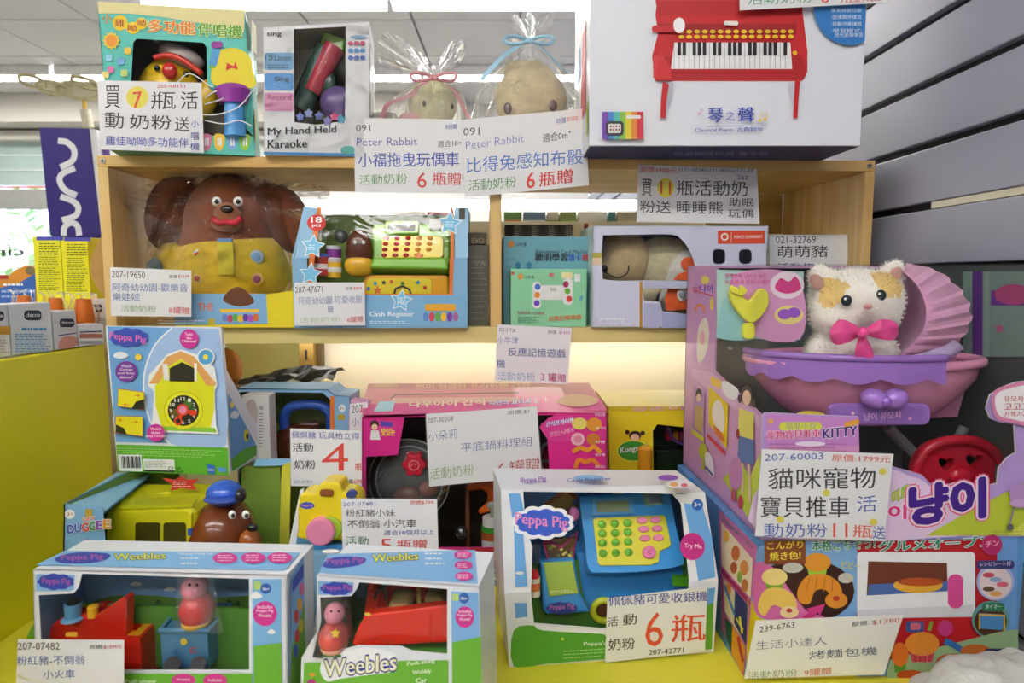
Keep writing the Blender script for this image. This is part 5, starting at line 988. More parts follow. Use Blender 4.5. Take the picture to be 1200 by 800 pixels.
# ---- camera-shaped toy tray
f = vert((340, 700), (424, 700), .80); f.O.z = H(ZB)
out = [(338, 735), (428, 735), (426, 600), (404, 566), (360, 572), (345, 610)]
t = root('toy_camera_carton', 'light blue tray carton holding a bright yellow toy camera', 'toy box', f.at(.04, 0, -.05), LG)
shell(f, f.pl([(337, 735), (428, 735), (426, 652), (338, 652)]), .12, C('#8cbfe4', .35, .03, 10), C('#6fb0dc', .5), t)
holed(f, f.pl([(337, 735), (428, 735), (426, 650), (338, 650)]), [], .0012, C('#8cbfe4', .35), 'front_panel', t)
MB().prism(f.shift(-.05), f.shift(-.05).pl([(340, 700), (430, 700), (428, 585), (400, 568), (362, 572), (350, 590), (340, 640)]), -.003, 0, C('#78b8e2', .4)).build('backing_card', t)
MB().prism(f.shift(-.03), f.shift(-.03).pl([(331, 650), (336, 650), (352, 574), (356, 572), (345, 650)]), -.002, 0, C('#e8eaee', .4)).build('white_edge', t)
for y, c in ((640, '#4a9ad0'), (648, '#6ab8e4'), (655, '#c02a30')): MB().prism(f.shift(-.02), f.shift(-.02).pl([(342, y), (428, y-3), (428, y+2), (341, y+5)]), -.004, 0, C(c, .4), .0005).build('tray_step', t)
Y = f.O.y+.02; kf = vert((348, 630), (420, 630), Y); b = MB()
b.prism(kf, kf.pl(spline([(350, 585), (358, 578), (370, 578), (376, 567), (396, 566), (402, 576), (414, 578), (421, 588), (420, 618), (416, 632), (354, 632), (349, 620)], True, 4)), -.035, 0, GL('#ecd620'), .006); b.build('camera_body', t)
MB().prism(kf, kf.pl(rrp(375, 573, 391, 581, 3)), 0, .002, GL('#8a4a10'), .0008).build('viewfinder', t)
MB().prism(kf, kf.pl(ellp(412, 579, 6, 5)), -.004, .003, GL('#3c4a8c'), .001).build('blue_dial', t)
MB().prism(kf, kf.pl(ellp(386, 618, 16, 14)), .0, .006, GL('#a8c83a'), .002).build('green_lens_ring', t)
MB().prism(kf, kf.pl(ellp(378, 620, 17, 16)), .0, .012, GL('#e68ab0'), .003).build('pink_lens_cap', t)
p = Print(kf, .0003); p.poly(cloudp(360, 592, 8, 3.6), '#3a4fb8'); p.txt('Peppa Pig', 354, 594, 366, 594, 3.6, '#e0a0c8', .02); p.done(t)
MB().ell(W(388, 646, Y-.02), (11*sc(Y), .004, 3*sc(Y)), GL('#f0f2f4')).build('white_cloud_piece', t)
# ---- train carton
def wob(label, cx, cy, Y, hr, br, body, t, name='wobbly_figure'):
    s = sc(Y)
    MB().ell(W(cx, cy+br*.95, Y), (br*s, br*s, br*1.02*s), GL(body)).build(name+'_base', t)
    MB().ell(W(cx, cy-hr*.5, Y), (hr*s, hr*s*.95, hr*1.05*s), GL('#ee9fb8')).build(name+'_head', t)
def weeb(name, label, TL, TR, BLr, outpx, holes, back, dp, YY):
    pass
ztr = -.304
f = ground((39, 667), (336, 674), ztr); f.O.z = H(ZB); 
TF = Fr(Vector((f.O.x, f.O.y, H(ztr))), f.u, Z)
t = opencarton('toy_train_carton', 'wide blue and white carton with a red toy train and blue wagon inside', f, [(42, 860), (338, 860), (336, 674), (39, 667)], .078, C('#e4e8f0', .35, .02, 8), C('#6f9fcc', .5), [[(50, 785), (292, 785), (292, 678), (96, 672), (92, 688), (86, 695), (45, 697)]])
p = Print(f)
p.rect(296, 678, 330, 860, '#7fb8e8'); p.poly([(43, 672), (88, 673), (87, 690), (82, 692), (43, 692)], '#86b8e6')
p.poly(cloudp(66, 681, 20, 8.5), '#3448b0'); p.txt('Peppa Pig', 50, 685, 83, 686, 9, '#b45cb0', .03)
p.rr(298, 680, 306, 690, 1, '#b8d87a'); p.ell(312, 689, 6.4, 6, '#2f62b8'); p.txt('18m+', 308, 691, 316, 691, 3.5, '#f0f4fa', .02); p.blob([(294, 698), (300, 692), (308, 698), (300, 701)], '#f0f4f8')
p.ell(311, 718, 14, 14.5, '#d8359a'); [p.txt(q, 311-len(q)*1.1, 712+5*i, 311+len(q)*1.1, 712+5*i, 3.8, '#fbe8f4', .02) for i, q in enumerate(('Includes', 'Peppa Pig', 'Weeble!'))]
p.blob([(314, 740), (319, 736), (324, 740), (319, 742)], '#f0f4f8'); p.poly([(298, 756), (330, 752), (332, 860), (298, 860)], '#6fb83a')
p.poly([(46, 788), (296, 788), (296, 860), (42, 860)], '#69b436'); p.ell(216, 796, 14, 8, '#d8359a'); p.ell(253, 796, 14, 8, '#d8359a'); p.txt('Wobbly', 208, 797, 224, 797, 3.6, '#fbe8f4', .02); p.txt('Includes', 245, 797, 261, 797, 3.6, '#fbe8f4', .02)
p.txt('Pull-along', 148, 800, 184, 800, 5.5, '#e8f6dc', .03); p.done(t)
tf = Print(Fr(Vector((f.O.x, f.O.y, H(ztr))), f.u, -f.n), .001)
tf.poly([(42, 663), (334, 669), (352, 648), (76, 646)], '#84bbea')
tf.poly(spline([(64, 656), (78, 650), (100, 648), (128, 650), (124, 657), (104, 661), (74, 661)], True, 4), '#3448b0'); tf.txt('Peppa Pig', 72, 659, 121, 658, 8, '#b45cb0', .03)
tf.txt('Weebles', 134, 658, 194, 656, 8, '#e8e84a', .03, .0, '#22307a'); tf.txt('Pull-along Wobbly Train', 210, 652, 250, 652, 3.5, '#f4f8fc', .02); tf.lines(212, 655, 240, 661, 2, '#f4f8fc', 1.4, 3)
for cx in (264, 297, 328): tf.ell(cx, 655.5, 14.5, 6.6, '#d8359a'); tf.lines(cx-9, 652, cx+10, 658, 3, '#f6d8ea', 1, cx)
tf.done(t)
bk = Print(f.shift(-.076), .001); bk.rect(46, 660, 322, 800, '#7fb4e4'); bk.poly(spline([(46, 720), (90, 712), (130, 698), (180, 697), (230, 702), (280, 698), (322, 704), (322, 800), (46, 800)], True, 4), '#5f9c2c')
random.seed(6)
for _ in range(18): x = random.uniform(60, 320); bk.ell(x, 705+random.uniform(-6, 14), 3, 2.6, '#2a5a1c', 10)
for x, y in ((160, 684), (200, 690), (75, 690)): bk.blob([(x-7, y), (x-2, y-3), (x+4, y-3), (x+8, y), (x, y+1.5)], '#e8f0f6')
bk.done(t, 'backdrop_print')
MB().box(f.at(.14, .085, -.039), (.26, .07, .004), C('#4f8f2c', .6), 0, f.M().to_3x3().to_4x4()).build('green_tray', t)
rp = Print(rside(f, (f.at(*f.loc(336, 674))-f.O).length and f.loc(336, 674)[0]+.001), .001)
rp.poly([(340, 675), (355, 650), (356, 740), (340, 800)], '#7fb4e4'); rp.poly([(340, 760), (356, 705), (356, 860), (340, 860)], '#68a838')
for x, y, c in ((346, 722, '#d83a2a'), (350, 708, '#e8a82a'), (347, 745, '#c8283a'), (352, 690, '#e06aa0'), (345, 762, '#3a5ab0'), (351, 733, '#d8c02a')): rp.ell(x, y, 3, 8, c, 14)
rp.poly([(341, 680), (354, 660), (354, 676), (341, 694)], '#3a4fb8'); rp.done(t)
RT = GL('#d6281c')
yf = f.hit(120, 700).y
Y = yf+.028; s = sc(Y); g1 = vert((54, 745), (130, 760), Y-.005, Y-.015); b = MB()
b.prism(g1, g1.pl(spline([(54, 755), (56, 738), (66, 727), (84, 722), (110, 722), (112, 760)], True, 4)), -.03, 0, RT, .005); b.build('engine_boiler', t)
MB().prism(g1, g1.pl([(108, 760), (110, 722), (145, 699), (148, 702), (147, 760)]), -.012, 0, RT, .002).build('engine_cab_wall', t)
cbx = MB(); q = [W(120, 746, Y-.015), W(164, 748, Y-.022), W(193, 720, Y+.03), W(150, 718, Y+.03)]; dn = Vector((0, 0, -.055))
cbx.add(q+[v+dn for v in q], [[3, 2, 1, 0], [0, 1, 5, 4], [1, 2, 6, 5], [2, 3, 7, 6], [3, 0, 4, 7], [4, 5, 6, 7]], RT).build('engine_cab', t)
qi = [a+(sum(q, Vector())/4-a)*.14+Vector((0, 0, .001)) for a in q]; MB().add(qi, [[0, 1, 2, 3]], GL('#e9a420')).build('yellow_cab_floor', t)
MB().cyl(W(86, 722, Y-.01), W(86, 706, Y-.01), 9*s, GL('#5f9fcc'), 10*s).ell(W(86, 724, Y-.01), (13*s, .013, 3*s), GL('#74aed6')).cyl(W(86, 706, Y-.01), W(86, 705, Y-.01), 8*s, C('#22303c')).build('blue_funnel', t)
MB().cyl(W(109, 722, Y-.01), W(109, 712, Y-.01), 6*s, GL('#ecb81e')).ell(W(109, 711, Y-.01), (6.5*s, .006, 3.5*s), GL('#ecb81e')).build('yellow_dome', t)
MB().box(W(84, 743, Y-.053), (12*s, .002, 4*s), GL('#e8a82a')).build('nameplate', t)
wg = [W(188, 741, Y-.016), W(243, 741, Y-.016), W(270, 711, Y+.032), W(212, 711, Y+.032)]; dn = Vector((0, 0, -.04)); GB = GL('#3f7fa8')
MB().add(wg+[v+dn for v in wg], [[0, 1, 5, 4], [1, 2, 6, 5], [2, 3, 7, 6], [3, 0, 4, 7], [4, 5, 6, 7], [3, 2, 1, 0]], GB).build('wagon_body', t)
MB().tube([v+Vector((0, 0, .002)) for v in wg], .003, GL('#5596bc'), 8, True).build('wagon_rim', t)
wf = vert((188, 760), (243, 760), Y-.0165); p = Print(wf, .001); p.txt('C', 223, 765, 231, 764, 7, '#c02c28', .04); p.ell(216, 751, 4, 4, '#d8c83a'); p.txt('A', 203, 766, 210, 766, 7, '#2f62a8', .03); p.done(t, 'nameplate_print')
for wx in (202, 232): MB().cyl(W(wx, 778, Y-.026), W(wx, 778, Y+.0), 9*s, GL('#1c1c22')).build('wheel', t)
Y = yf+.045; s = sc(Y)
MB().ell(W(231, 713, Y-.02), (20*s, .02, 22*s), GL('#dc4a4c')).build('wobbly_figure_base', t); MB().ell(W(231, 727, Y-.02), (17*s, .018, 8*s), GL('#e0b23c')).build('wobbly_figure_foot', t); MB().ell(W(228, 688, Y-.02), (15*s, .016, 15*s), GL('#ea90a8')).build('wobbly_figure_head', t)
b = MB(); 
for ex in (222, 231): b.ell(W(ex, 685, Y-.036), (1.6*s, .001, 1.8*s), GL('#222222'))
b.build('eyes', t)
cm = clear('blister', .05, .1, 10, .04); b = MB(); q = [(205, 742), (208, 676), (250, 676), (262, 742)]; qa = [W(x, y, Y-.035) for x, y in q]; qb = [W(x, y, Y+.01) for x, y in q]; b.add(qa+qb, [[0, 1, 2, 3], [0, 1, 5, 4], [1, 2, 6, 5], [2, 3, 7, 6]], cm).build('clear_blister', t)
MB().add([W(264, 742, Y-.01), W(292, 745, Y-.01), W(292, 712, Y+.015), W(272, 718, Y+.015)], [[0, 1, 2, 3]], GL('#e0b81c')).build('yellow_wagon_edge', t)
# ---- small car carton
f = ground((371, 674), (561, 688), ztr); f.O.z = H(ZB)
t = opencarton('toy_car_carton', 'blue and white carton with a red toy car and pink wobbly figure', f, [(350, 860), (566, 860), (561, 687), (371, 674), (371, 740), (353, 771)], .082, C('#e4e8f0', .35, .02, 8), C('#33622a', .5), [[(366, 770), (376, 728), (375, 700), (412, 698), (418, 690), (421, 682), (524, 690), (524, 766), (500, 764), (482, 762), (470, 757), (420, 756), (386, 765), (378, 772)]])
p = Print(f)
p.poly([(354, 773), (378, 773), (430, 770), (524, 769), (527, 692), (562, 694), (565, 860), (352, 860)], '#e4e8f0')
p.poly([(373, 680), (415, 682), (413, 694), (408, 697), (373, 696)], '#86b8e6'); p.poly(cloudp(395, 689, 18, 7), '#3448b0'); p.txt('Peppa Pig', 379, 692, 413, 692, 7.5, '#b45cb0', .03)
p.poly([(529, 692), (561, 694), (564, 800), (530, 800)], '#80b4e8'); p.poly([(530, 752), (564, 745), (566, 860), (530, 860)], '#6fb83a'); p.rr(530, 695, 538, 703, 1, '#b8d87a'); p.ell(544, 700, 6, 6.4, '#2f62b8'); p.txt('18m+', 540, 702, 548, 702, 3.5, '#f0f4fa', .02)
p.ell(545, 722, 11, 12.5, '#d8359a'); [p.txt(q, 545-len(q)*.95, 717+4.6*i, 545+len(q)*.95, 717+4.6*i, 3.6, '#fbe8f4', .02) for i, q in enumerate(('Includes', 'Peppa Pig', 'Weeble!'))]
p.poly([(357, 775), (526, 772), (526, 860), (354, 860)], '#6fb83a')
p.poly(spline([(376, 785), (380, 770), (395, 765), (410, 760), (430, 758), (450, 760), (464, 766), (466, 776), (458, 786), (430, 790), (400, 794), (384, 797)], True, 4), '#f0f3f8')
p.txt('Weebles', 381, 792, 465, 784, 20, '#ece84a', .04, 0, '#24389c'); p.txt('Weebles', 381.5, 791, 464.5, 783.5, 18.5, '#f4f4fa', .0)
p.txt('Push-along', 478, 780, 510, 776, 6, '#eef8e4', .03); p.txt('Wobbly', 484, 790, 506, 788, 6, '#eef8e4', .03); p.txt('Car', 488, 799, 501, 798, 6, '#eef8e4', .03)
p.txt('✦', 362, 792, 372, 792, 6, '#e8a83a', .03); p.ell(366, 798, 5, 4, '#b8328c'); p.done(t)
tf = Print(Fr(Vector((f.O.x, f.O.y, H(ztr))), f.u, -f.n), .001)
tf.poly([(374, 672), (560, 685), (557, 645), (384, 650)], '#84b8e8'); tf.poly(spline([(378, 664), (388, 655), (410, 653), (428, 655), (426, 661), (412, 665), (390, 667)], True, 4), '#3448b0'); tf.txt('Peppa Pig', 383, 664, 426, 662, 9, '#b45cb0', .03)
tf.txt('Weebles', 437, 660, 490, 657, 9, '#e8e84a', .03, 0, '#22307a'); tf.lines(498, 649, 525, 661, 3, '#f4f8fc', 1.8, 3)
for i, cy in enumerate((651.5, 664, 677)): tf.ell(542.5+i*.6, cy, 10.5, 5.2, '#d8359a'); tf.lines(536, cy-2, 550, cy+2, 3, '#f6d8ea', .9, i)
tf.done(t)
bk = Print(f.shift(-.080), .001); bk.rect(418, 665, 528, 700, '#5a94c4'); bk.blob([(490, 682), (498, 676), (508, 681), (499, 684)], '#dfe8f0'); bk.done(t, 'backdrop_print')
MB().box(f.at(f.loc(450, 770)[0], f.loc(450, 772)[1], -.041), (.14, .07, .003), C('#4f9a30', .6)).build('green_tray', t)
yf = f.hit(460, 720).y; Y = yf+.016; s = sc(Y); cf_ = vert((415, 755), (520, 755), Y, Y-.006); RC = GL('#e0301c')
b = MB(); b.prism(cf_, cf_.pl(spline([(415, 757), (417, 742), (424, 728), (434, 720), (470, 716), (524, 710), (530, 720), (530, 750), (500, 754), (450, 757)], True, 4)), -.012, 0, RC, .005); b.build('car_side', t)
MB().prism(cf_.shift(-.05), cf_.shift(-.05).pl([(432, 724), (440, 690), (522, 682), (526, 720)]), -.006, 0, RC, .002).build('car_far_side', t)
b = MB(); b.add([W(425, 730, Y), W(438, 722, Y), W(448, 684, Y+.05), (W(434, 676, Y+.05))], [[0, 1, 2, 3]], RC); b.add([W(434, 722, Y+.002), W(455, 722, Y+.002), W(452, 690, Y+.048), W(440, 690, Y+.048)], [[0, 1, 2, 3]], GL('#c82818')); b.build('car_bonnet', t)
MB().add([W(440, 724, Y+.005), W(524, 716, Y+.005), W(524, 700, Y+.048), W(446, 704, Y+.048)], [[0, 1, 2, 3]], GL('#7a5a22')).build('car_floor', t)
for x0, x1, y0, y1 in ((457, 486, 690, 716), (497, 523, 688, 712)): MB().box(W((x0+x1)/2, (y0+y1)/2+2, Y+.026), ((x1-x0)*s*1.02, .035, (y1-y0)*s*.75), GL('#a98a52'), .006).build('car_seat', t)
MB().add([W(489, 716, Y+.003), W(494, 716, Y+.003), W(492, 681, Y+.048), W(488, 681, Y+.048)], [[0, 1, 2, 3]], GL('#c89a3a')).build('tan_divider', t)
MB().tube([W(x, y, Y+.03) for x, y in ellp(446, 700, 6, 11, 20, .2)], .002, GL('#1e1e22'), 8, True).build('steering_wheel', t)
MB().tube([W(x, y, Y+.04) for x, y in ((433, 706), (434, 690), (436, 678))], .0035, RC, 8).build('windscreen_post', t)
ar = Print(cf_, .0008); ar.line(spline([(424, 757), (428, 750), (440, 747), (452, 750), (456, 756)], False, 4), 1, '#b01e12'); ar.ell(431, 719, 4, 2, '#f0c83a'); ar.rect(504, 716, 504.6, 750, '#b82014'); ar.done(t, 'car_lines')
Y = yf+.02; s = sc(Y)
MB().ell(W(391.5, 745, Y), (19*s, .02, 19*s), GL('#dc5a52')).build('wobbly_figure_base', t); MB().ell(W(392, 718, Y), (12.5*s, .013, 13*s), GL('#ee94aa')).build('wobbly_figure_head', t)
MB().ell(W(392, 755, Y-.001), (17*s, .018, 8*s), GL('#e8a890')).build('wobbly_figure_foot', t); MB().prism(vert((380, 750), (400, 750), Y-.0205), vert((380, 750), (400, 750), Y-.0205).pl(starp(393, 742, 6, 5, .5)), -.001, .0005, GL('#e8c040')).build('yellow_star', t)
b = MB(); 
for ex in (388, 397): b.ell(W(ex, 716, Y-.0128), (1.3*s, .001, 1.5*s), GL('#222222'))
b.build('eyes', t)
bl = MB(); vs = []; pr = [(391, 764, 24), (391, 745, 25), (391, 722, 22), (391, 702, 18), (391, 690, 12)]
for cx, cy, rx in pr:
    for k in range(20): a = 2*math.pi*k/20; vs.append(W(cx, cy, Y)+Vector((math.cos(a)*rx*s, math.sin(a)*rx*s*.8, 0)))
bl.add(vs, [[i*20+k, i*20+(k+1) % 20, (i+1)*20+(k+1) % 20, (i+1)*20+k] for i in range(4) for k in range(20)], cm, True).build('clear_blister', t)
card('typed card 207-07482 at the bottom left, before the train carton', [(21, 749), (145, 750), (145, 850), (17, 850)], .645, .64, lambda p: (
    p.txt('207-07482', 21, 761, 70, 761, 8.5, '#46484e', .01), p.txt('原價:', 105, 760, 121, 760, 5, '#55565c', .02), p.txt('$1299元', 122, 760, 143, 760, 5, '#c83a5a', .02), p.txt('粉紅豬-不倒翁', 20, 779, 100, 778, 11, '#4a6ab4', .0), p.txt('小火車', 51, 795, 88, 794, 10, '#4a6ab4', .0), p.txt('活動奶粉', 24, 812, 80, 812, 10, GR)))
card('handwritten card 207-07481 with red 5瓶贈, standing behind the red car carton', [(400, 584), (512, 585), (514, 660), (402, 660)], .785, .785, lambda p: (
    p.txt('207-07481', 402, 593, 440, 592, 4.5, BL), p.txt('原價$799', 480, 591, 508, 591, 5, RD, .01), p.txt('粉紅豬小妹', 405, 605, 463, 605, 8.5, '#24262e'), p.txt('不倒翁 小汽車', 407, 619, 488, 618, 10, '#24262e'), p.txt('適合18個月以上', 450, 627, 509, 626, 6, BL),
    p.txt('活動', 405, 639, 432, 639, 11, '#2f7a4a'), p.txt('奶粉', 407, 652, 434, 652, 10, '#2f7a4a'), p.txt('5', 446, 645, 459, 645, 14, RD), p.txt('瓶贈', 465, 644, 500, 643, 12, RD)))
card('handwritten card with a big red 4, before the green lined carton', [(340, 502), (423, 505), (424, 571), (341, 569)], .90, .90, lambda p: (
    p.txt('佩佩豬 玩具拍立得', 342, 513, 421, 515, 8, '#4a40b0', .005), p.txt('活動', 343, 529, 367, 529, 10, BK, .01), p.txt('奶粉', 345, 549, 370, 549, 10, BK, .01), p.txt('4', 377, 552, 408, 551, 32, RD, -.005), p.txt('瓶', 416, 551, 424, 551, 9, RD), p.txt('207-07471', 344, 566, 366, 566, 3.5, '#6a70a0'), p.txt('原價', 403, 567, 414, 567, 6, BK), p.txt('699', 415, 567, 424, 567, 6, RD)))
# ================================================================== CASH REGISTER CARTON (blue)
f = ground((597, 782), (836, 764), ZB); dp = .125
zf = f.loc(842, 684)[1]; ZL = f.loc(594, 690)[1]; zf = (zf+ZL)/2
fl = f.lean(R(14), f.at(0, zf))
t = root('cash_register_carton', 'large white and blue carton with a blue toy cash register inside', 'toy box', f.at(.12, 0, -dp/2), LG)
WC = C('#e6e9ef', .35, .02, 8); IN = C('#2f6fa8', .5, .03, 8)
lo = [f.loc(597, 782), f.loc(836, 764)]; w = lo[1][0]
lA, lB = fl.loc(591, 690), fl.loc(842, 684); tA, tB = fl.loc(587, 574), fl.loc(826, 577)
pts3 = [f.at(*lo[0]), f.at(*lo[1]), f.at(fl.loc(842, 684)[0], zf), fl.at(*tB), fl.at(*tA), f.at(fl.loc(591, 690)[0], zf)]
shell(_P(f), pts3, dp, WC, IN, t)
lowhole = [f.loc(626, 730), f.loc(706, 736), f.loc(806, 730), (f.loc(806, 730)[0], zf), (f.loc(622, 700)[0], zf)]
holed(f, [lo[0], lo[1], (lB[0], zf), (lowhole[3][0], zf), lowhole[2], lowhole[1], lowhole[0], (lowhole[4][0], zf), (lA[0], zf)], [], .0012, WC, 'front_panel', t)
wh = fl.pl([(622, 686), (624, 640), (616, 620), (613, 574), (788, 568), (798, 590), (808, 684)]); wh[0] = (wh[0][0], 0); wh[-1] = (wh[-1][0], 0)
ed = .0
holed(fl, [(lA[0], 0), wh[0]]+wh[1:4]+[(wh[3][0], tA[1]-.0015), tA], [], .0012, WC, 'window_border', t)
holed(fl, [wh[-1], (lB[0], 0), tB, (wh[4][0]-.0, tB[1]-.001), wh[4], wh[5]], [], .0012, WC, 'window_border', t)
holed(fl, [wh[3], wh[4], (wh[4][0], tB[1]), (wh[3][0], tA[1])], [], .0012, WC, 'window_border', t)
sheet(fl, wh, WINDOW, 'clear_window', t, -.001); sheet(f, lowhole, WINDOW, 'clear_window', t, -.001)
p = Print(fl); BB = '#6cace8'
p.poly([(596, 578), (609, 578), (615, 603), (600, 606)], BB); p.poly([(602, 612), (612, 612), (618, 686), (604, 688)], BB); p.poly([(801, 590), (822, 590), (834, 630), (838, 676), (818, 680), (812, 640)], BB)
p.poly(cloudp(636, 612, 34, 18, 11), '#f0f2f8'); p.poly(cloudp(636, 612, 29.5, 14, 11), '#3a5fd0'); p.txt('Peppa Pig', 604, 617, 665, 623, 17, '#e88cc4', .035)
p.ell(817, 591, 6.6, 6.6, '#2463b8'); p.txt('3+', 813, 593.5, 821, 593.5, 5, '#f4f6fa', .03); p.ell(811, 640, 14.5, 16, '#c9308e'); p.txt('Try Me', 801.5, 642.5, 822, 644, 6.5, '#f8e4f2', .02)
p.ell(609, 671, 5, 2, '#eef2f6'); p.done(t)
p = Print(f); p.poly([(603, 706), (617, 706), (618, 722), (604, 724)], BB); p.poly([(815, 690), (838, 688), (836, 706), (816, 712)], BB); p.poly([(816, 712), (836, 706), (834, 760), (816, 762)], '#64ac34')
p.poly([(600, 735), (622, 731), (706, 738), (806, 732), (810, 764), (602, 780)], '#eceef0'); p.poly(spline([(602, 738), (625, 732), (636, 738), (704, 742), (716, 744), (812, 740), (814, 762), (704, 772), (640, 777), (602, 780)], True, 3), '#55a634')
p.txt("Peppa's Cash Register", 684, 757, 764, 754, 5.5, '#eef6e8', .02); p.lines(660, 762, 720, 770, 3, '#b8dca0', .8, 6, -.06); p.ell(659, 748, 1.6, 1.6, '#e8e04a'); p.done(t)
th = Fr(fl.at(0, tA[1])+Vector((0, 0, 0)), f.u, (-f.n)); p = Print(th, .0015)
p.txt('Peppa Pig', 610, 568, 640, 566, 7, '#8a50c0', .04); p.ell(690, 561, 18, 3.5, '#8cc0ea'); p.txt('Cash Register', 664, 567, 716, 565, 5, '#3a62b8', .02); p.ell(783, 561, 12, 3.4, '#8a4ab8'); p.ell(795, 569, 15, 4.6, '#f0f2f6'); p.ell(790, 569, 5, 2.6, '#e0a060'); p.ell(802, 570, 4, 2.4, '#d8607a'); p.done(t)
bk = Print(f.shift(-dp+.002), .001); bk.rect(606, 560, 812, 700, '#2f86c4'); bk.poly([(640, 590), (668, 572), (684, 590), (684, 606), (645, 606)], '#e0b85a'); bk.poly([(636, 590), (664, 570), (690, 592), (684, 592), (664, 577), (642, 592)], '#c8703a')
bk.ell(725, 576, 7, 5, '#e8d04a'); bk.rect(671, 585, 677, 592, '#6fa8d0'); bk.rect(606, 700, 812, 790, '#4f9a34'); bk.done(t, 'backdrop_print')
MB().box(f.at(w/2, .045, -dp/2-.002), (w*.94, dp*.94, .003), C('#4f9a34', .6), 0, f.M().to_3x3().to_4x4()).build('green_tray', t)
SB = GL('#3fa0ea'); 
def px6(x, y): return (560+x/3.077, 540+y/3.077)
def p6(l): return [px6(*q) for q in l]
k0 = fl.lean(R(16), fl.at(0, 0, -.030)); b = MB()
b.prism(k0, k0.pl(spline(p6([(368, 140), (385, 128), (530, 116), (675, 104), (692, 118), (715, 240), (742, 350), (725, 378), (600, 398), (450, 402), (400, 388), (385, 280)]), True, 4)), -.03, .0, SB, .005); b.build('register_body', t)
MB().prism(k0, k0.pl(p6([(414, 214), (420, 206), (600, 198), (668, 196), (676, 204), (694, 300), (688, 312), (655, 326), (650, 366), (620, 376), (440, 378), (432, 366)])), 0, .003, GL('#e3dd3e'), .001).build('keypad_plate', t)
MB().prism(k0, k0.pl(spline(p6([(408, 145), (415, 136), (548, 130), (558, 140), (560, 186), (550, 192), (420, 198), (412, 190)]), True, 3)), 0, .005, GL('#5aaae6'), .0015).build('screen_frame', t)
MB().prism(k0, k0.pl(p6([(424, 150), (540, 145), (542, 184), (428, 188)])), .005, .0055, C('#8fa078', .15)).build('screen', t)
MB().prism(k0, k0.pl(p6([(592, 108), (652, 104), (664, 158), (602, 164)])), 0, .006, GL('#8fc08a'), .002).build('speaker_plate', t); MB().prism(k0, k0.pl(p6([(603, 114), (645, 111), (655, 152), (610, 157)])), .006, .0075, C('#b9beb8', .3, 0, 5, 0, 0, 0, .7), .0006).build('silver_emblem', t)
for j, y in enumerate((228, 261, 295, 333)):
    for i, x in enumerate((447, 493, 539)):
        q = k0.at(*k0.loc(*px6(x+j*1.5, y-i*2), .004), .004); MB().ell(q, (5.2*sc(q.y), .004, 4.8*sc(q.y)), GL('#7cc83e'), None, 16, 10).build('green_key', t)
for j, y in enumerate((216, 247, 280)):
    for i, x in enumerate((589, 637)):
        MB().prism(k0, k0.pl(ellp(*px6(x+j*5, y-i*2), 6.2, 3.8, 16)), .003, .006, GL('#e886ae'), .001).build('pink_key', t)
MB().prism(k0, k0.pl(ellp(*px6(614, 331), 7.6, 7.6)), .003, .007, GL('#ea7fae'), .0015).build('round_pink_key', t)
p = Print(k0, .0072); cxx, cyy = px6(614, 331); p.txt('C', cxx-2.5, cyy+2.5, cxx+2.5, cyy+2.5, 5, '#b83a70', .03)
for j, y in enumerate((228, 261, 295, 333)):
    for i, x in enumerate((447, 493, 539)): q = px6(x+j*1.5, y-i*2); p.txt(str((j*3+i+1) % 10), q[0]-1.4, q[1]+2, q[0]+1.4, q[1]+2, 4, '#4f9a2a', .02)
p.done(t, 'key_print', 'key_numbers')
b0 = f.shift(-.062); gb = MB()
gb.prism(b0, b0.pl(p6([(352, 330), (740, 370), (765, 480), (700, 520), (420, 552), (395, 548), (372, 480)])), -.045, 0, GL('#3c9ae6'), .006); gb.build('register_drawer', t)
b1 = f.shift(-.034); MB().prism(b1, b1.pl(p6([(228, 372), (350, 360), (372, 480), (405, 548), (250, 556), (236, 540)])), -.05, 0, SB, .005).build('scanner_ledge', t)
MB().prism(b1, b1.pl(p6([(236, 366), (340, 360), (362, 474), (256, 486)])), 0, .0025, GL('#a9c85a'), .001).build('lime_pad', t)
p = Print(b1, .0008); p.poly(cloudp(658, 712, 17, 6.5), '#2a3f90'); p.txt('Peppa Pig', 644, 716, 673, 714, 8, '#c070b8', .03); p.done(t)
p = Print(b1.shift(.0025), .0004); p.lines(645, 692, 674, 694, 2, '#e0ecb8', 1, 4, -.06); p.done(t, 'pad_print')
cr = W(*px6(452, 534), b1.O.y-.0); MB().tube([b0.at(*b0.loc(x, y), .004) for x, y in ellp(*px6(452, 534), 13, 12)], .0045, GL('#d8de2a'), 10, True).build('yellow_coin_ring', t); MB().ell(b0.at(*b0.loc(*px6(450, 534)), .002), (.010, .003, .010), GL('#5a3018')).build('coin_slot', t)
MB().prism(b0, b0.pl(rrp(787, 673, 807, 685, 3)), 0, .006, GL('#6ed02c'), .0015).build('lime_button', t)
yb = f.hit(650, 650).y+.05; s = sc(yb); bkf = fr2(W(636, 656, yb), W(678, 656, yb)); b = MB(); gp = GL('#d0307c')
b.prism(bkf, bkf.pl([(638, 632), (676, 630), (670, 656), (642, 656)]), -.004, 0, GL('#6d4a26'), .001); b.build('basket_side', t); MB().tube([bkf.at(*bkf.loc(x, y), .002) for x, y in [(638, 632), (658, 640), (676, 622), (671, 656), (642, 656), (637, 634)]], .0016, gp, 8, True).build('pink_basket_rim', t)
p = Print(bkf, .0006); random.seed(2)
for _ in range(14): p.ell(random.uniform(643, 670), random.uniform(636, 652), 2.2, 1.8, random.choice(['#c8c83a', '#7a9a3a', '#e8e06a', '#a83a3a']), 8)
p.done(t, 'basket_print')
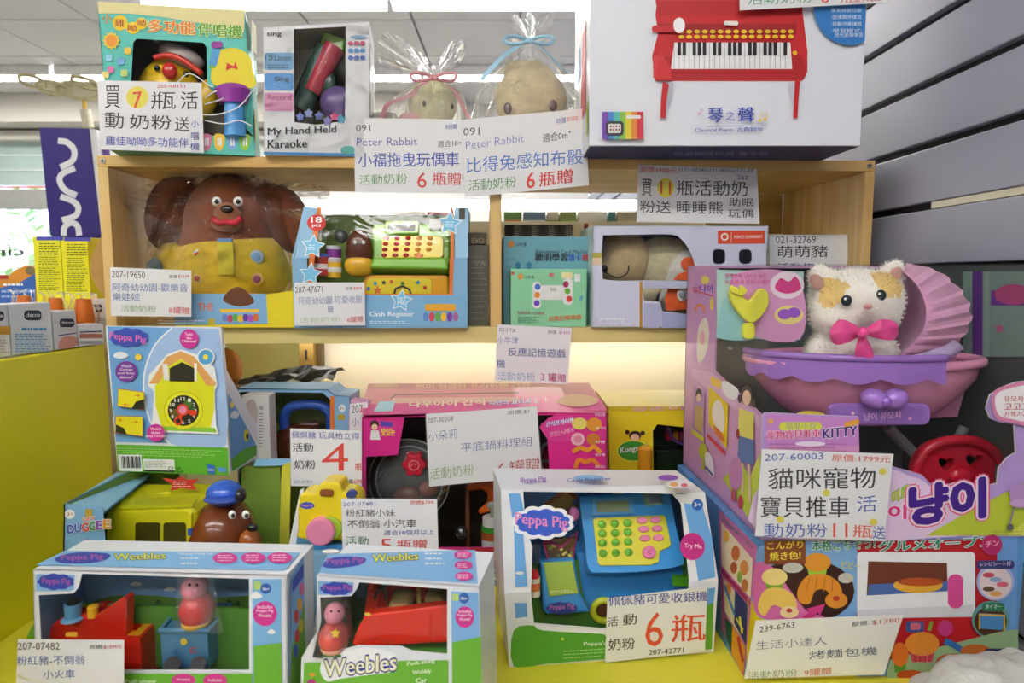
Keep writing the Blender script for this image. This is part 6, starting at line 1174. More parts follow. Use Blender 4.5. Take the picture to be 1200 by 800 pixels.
MB().cyl(W(626, 697, yb-.03), W(626, 676, yb-.03), 7*s, GL('#e0d8d0')).cyl(W(626, 676, yb-.03), W(626, 668, yb-.03), 6*s, GL('#d02828'), 4.5*s).cyl(W(626, 690, yb-.03), W(626, 681, yb-.03), 7.2*s, GL('#d8703a')).build('toy_bottle', t)
MB().box(W(625, 648, yb), (18*s, .008, 26*s), GL('#34506e'), .002).build('dark_blue_tin', t); MB().ell(W(672, 602, yb+.02), (7*s, .006, 9*s), GL('#d070b0')).build('pink_knob', t)
card('handwritten card with a big red 6瓶, on the blue cash register carton', [(712, 701), (829, 687), (826, 763), (709, 776)], f.hit(712, 740).y-.008, f.hit(829, 740).y-.008, lambda p: (
    p.txt('佩佩豬可愛收銀機', 713, 710, 829, 704, 12, '#2c36a8', .01), p.txt('活', 712, 734, 724, 733, 11, BK, .01), p.txt('動', 730, 733, 746, 731, 13, BK, .01), p.txt('奶粉', 713, 762, 744, 760, 14, BK, .01), p.txt('6', 756, 758, 777, 756, 40, '#e2401e', .0), p.txt('瓶', 787, 752, 826, 750, 32, '#e2401e', .012), p.txt('207-42771', 760, 767, 801, 764, 6, BK, .01)))
# ================================================================== RIGHT: oven carton and stroller carton on top
RG = 'big cartons stacked at the right'
zo = -.307
f = ground((874, 795), (1190, 789), ZB); w = (WZ(1190, 789, ZB)-WZ(874, 795, ZB)).length; h = zo+.48; dp = .31
t = root('toy_oven_carton', 'colourful carton picturing a white toy oven and buns, bottom right', 'toy box', f.at(w/2, 0, -dp/2), RG)
box6(f, w, h, dp, C('#5a93cf', .35, .04, 8), t)
p = Print(f)
p.poly([(876, 700), (1003, 690), (1006, 795), (874, 795)], '#e6d21e'); p.poly([(1002, 632), (1192, 628), (1190, 790), (1003, 792)], '#6ba0dc'); p.poly([(1003, 634), (1168, 630), (1168, 745), (1040, 775), (1003, 770)], '#c01a26')
p.poly(spline([(889, 640), (1002, 640), (1003, 720), (960, 728), (888, 722)], True, 3), '#7fb0e4')
p.ell(941, 692, 60, 38, '#3a1a14'); p.blob([(885, 660), (905, 664), (925, 690), (945, 715), (965, 722), (930, 728), (890, 722), (882, 700)], '#df72b4')
p.rr(1004, 646, 1142, 722, 5, '#eceef4'); p.poly([(1004, 714), (1140, 708), (1140, 722), (1004, 724)], '#d8dae4'); p.poly([(1017, 657), (1109, 659), (1110, 692), (1015, 697)], '#6e3624'); p.poly([(1018, 684), (1110, 680), (1110, 692), (1016, 697)], '#4a6ab0'); p.ell(1075, 685, 29, 9, '#e8b03a'); p.ell(1078, 681, 27, 5, '#b8501e')
p.rr(1110, 672, 1128, 712, 8, '#de4f9a'); p.ell(1107, 735, 9, 9.5, '#c23a80'); p.rr(1061, 727, 1082, 740, 2, '#3a5a9a'); p.rr(1066, 729, 1078, 737, 2, '#c86a80'); p.line([(1088, 738), (1091, 727)], 4, '#7aa83a')
def bun(cx, cy, rx, ry, c, cup=None):
    if cup: p.poly([(cx-rx*.8, cy), (cx+rx*.8, cy), (cx+rx*.6, cy+ry*1.5), (cx-rx*.6, cy+ry*1.5)], cup)
    p.ell(cx, cy, rx, ry, c)
bun(957, 658, 16, 11, '#e0962e', '#9ccc3a'); bun(907, 675, 15, 10, '#eed88a', '#7fae3a')
p.blob([(934, 690), (945, 674), (966, 672), (982, 682), (986, 698), (976, 700), (966, 690), (954, 692), (948, 706), (936, 704)], '#e0912c'); [p.line([(948+9*i, 676), (944+10*i, 692)], 1.2, '#c0701c') for i in range(4)]
p.blob([(888, 705), (896, 690), (915, 688), (930, 698), (932, 712), (918, 712), (905, 708), (896, 720), (889, 716)], '#ecc860'); p.ell(979, 702, 13, 9.5, '#e0902c'); p.ell(979, 700, 4, 3, '#c03a28'); p.ell(924, 716, 11, 7, '#f0d8a0'); p.ell(924, 714, 3.5, 2.5, '#c83a3a'); p.poly([(938, 722), (948, 716), (944, 712), (966, 706), (960, 720), (957, 716), (948, 726)], '#d83a8a')
p.rr(895, 632, 943, 660, 2, '#8a4a26'); p.txt('こんがり', 898, 643, 940, 641, 9, '#f0dc4a', .03); p.txt('焼き色!', 901, 656, 937, 654, 10, '#f0dc4a', .03); p.ell(928, 664, 12, 6, '#c8c6c0'); p.ell(990, 676, 9, 6, '#c8c6c0')
p.txt('本格ごちそう!', 950, 645, 1024, 641, 13, '#2f8f6a', .04, 0, '#e8f2f0'); p.txt('グルメオーブン', 1028, 645, 1162, 639, 13, '#2b8a74', .04, 0, '#e8f2f0'); p.txt('ピピー', 985, 664, 1006, 666, 8, '#e8d83a', .03)
p.ell(1160, 637, 12, 12, '#b82a6a'); p.txt('チン', 1153, 640, 1168, 638, 7, '#f4c8dc', .03)
p.ell(1164, 680, 22, 22, '#a8b0e0'); p.ell(1164, 681, 19, 19, '#e0d0d4'); p.rr(1142, 655, 1186, 665, 4, '#3a3a7a'); p.txt('レシピシート付', 1146, 662, 1182, 661, 5, '#e8e8f4', .02)
for i, c in enumerate(('#c84a5a', '#8aa0d0', '#d8607a', '#6a4a3a', '#e8a85a')): p.ell(1156+(i % 3)*8, 672+6*i*.9, 7, 3, c, 14)
p.ell(1158, 724, 22, 22, '#5a9a9a'); p.ell(1158, 726, 19, 18, '#4a2a1c'); p.poly([(1144, 716), (1174, 718), (1172, 736), (1146, 734)], '#4a8ac8'); p.line([(1145, 735), (1145, 718), (1174, 719), (1174, 737)], 2.4, '#d8b03a'); p.rr(1148, 704, 1174, 714, 4, '#2a7a5a'); p.txt('タイマー', 1152, 711, 1170, 711, 5, '#dff0e8', .02)
p.poly([(1040, 770), (1168, 738), (1190, 735), (1190, 790), (1036, 792)], '#8fb08a'); bun(1078, 752, 20, 14, '#dd8a34', '#b8324a'); [p.line([(1066+6*i, 762), (1068+5*i, 774)], 1, '#d86a80') for i in range(5)]; bun(1052, 764, 10, 14, '#d8702a', '#4f8a2c'); p.ell(1064, 788, 16, 6, '#b8481c')
p.line(spline([(1104, 748), (1118, 755), (1136, 768), (1146, 778)], False, 4), 7, '#2f6fb8'); p.ell(1140, 760, 18, 8, '#c0662c'); p.ell(1112, 772, 18, 9, '#b85a28'); p.rr(1150, 757, 1178, 768, 4, '#1c2a5a'); p.txt('くるくる', 1154, 764, 1174, 764, 4, '#c8d4f0', .02)
p.done(t)
ls = lside(f, dp); p = Print(ls)
p.poly([(843, 596), (888, 640), (872, 794), (846, 735)], '#c96aa8')
for q, c in (([(846, 612), (883, 655), (880, 700), (846, 662)], '#f0e0c0'), ([(846, 665), (880, 703), (879, 710), (847, 671)], '#a01a50'), ([(848, 676), (878, 712), (875, 755), (850, 716)], '#e8dcb0'), ([(862, 690), (878, 710), (875, 756), (861, 730)], '#20246a'), ([(850, 722), (859, 732), (858, 764), (852, 748)], '#1e5a3a'), ([(859, 732), (874, 758), (872, 790), (858, 765)], '#e09a1e')): p.poly(q, c)
for x, y, rx, ry, c in ((852, 628, 3, 7, '#e8b03a'), (863, 648, 5, 9, '#d8702a'), (873, 665, 5, 9, '#e0902c'), (861, 665, 4, 7, '#c8602a'), (874, 686, 4, 8, '#d07a2c'), (868, 676, 3, 7, '#9ab83a'), (855, 690, 3, 8, '#d8863a')): p.ell(x, y, rx, ry, c, 14)
p.line([(850, 685), (862, 720)], 2.5, '#3a8ad0'); p.line([(868, 722), (871, 742)], 2.4, '#e0d83a'); p.line([(864, 724), (872, 738)], 2, '#e0d83a'); p.line([(866, 746), (872, 775)], 3, '#c8283a'); p.txt('グルメオーブン', 846, 608, 884, 645, 6, '#2a8a6a', .03)
p.done(t)
# price card of the oven
card('slanted card 239-6763 for a bread oven, leaning on the oven carton', [(886, 727), (1059, 720), (1036, 790), (872, 795)], f.hit(880, 780).y-.010, f.hit(1040, 780).y-.010, lambda p: (
    p.txt('239-6763', 890, 741, 931, 735, 7, '#3c3e46', .01), p.txt('原價:', 998, 734, 1018, 732, 5.5, '#44464c', .01), p.txt('$1380', 1022, 732, 1054, 729, 5.5, '#c05a70', .01), p.txt('生活小達人', 886, 761, 969, 755, 10, '#5a68a0', -.01), p.txt('烤麵包機', 948, 772, 1028, 767, 10, '#44547a', .0), p.txt('活動奶粉', 876, 796, 934, 792, 9, '#5a8a4a', -.01), p.txt('9罐贈', 942, 792, 974, 789, 8, '#d8603a')))
# ---- stroller carton
f = ground((892, 632), (1215, 628), zo); w = (WZ(1215, 628, zo)-WZ(892, 632, zo)).length; h = f.loc(893, 309)[1]; dp = .32
t = root('toy_stroller_carton', 'very large windowed pink carton with a plush cat in a purple carrier', 'toy box', f.at(w/2, 0, -dp/2), RG)
PKB = C('#d3a0cf', .4, .03, 8)
b = MB(); M = f.M(); M.translation = Vector(); DK = C('#55605c', .5, .05, 6)
for c_, d_, m_ in (((w/2, h/2, -dp), (w, h, .003), DK), ((w/2, .0015, -dp/2), (w, .003, dp), PKB), ((w, h/2, -dp/2), (.003, h, dp), DK)): b.box(f.at(*c_), d_, m_, 0, M)
b.build('carton_body', t)
MB().box(f.at(w/2, h, -dp+.02), (w, .003, .04), PKB, 0, M).build('top_strip', t)
sheet(tside(f, h), [(0, 0), (w, 0), (w, dp), (0, dp)], WINDOW, 'clear_window', t)
ls = lside(f, dp); hs_ = f.loc(0, 0)
def sp_(l): return ls.pl(l)
side_out = [(0, 0), (dp, 0), (dp, ls.loc(893, 488)[1]), (ls.loc(838, 434)[0], ls.loc(838, 434)[1]), (ls.loc(841, 314)[0], h), (0, h)]
holed(ls, side_out, [], .0015, PKB, 'side_panel', t)
sheet(ls, [side_out[2], (dp, h), side_out[4], side_out[3]], WINDOW, 'clear_window', t)
p = Print(ls)
p.poly([(814, 318), (841, 316), (838, 430), (813, 424)], '#cf9ad2'); p.txt('미미', 813, 344, 820, 344, 9, '#d03a8a', .04); p.txt('냐아', 821, 342, 837, 343, 9, '#5a3ab8', .04); p.ell(827, 328, 5, 5, '#e8e06a'); p.ell(821, 362, 6, 6, '#ea8a3a'); p.ell(821, 364, 4, 5, '#cf9ad2')
p.blob([(819, 385), (828, 372), (832, 392), (826, 420), (818, 422)], '#ece4d8'); p.ell(835, 356, 2, 8, '#e8de4a'); p.ell(824, 396, 3, 8, '#f0b8c8'); p.line([(814, 340), (837, 347)], 1.2, '#d83a3a')
p.poly([(812, 432), (836, 436), (892, 488), (892, 500), (812, 442)], '#e0b8dc')
p.poly([(834, 440), (846, 446), (846, 456), (834, 450)], '#f0c84a'); p.blob([(848, 446), (866, 456), (862, 468), (850, 462)], '#eef0f4')
p.poly([(892, 530), (892, 628), (848, 560), (870, 540), (880, 560)], '#c8d84a')
p.poly([(814, 452), (827, 458), (826, 512), (812, 500)], '#b890c8'); p.ell(820, 462, 3.6, 7, '#241c1e'); p.ell(820, 466, 2.8, 5, '#e8c4ac'); p.poly([(816, 474), (825, 477), (824, 508), (815, 500)], '#c8a86a'); p.poly([(812, 502), (826, 512), (826, 518), (812, 508)], '#dce04a')
p.poly([(832, 452), (855, 474), (853, 526), (832, 496)], '#ecd21e'); p.blob([(836, 478), (843, 468), (850, 482), (849, 506), (838, 496)], '#f4ece4'); p.blob([(838, 498), (848, 508), (850, 518), (840, 508)], '#d8703a'); p.poly([(830, 507), (851, 529), (851, 534), (830, 512)], '#d8404a')
p.ell(825, 528, 5, 9, '#c0cc3a'); p.rect(824, 536, 827, 550, '#c0cc3a'); p.blob([(828, 530), (836, 535), (838, 560), (829, 548)], '#f0eef4'); p.line([(829, 547), (837, 557)], 2, '#3a4a9a')
# girl in a yellow jumper and blue skirt (small print)
p.ell(877, 463, 7, 12, '#2a2020'); p.ell(877, 466, 5, 9, '#ecc8ac'); p.ell(869, 467, 2.5, 5, '#2a2020'); p.ell(885, 472, 2.5, 5, '#2a2020'); p.poly([(868, 478), (886, 484), (885, 515), (867, 510)], '#e6de72'); p.poly([(868, 510), (886, 516), (886, 545), (866, 540)], '#5a78b0'); p.line([(872, 542), (872, 578)], 2.6, '#e8ccb8'); p.line([(880, 544), (881, 590)], 2.6, '#e8ccb8'); p.ell(867, 508, 2, 6, '#a02a30')
p.blob([(857, 545), (868, 535), (872, 560), (866, 574), (858, 568)], '#c88ac0'); p.ell(862, 580, 3, 8, '#c05a6a'); p.ell(870, 588, 3, 8, '#c0405a')
p.done(t)
# front: lower banner, sticker and speech bubble cut from the front card
ban = [(892.5, 631), (1213, 627), (1213, 445), (1192, 447), (1178, 452), (1160, 462), (1155, 478), (1160, 490), (1172, 495), (1188, 497), (1190, 530), (1180, 536), (1170, 548), (1168, 566), (1150, 570), (1120, 565), (1105, 570), (1090, 566), (1080, 556), (1060, 550), (1040, 545), (1006, 540), (1006, 488), (896, 483), (892.5, 488)]
fp = f.pl(ban); holed(f, fp, [], .0015, C('#dcdcdc', .4, .02, 8), 'front_panel', t)
sheet(f, [fp[0], fp[1], (w, h), (0, h)], WINDOW, 'clear_window', t, -.002)
p = Print(f)
p.poly(ban[:2]+ban[2:4]+ban[4:12]+ban[12:], '#b59ad8')
p.poly(spline([(895, 628), (896, 560), (960, 545), (1040, 549), (1062, 556), (1080, 562), (1095, 572), (1120, 572), (1148, 574), (1140, 600), (1120, 628)], True, 3), '#e2c8ea')
p.poly([(1085, 627), (1150, 590), (1212, 560), (1212, 627)], '#bccb3a'); p.poly([(1180, 627), (1213, 600), (1213, 627)], '#d8dc5a')
p.txt('이', 1041, 608, 1061, 607, 16, '#dd3a8c', .05, 0, '#f4f0f4'); p.txt('미로', 1045, 590, 1064, 580, 14, '#dcd83a', .04, 0, '#5ab05a')
p._t('냥이', 1066, 614, 1152, 604, 44, '#e8588a', .17, 0, 0); p._t('냥이', 1066, 614, 1152, 604, 44, '#f0d8ea', .13, 0, 0); p._t('냥이', 1066, 614, 1152, 604, 44, '#431a8a', .07, 0, 0)
p.poly([(897, 484), (1005, 489), (1006, 530), (896, 530)], '#c98ad0'); p.poly([(897, 522), (1006, 522), (1006, 545), (896, 545)], '#d89ac8'); p.rr(912, 494, 962, 504, 5, '#d8e04a'); p.txt('喵喵小窩', 920, 503, 955, 504, 9, '#9aa83a', .02, 0, '#f0f0a0'); p.txt('寵物寶貝推車', 898, 514, 960, 512, 10, '#d0307c', .03, 0, '#f4dcec'); p.txt('KITTY', 963, 513, 1003, 509, 11, '#3c1a80', .04, 0, '#f0e4f4'); p.ell(902, 493, 3, 3, '#e8b04a'); p.poly([(988, 494), (1005, 490), (1005, 496), (988, 500)], '#e8a83a')
p.lines(900, 519, 1000, 527, 3, '#a85a98', .8, 5); p.ell(948, 519, 18, 3, '#eee0f2')
p.blob([(1160, 462), (1176, 451), (1214, 448), (1214, 496), (1180, 494), (1164, 488)], '#dc8ab4'); p.blob([(1164, 464), (1178, 455), (1216, 452), (1216, 492), (1182, 490), (1167, 484)], '#f2eef2')
for i, t_ in enumerate(('유모차에', '고고고', '산책가기!')): p.txt(t_, 1174, 470+9*i, 1204, 470+9*i, 7, '#c0506a', .02)
p.blob([(1180, 570), (1192, 566), (1208, 572), (1206, 590), (1186, 592)], '#b890cc'); p.ell(1196, 588, 16, 5, '#c8a0d4'); p.line([(1186, 592), (1180, 614)], 2, '#8a8a90'); p.line([(1204, 592), (1208, 612)], 2, '#8a8a90'); p.ell(1181, 616, 4, 4, '#5a5a60'); p.ell(1208, 612, 5, 5, '#c83a4a'); p.lines(1160, 621, 1205, 624, 2, '#7a8a3a', .7, 4)
p.done(t)
# interior backing card with yellow heart wand print
Yc = f.O.y+.06; bf1 = vert((841, 400), (944, 400), Yc); MB().prism(bf1, bf1.pl([(840, 316), (942, 318), (938, 398), (840, 396)]), -.002, 0, C('#a6c9c4', .5)).build('accessory_card', t)
p = Print(bf1); p.blob([(855, 335), (870, 318), (920, 318), (942, 345), (938, 396), (890, 396), (868, 370)], '#d99ac8'); p.blob([(842, 380), (848, 350), (860, 365), (885, 396), (842, 396)], '#8fc0c4')
p.txt('반짝반짝 냥이의 하트', 850, 326, 898, 327, 6, '#c84a8a', .03); p.txt('요술봉과 장신구세트', 849, 333, 902, 333, 5.5, '#c84a8a', .03); p.ell(922, 334, 20, 16, '#ecdcea'); p.blob([(908, 338), (914, 326), (924, 330), (932, 324), (938, 338), (922, 344)], '#d8408a'); p.ell(924, 369, 17, 11, '#ecdc8a'); p.ell(919, 368, 8, 6, '#9a5ac8'); p.ell(930, 366, 8, 6, '#9a5ac8'); p.done(t)
YH = GL('#e3e04a'); hf = bf1.shift(.006)
MB().prism(hf, hf.pl(spline([(876, 352), (890, 338), (899, 343), (899, 358), (890, 372), (879, 378), (866, 368), (856, 352), (855, 340), (864, 337)], True, 4)), -.004, .004, YH, .002).prism(hf, hf.pl(spline([(859, 344), (853, 340), (855, 334), (864, 340), (866, 334), (873, 340), (868, 346)], True, 3)), .004, .008, YH, .001).prism(hf, hf.pl(rrp(870, 378, 884, 397, 5)), -.004, .003, YH, .001).build('yellow_heart_wand', t)
# carrier
Y = f.O.y+.11; s = sc(Y); PB = GL('#f6a6cc'); VI = GL('#a678d2')
def oval(cx, cy, rx, dy, n=40, ph=0): c_ = W(cx, cy, Y); return [c_+Vector((math.cos(2*math.pi*k/n)*rx*s, math.sin(2*math.pi*k/n)*dy, 0)) for k in range(n)]
b = MB(); ringp = [(1009, 420, 132, .085), (1009, 438, 128, .082), (1008, 458, 112, .072), (1006, 476, 92, .06), (1005, 490, 66, .045)]; vs = []
for r_ in ringp: vs += oval(*r_)
b.add(vs, [[i*40+k, i*40+(k+1) % 40, (i+1)*40+(k+1) % 40, (i+1)*40+k] for i in range(4) for k in range(40)]+[[160+k for k in range(40)]], PB, True); b.build('pink_carrier_tub', t)
MB().tube(oval(1009, 420, 133, .086), .006, PB, 10, True).build('tub_rim', t)
b = MB(); vs = []; n = 48
for k in range(n):
    a = math.pi*1.0+math.pi*.62*k/(n-1); sc2 = .017+.009*abs(math.sin(k/(n-1)*math.pi*5.5)); c_ = W(1009, 419, Y); q = c_+Vector((math.cos(a)*137*s, math.sin(a)*.092, 0)); vs += [q+Vector((0, 0, .010)), q+Vector((0, -.002, -sc2*.8))]
b.add(vs, [[2*i, 2*i+1, 2*i+3, 2*i+2] for i in range(n-1)], VI, True); rim = [vs[2*i] for i in range(n)]; b.tube(rim, .0045, VI, 8).build('purple_scalloped_trim', t)
MB().prism(vert((1060, 420), (1145, 420), Y-.06), vert((1060, 420), (1145, 420), Y-.06).pl([(1052, 424), (1122, 412), (1118, 440), (1060, 444)]), -.004, 0, C('#dd9cc6', .5)).build('tub_liner', t)
MB().tube([W(x, y, Y-.07) for x, y in spline([(1050, 436), (1060, 427), (1085, 420), (1110, 412), (1122, 404)], False, 5)], .008, C('#b7a3cf', .7, .2, 60), 10).build('lilac_fabric_roll', t)
# canopy with frills
can = MB(); CM = C('#f2b2d8', .75, .04, 30, 0, .3); vs = []; NA = 30; NB = 7
for i in range(NA):
    a = i/(NA-1); p0 = (1060+ -8*a, 318) ; 
    ix, iy = spline([(1058, 318), (1075, 335), (1085, 360), (1082, 385), (1066, 405), (1045, 424)], False, 6)[i]
    ox, oy = spline([(1062, 308), (1100, 318), (1130, 345), (1138, 375), (1120, 405), (1080, 430)], False, 6)[i]
    for j in range(NB):
        u_ = j/(NB-1); wv = math.sin(i*1.9)*.010*u_; vs.append(W(ix+(ox-ix)*u_+math.sin(i*1.9)*2.4*u_, iy+(oy-iy)*u_, Y-.02-.05*math.sin(math.pi*.5*(1-u_))+wv+.02))
can.add(vs, [[i*NB+j, i*NB+j+1, (i+1)*NB+j+1, (i+1)*NB+j] for i in range(NA-1) for j in range(NB-1)], CM, False); can.build('frilled_canopy', t)
can = MB(); vs = []
for i in range(NA):
    ix, iy = spline([(1058, 318), (1075, 335), (1085, 360), (1082, 385), (1066, 405), (1045, 424)], False, 6)[i]
    for j in range(5): u_ = j/4; vs.append(W(ix-(30*math.sin(math.pi*i/(NA-1)))*u_, iy, Y-.05+.09*u_))
can.add(vs, [[i*5+j, i*5+j+1, (i+1)*5+j+1, (i+1)*5+j] for i in range(NA-1) for j in range(4)], C('#d48cc0', .75, .04, 30, 0, .3), True); can.build('canopy_lining', t)
# plush cat
Yk = Y-.03; s = sc(Yk); CW_ = C('#fbf6ee', .9, .03, 60)
v, fc = blobby([(W(1002, 352, Yk), (53*s, .050, 38*s)), (W(980, 372, Yk-.01), (30*s, .035, 20*s)), (W(1022, 370, Yk-.01), (30*s, .035, 20*s)), (W(962, 326, Yk), (15*s, .016, 18*s), Matrix.Rotation(-.5, 4, 'Y')), (W(1045, 322, Yk), (14*s, .016, 19*s), Matrix.Rotation(.5, 4, 'Y')),
    (W(997, 410, Yk+.015), (52*s, .045, 34*s)), (W(960, 415, Yk-.005), (18*s, .02, 20*s)), (W(1030, 412, Yk-.01), (18*s, .02, 20*s))], .006)
me = MB(); TAN = C('#f3d68e', .9)
cA, cB = W(972, 338, Yk-.03), W(1042, 330, Yk-.03)
fa = [q for q in fc if min((v[q[0]]-cA).length, (v[q[0]]-cB).length) < .021]; ids = set(map(tuple, fa)); fb = [q for q in fc if tuple(q) not in ids]
me.add(v, fb, CW_, True); me.add(v, fa, TAN, True); me.build('cat_body', t)
fuzz(v, fb, C('#fffaf2', .9), 9000, .005, t, 'white_fur', 3); fuzz(v, fa, C('#f6dc9e', .9), 900, .005, t, 'tan_fur', 4)
for ex, ey in ((992, 352), (1032, 346)): MB().ell(W(ex, ey, Yk-.046), (6*s, .005, 6.4*s), GL('#20343c')).ell(W(ex-1.5, ey-2, Yk-.051), (1.4*s, .001, 1.4*s), GL('#ffffff')).build('cat_eye', t)
MB().ell(W(1017, 359, Yk-.055), (4.5*s, .005, 3*s), GL('#e8a0a0')).build('cat_nose', t)
for ex, ey, a_ in ((957, 330, -.6), (1049, 322, .5)): MB().ell(W(ex, ey, Yk-.014), (7*s, .006, 10*s), PL('#eeb6ac'), Matrix.Rotation(a_, 4, 'Y')).build('inner_ear', t)
rb = MB(); RM = C('#f24a9c', .4, .1, 60, 0, .3); c_ = (1011, 388)
for pts in ([(1008, 385), (985, 374), (972, 390), (980, 404), (1004, 396)], [(1014, 386), (1034, 374), (1052, 380), (1048, 398), (1020, 394)], [(1007, 392), (1014, 392), (1024, 418), (1002, 420)]):
    g_ = spline(pts, True, 4); n = len(g_); cx = sum(q[0] for q in g_)/n; cy = sum(q[1] for q in g_)/n
    rb.add([W(cx, cy, Yk-.072)]+[W(x, y, Yk-.060+.004*math.sin(i*1.3)) for i, (x, y) in enumerate(g_)], [[0, 1+i, 1+(i+1) % n] for i in range(n)], RM, True)
rb.ell(W(1011, 389, Yk-.072), (6*s, .006, 6*s), RM); rb.build('pink_ribbon_bow', t)
# name plate and purple bow on the tub
Yn = Y-.088; nf = vert((970, 500), (1095, 500), Yn); MB().prism(nf, nf.pl(rrp(972, 473, 1091, 498, 9)), -.006, 0, VI, .002).build('name_plate', t)
p = Print(nf); p.rr(1005, 477, 1082, 496, 5, '#9468c0'); p.txt('냥이 유모차', 1012, 493, 1056, 490, 9, '#efb8e0', .03); p.star(999, 484, 3, '#f0c0e0'); p.star(1066, 490, 3, '#e89ad0'); p.done(t)
s = sc(Yn); b = MB(); b.ell(W(1025, 467, Yn-.008), (17*s, .012, 12*s), VI, Matrix.Rotation(.2, 4, 'Y')).ell(W(1048, 467, Yn-.008), (16*s, .012, 12*s), VI, Matrix.Rotation(-.2, 4, 'Y')).ell(W(1037, 470, Yn-.016), (6*s, .008, 7*s), GL('#8f60c4')); b.build('purple_plastic_bow', t)
MB().prism(vert((1100, 495), (1135, 495), Y), vert((1100, 495), (1135, 495), Y).pl([(1060, 470), (1142, 418), (1122, 488), (1052, 492)]), -.004, 0, C('#d08ab8', .45)).build('pink_back_shape', t)
MB().ell(W(950, 486, Yn+.02), (17*s, .01, 5*s), GL('#e2d43a')).build('yellow_accessory', t)
# red heart-cut wheel basket
Yr = Y-.03; rf = vert((1070, 575), (1175, 575), Yr); RR = GL('#d4213a')
o_ = rf.pl(spline([(1074, 560), (1074, 540), (1090, 521), (1120, 514), (1150, 519), (1170, 538), (1174, 560), (1150, 582), (1100, 585)], True, 5))
def heart(cx, cy, r): return [(cx+r*(.9*math.sin(a)**3), cy-r*(.75*math.cos(a)-.3*math.cos(2*a)-.12*math.cos(3*a))) for a in [2*math.pi*k/20 for k in range(20)]]
holed(rf, o_, [rf.pl(heart(1109, 543, 10.5)), rf.pl(heart(1142, 540, 11.5)), rf.pl(ellp(1152, 566, 10, 5))], .012, RR, 'red_wheel_cover', t)
b = MB(); b.tube([rf.at(x, y, .004) for x, y in o_], .0065, RR, 10, True).ell(rf.at(*rf.loc(1125, 558), .003), (.016, .006, .012), RR); b.build('red_wheel_rim', t)
MB().box(rf.at(*rf.loc(1125, 550), -.03), (.11, .004, .07), C('#2a2426', .6)).build('dark_hub_plate', t)
MB().cyl(W(1040, 500, Y), W(1092, 552, Y-.0), .007, C('#8b9294', .35)).cyl(W(1130, 500, Y), W(1120, 520, Y), .006, C('#8b9294', .35)).build('grey_strut', t)
# backing: purple striped gift and green print on the right
gf_ = Fr(f.at(w-.004, 0, -dp), f.n, f.v); gf_ = Fr(gf_.at(0, 0), -f.n, f.v) if gf_.n.x > 0 and False else Fr(f.at(w-.004, 0, 0), -f.n, f.v); gf_ = Fr(f.at(w-.004, 0, -dp), f.n, f.v); MB().prism(gf_, gf_.pl([(1128, 318), (1215, 318), (1215, 418), (1128, 418)]), -.002, 0, C('#8fb0a4', .5)).build('printed_back_card', t)
p = Print(gf_); p.rect(1140, 318, 1152, 418, '#6a3a98'); p.rect(1160, 318, 1215, 418, '#7c9c92'); p.rect(1162, 340, 1215, 358, '#6a3a98'); p.ell(1188, 345, 22, 12, '#b04a80'); p.star(1172, 385, 6, '#c05a90', 5); p.done(t)
card('large handwritten card 207-60003 with 11瓶送, on the cat carrier carton', [(893, 526), (1047, 532), (1036, 634), (885, 628)], f.hit(890, 600).y-.012, f.hit(1036, 600).y-.010, lambda p: (
    p.txt('207-60003', 896, 540, 965, 538, 8, '#3c5cc0', .0), p.txt('原價:1799元', 975, 540, 1043, 542, 8, '#e85a3c', .01), p.txt('貓咪寵物', 900, 573, 1026, 572, 25, BK, .0), p.txt('寶貝推車', 891, 606, 995, 606, 25, BK, .0), p.txt('活', 1004, 600, 1027, 599, 19, '#4a6ac0', -.005),
    p.txt('動奶粉', 895, 629, 969, 629, 16, '#3c62c0', -.003), p.txt('11', 976, 629, 993, 629, 16, '#e85a4a'), p.txt('瓶', 999, 629, 1022, 630, 15, '#e85a4a'), p.txt('送', 1022, 631, 1037, 631, 15, '#3c62c0'),
    p.ell(1034, 552, 4.5, 4, '#e8dc4a'), p.ell(968, 577, 4.5, 4, '#e8dc4a'), p.ell(914, 608, 4.5, 4, '#e8dc4a'), p.ell(1023, 611, 4.5, 4, '#e8dc4a')))
# white plastic bag in the near corner
Y = .655; zb_ = H(ZB)
parts = []
for px, ww, hh in ((1112, .035, .055), (1150, .05, .085), (1195, .06, .088), (1240, .05, .08)):
    c_ = W(px, 800, Y); c_.z = zb_+hh*.5; parts.append((c_, (ww, .045, hh*.5)))
v, fc = blobby(parts, .006)
v = [q+Vector((0, 0, 0 if q.z < zb_+.006 else .008*noise.noise(q*38)+.004*noise.noise(q*90))) for q in v]
v = [Vector((q.x, q.y, max(q.z, zb_+.0005))) for q in v]
MB().add(v, fc, C('#c6c7c2', .45, .08, 20, .3), True).build('white_plastic_bag', None, 'soft white plastic bag at the very bottom right, before the oven carton', 'bag')
# ================================================================== LEFT COUNTER
LCG = 'white product boxes on the left counter'; ZC = -.11
CB = C('#dfe3e8', .4, .02, 8)
def chic(x0, x1, yt, yb0, yb1, label, extra, dd=.06, nm='product_box', col=CB, grp=LCG, push=0):
    f = ground((x0, yb0), (x1, yb1), ZC)
    if push:
        f = f.shift(-push)
    w = (f.hit(x1, 400)-f.hit(x0, 400)).length; f.O = f.hit(x0, 400); f.O.z = H(ZC); h = f.loc((x0+x1)/2, yt)[1]
    t = root(nm, label, 'box', f.at(w/2, 0, -dd/2), grp); box6(f, w, h, dd, col, t); p = Print(f); extra(p); p.done(t); return f, t
def logo(p, cx, cy, s=1): p.rr(cx-10*s, cy-5.5*s, cx+10*s, cy+6*s, 4*s, '#1d2740'); p.txt('chicco', cx-8.5*s, cy+2.5*s, cx+8.5*s, cy+2*s, 5*s, '#eef0f4', .03)
kw = .012
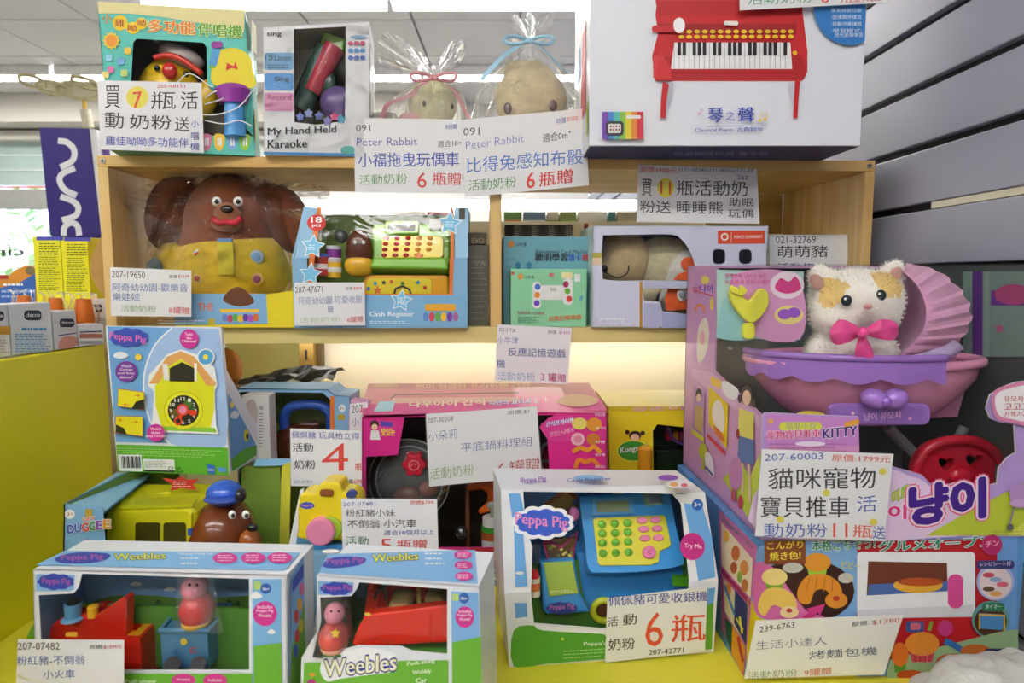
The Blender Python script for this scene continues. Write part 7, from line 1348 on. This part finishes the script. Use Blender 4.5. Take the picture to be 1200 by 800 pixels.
# positions sit on the counter just left of the yellow panel
def onc(x0, x1, yl, yr): return WZ(x0, yl, ZC), WZ(x1, yr, ZC)
chic(-16, 12, 357, 421, 417, 'white box with a mustard label at the left edge of the counter', lambda p: (p.rect(-16, 382, 12, 392, '#d8a43c'), p.lines(-10, 398, 11, 412, 5, '#c89a98', 1.2, 1), logo(p, -6, 370)), .05)
chic(13, 62, 355, 416.5, 410.5, 'tallest white box with blue text lines on the counter', lambda p: (logo(p, 38, 369, 1), p.lines(25, 384, 54, 385, 1, '#58a4dc', 3, 2), p.lines(17, 391, 60, 411, 8, '#74b0dc', 1.4, 3)), .04)
chic(64, 91, 364, 410, 406.5, 'smaller white box with a purple line and pink picture', lambda p: (logo(p, 78, 378, .85), p.line([(68, 393), (89, 390)], 1.2, '#5a3a80'), p.blob([(69, 400), (76, 394), (88, 395), (90, 404), (70, 409)], '#dc9c90')), .04)
chic(92.5, 122, 380, 406, 403.2, 'low white box with a red and grey striped label near the shelf', lambda p: (p.line([(93, 389), (119, 388)], 1.4, '#3a4468'), p.rect(93, 391, 120, 396, '#c07868'), p.rect(93, 399, 120, 403, '#a8aab0')), .04)
chic(100, 128, 350, 401, 399.5, 'white box standing behind the orange bottle beside the shelf', lambda p: (logo(p, 112, 361, .8), p.lines(106, 372, 124, 378, 3, '#b0a8a8', 1, 3), None), .02, push=.03)
OB = C('#ee7a1c', .3, .05, 10, 0, 0, .3)
for (x, y0, y1, r, l, yy) in ((28, 346, 384, 8, 'bagged orange bottle behind the tallest white box', .985), (65, 349, 384, 8.5, 'bagged orange bottle above the smaller white box', 1.065), (98, 350, 378, 10, 'bagged orange bottle fully seen above the low striped box', 1.10)):
    s = sc(yy); t = root('orange_bottle', l, 'bottle', W(x, y1, yy), 'orange bottles on the left counter'); zc = H(ZC)
    a = W(x, y1, yy); a.z = zc; top_ = W(x, y0, yy); MB().cyl(a, a*.4+top_*.6, r*1.1*s, OB).cyl(a*.4+top_*.6, top_, r*1.1*s, OB, r*.8*s).build('bottle_body', t)
    bag_surface(yy, [(x, y1+10, r*1.5), (x, (y0+y1)/2, r*1.6), (x, y0-2, r*1.3), (x-3, y0-7, r*1.7)], FILM, t, .9, .002, 'clear_bag', x, 20)
YL_ = C('#e8e21c', .45, .05, 20)
def leaf(x0, x1, yt, yb, Y, label):
    f = vert((x0, yb), (x1, yb), Y); f.O.z = H(ZC); w = f.loc(x1, yb)[0]; h = f.loc(x0, yt)[1]
    t = root('yellow_leaflet_carton', label, 'box', f.at(w/2, 0, -.03), 'yellow cartons on the left counter'); box6(f, w, h, .06, YL_, t)
    p = Print(f); p.rect(x0, yt, x1, yt+4.5, '#4a4ab0'); p.lines(x0+3, yt+8, x1-2, yt+20, 5, '#5a6a1c', 1.1, int(x0)); p.lines(x0+3, yt+24, x1-3, yt+62, 16, '#7c8a20', .9, int(x0)+1)
    p.done(t)
leaf(43, 74.5, 277, 350, 1.20, 'yellow leaflet carton with fine print, left of the pair'); leaf(75.5, 106.5, 278, 350, 1.20, 'yellow leaflet carton with fine print, right of the pair'); leaf(107.5, 122, 318, 352, 1.24, 'shorter yellow carton half hidden beside the pine shelf')
f = vert((-14, 352), (42, 352), 1.30); f.O.z = H(ZC)
t = root('blue_snack_carton', 'blue carton with an orange arched top behind the white boxes', 'box', f.at(.05, 0, -.04)); w = f.loc(42, 352)[0]
b = MB(); b.prism(f, f.pl([(-14, 400), (42, 398), (43, 325), (38, 315), (30, 311), (18, 316), (8, 325), (-14, 328)]), -.08, 0, C('#d08a2c', .45)); b.build('carton_body', t)
p = Print(f); p.poly([(22, 332), (42, 320), (42, 390), (-12, 390), (-12, 340)], '#2f62b8'); p.lines(2, 340, 38, 346, 2, '#9ab8e8', 2.4, 2); p.lines(4, 332, 34, 334, 1, '#e8ecf4', 2.6, 3); p.rect(-4, 322, 10, 327, '#a83a2a'); p.ell(36, 317, 6, 5, '#7a6a4a'); p.done(t)
f = vert((106, 290), (126, 290), 1.16); MB().prism(f, f.pl(spline([(127, 272), (114, 285), (107, 305), (108, 325), (118, 342), (128, 348)], True, 5)), -.003, 0, C('#b08a4c', .5)).build('brown_round_board', None, 'round brown board edge poking out left of the pine shelf', 'board')
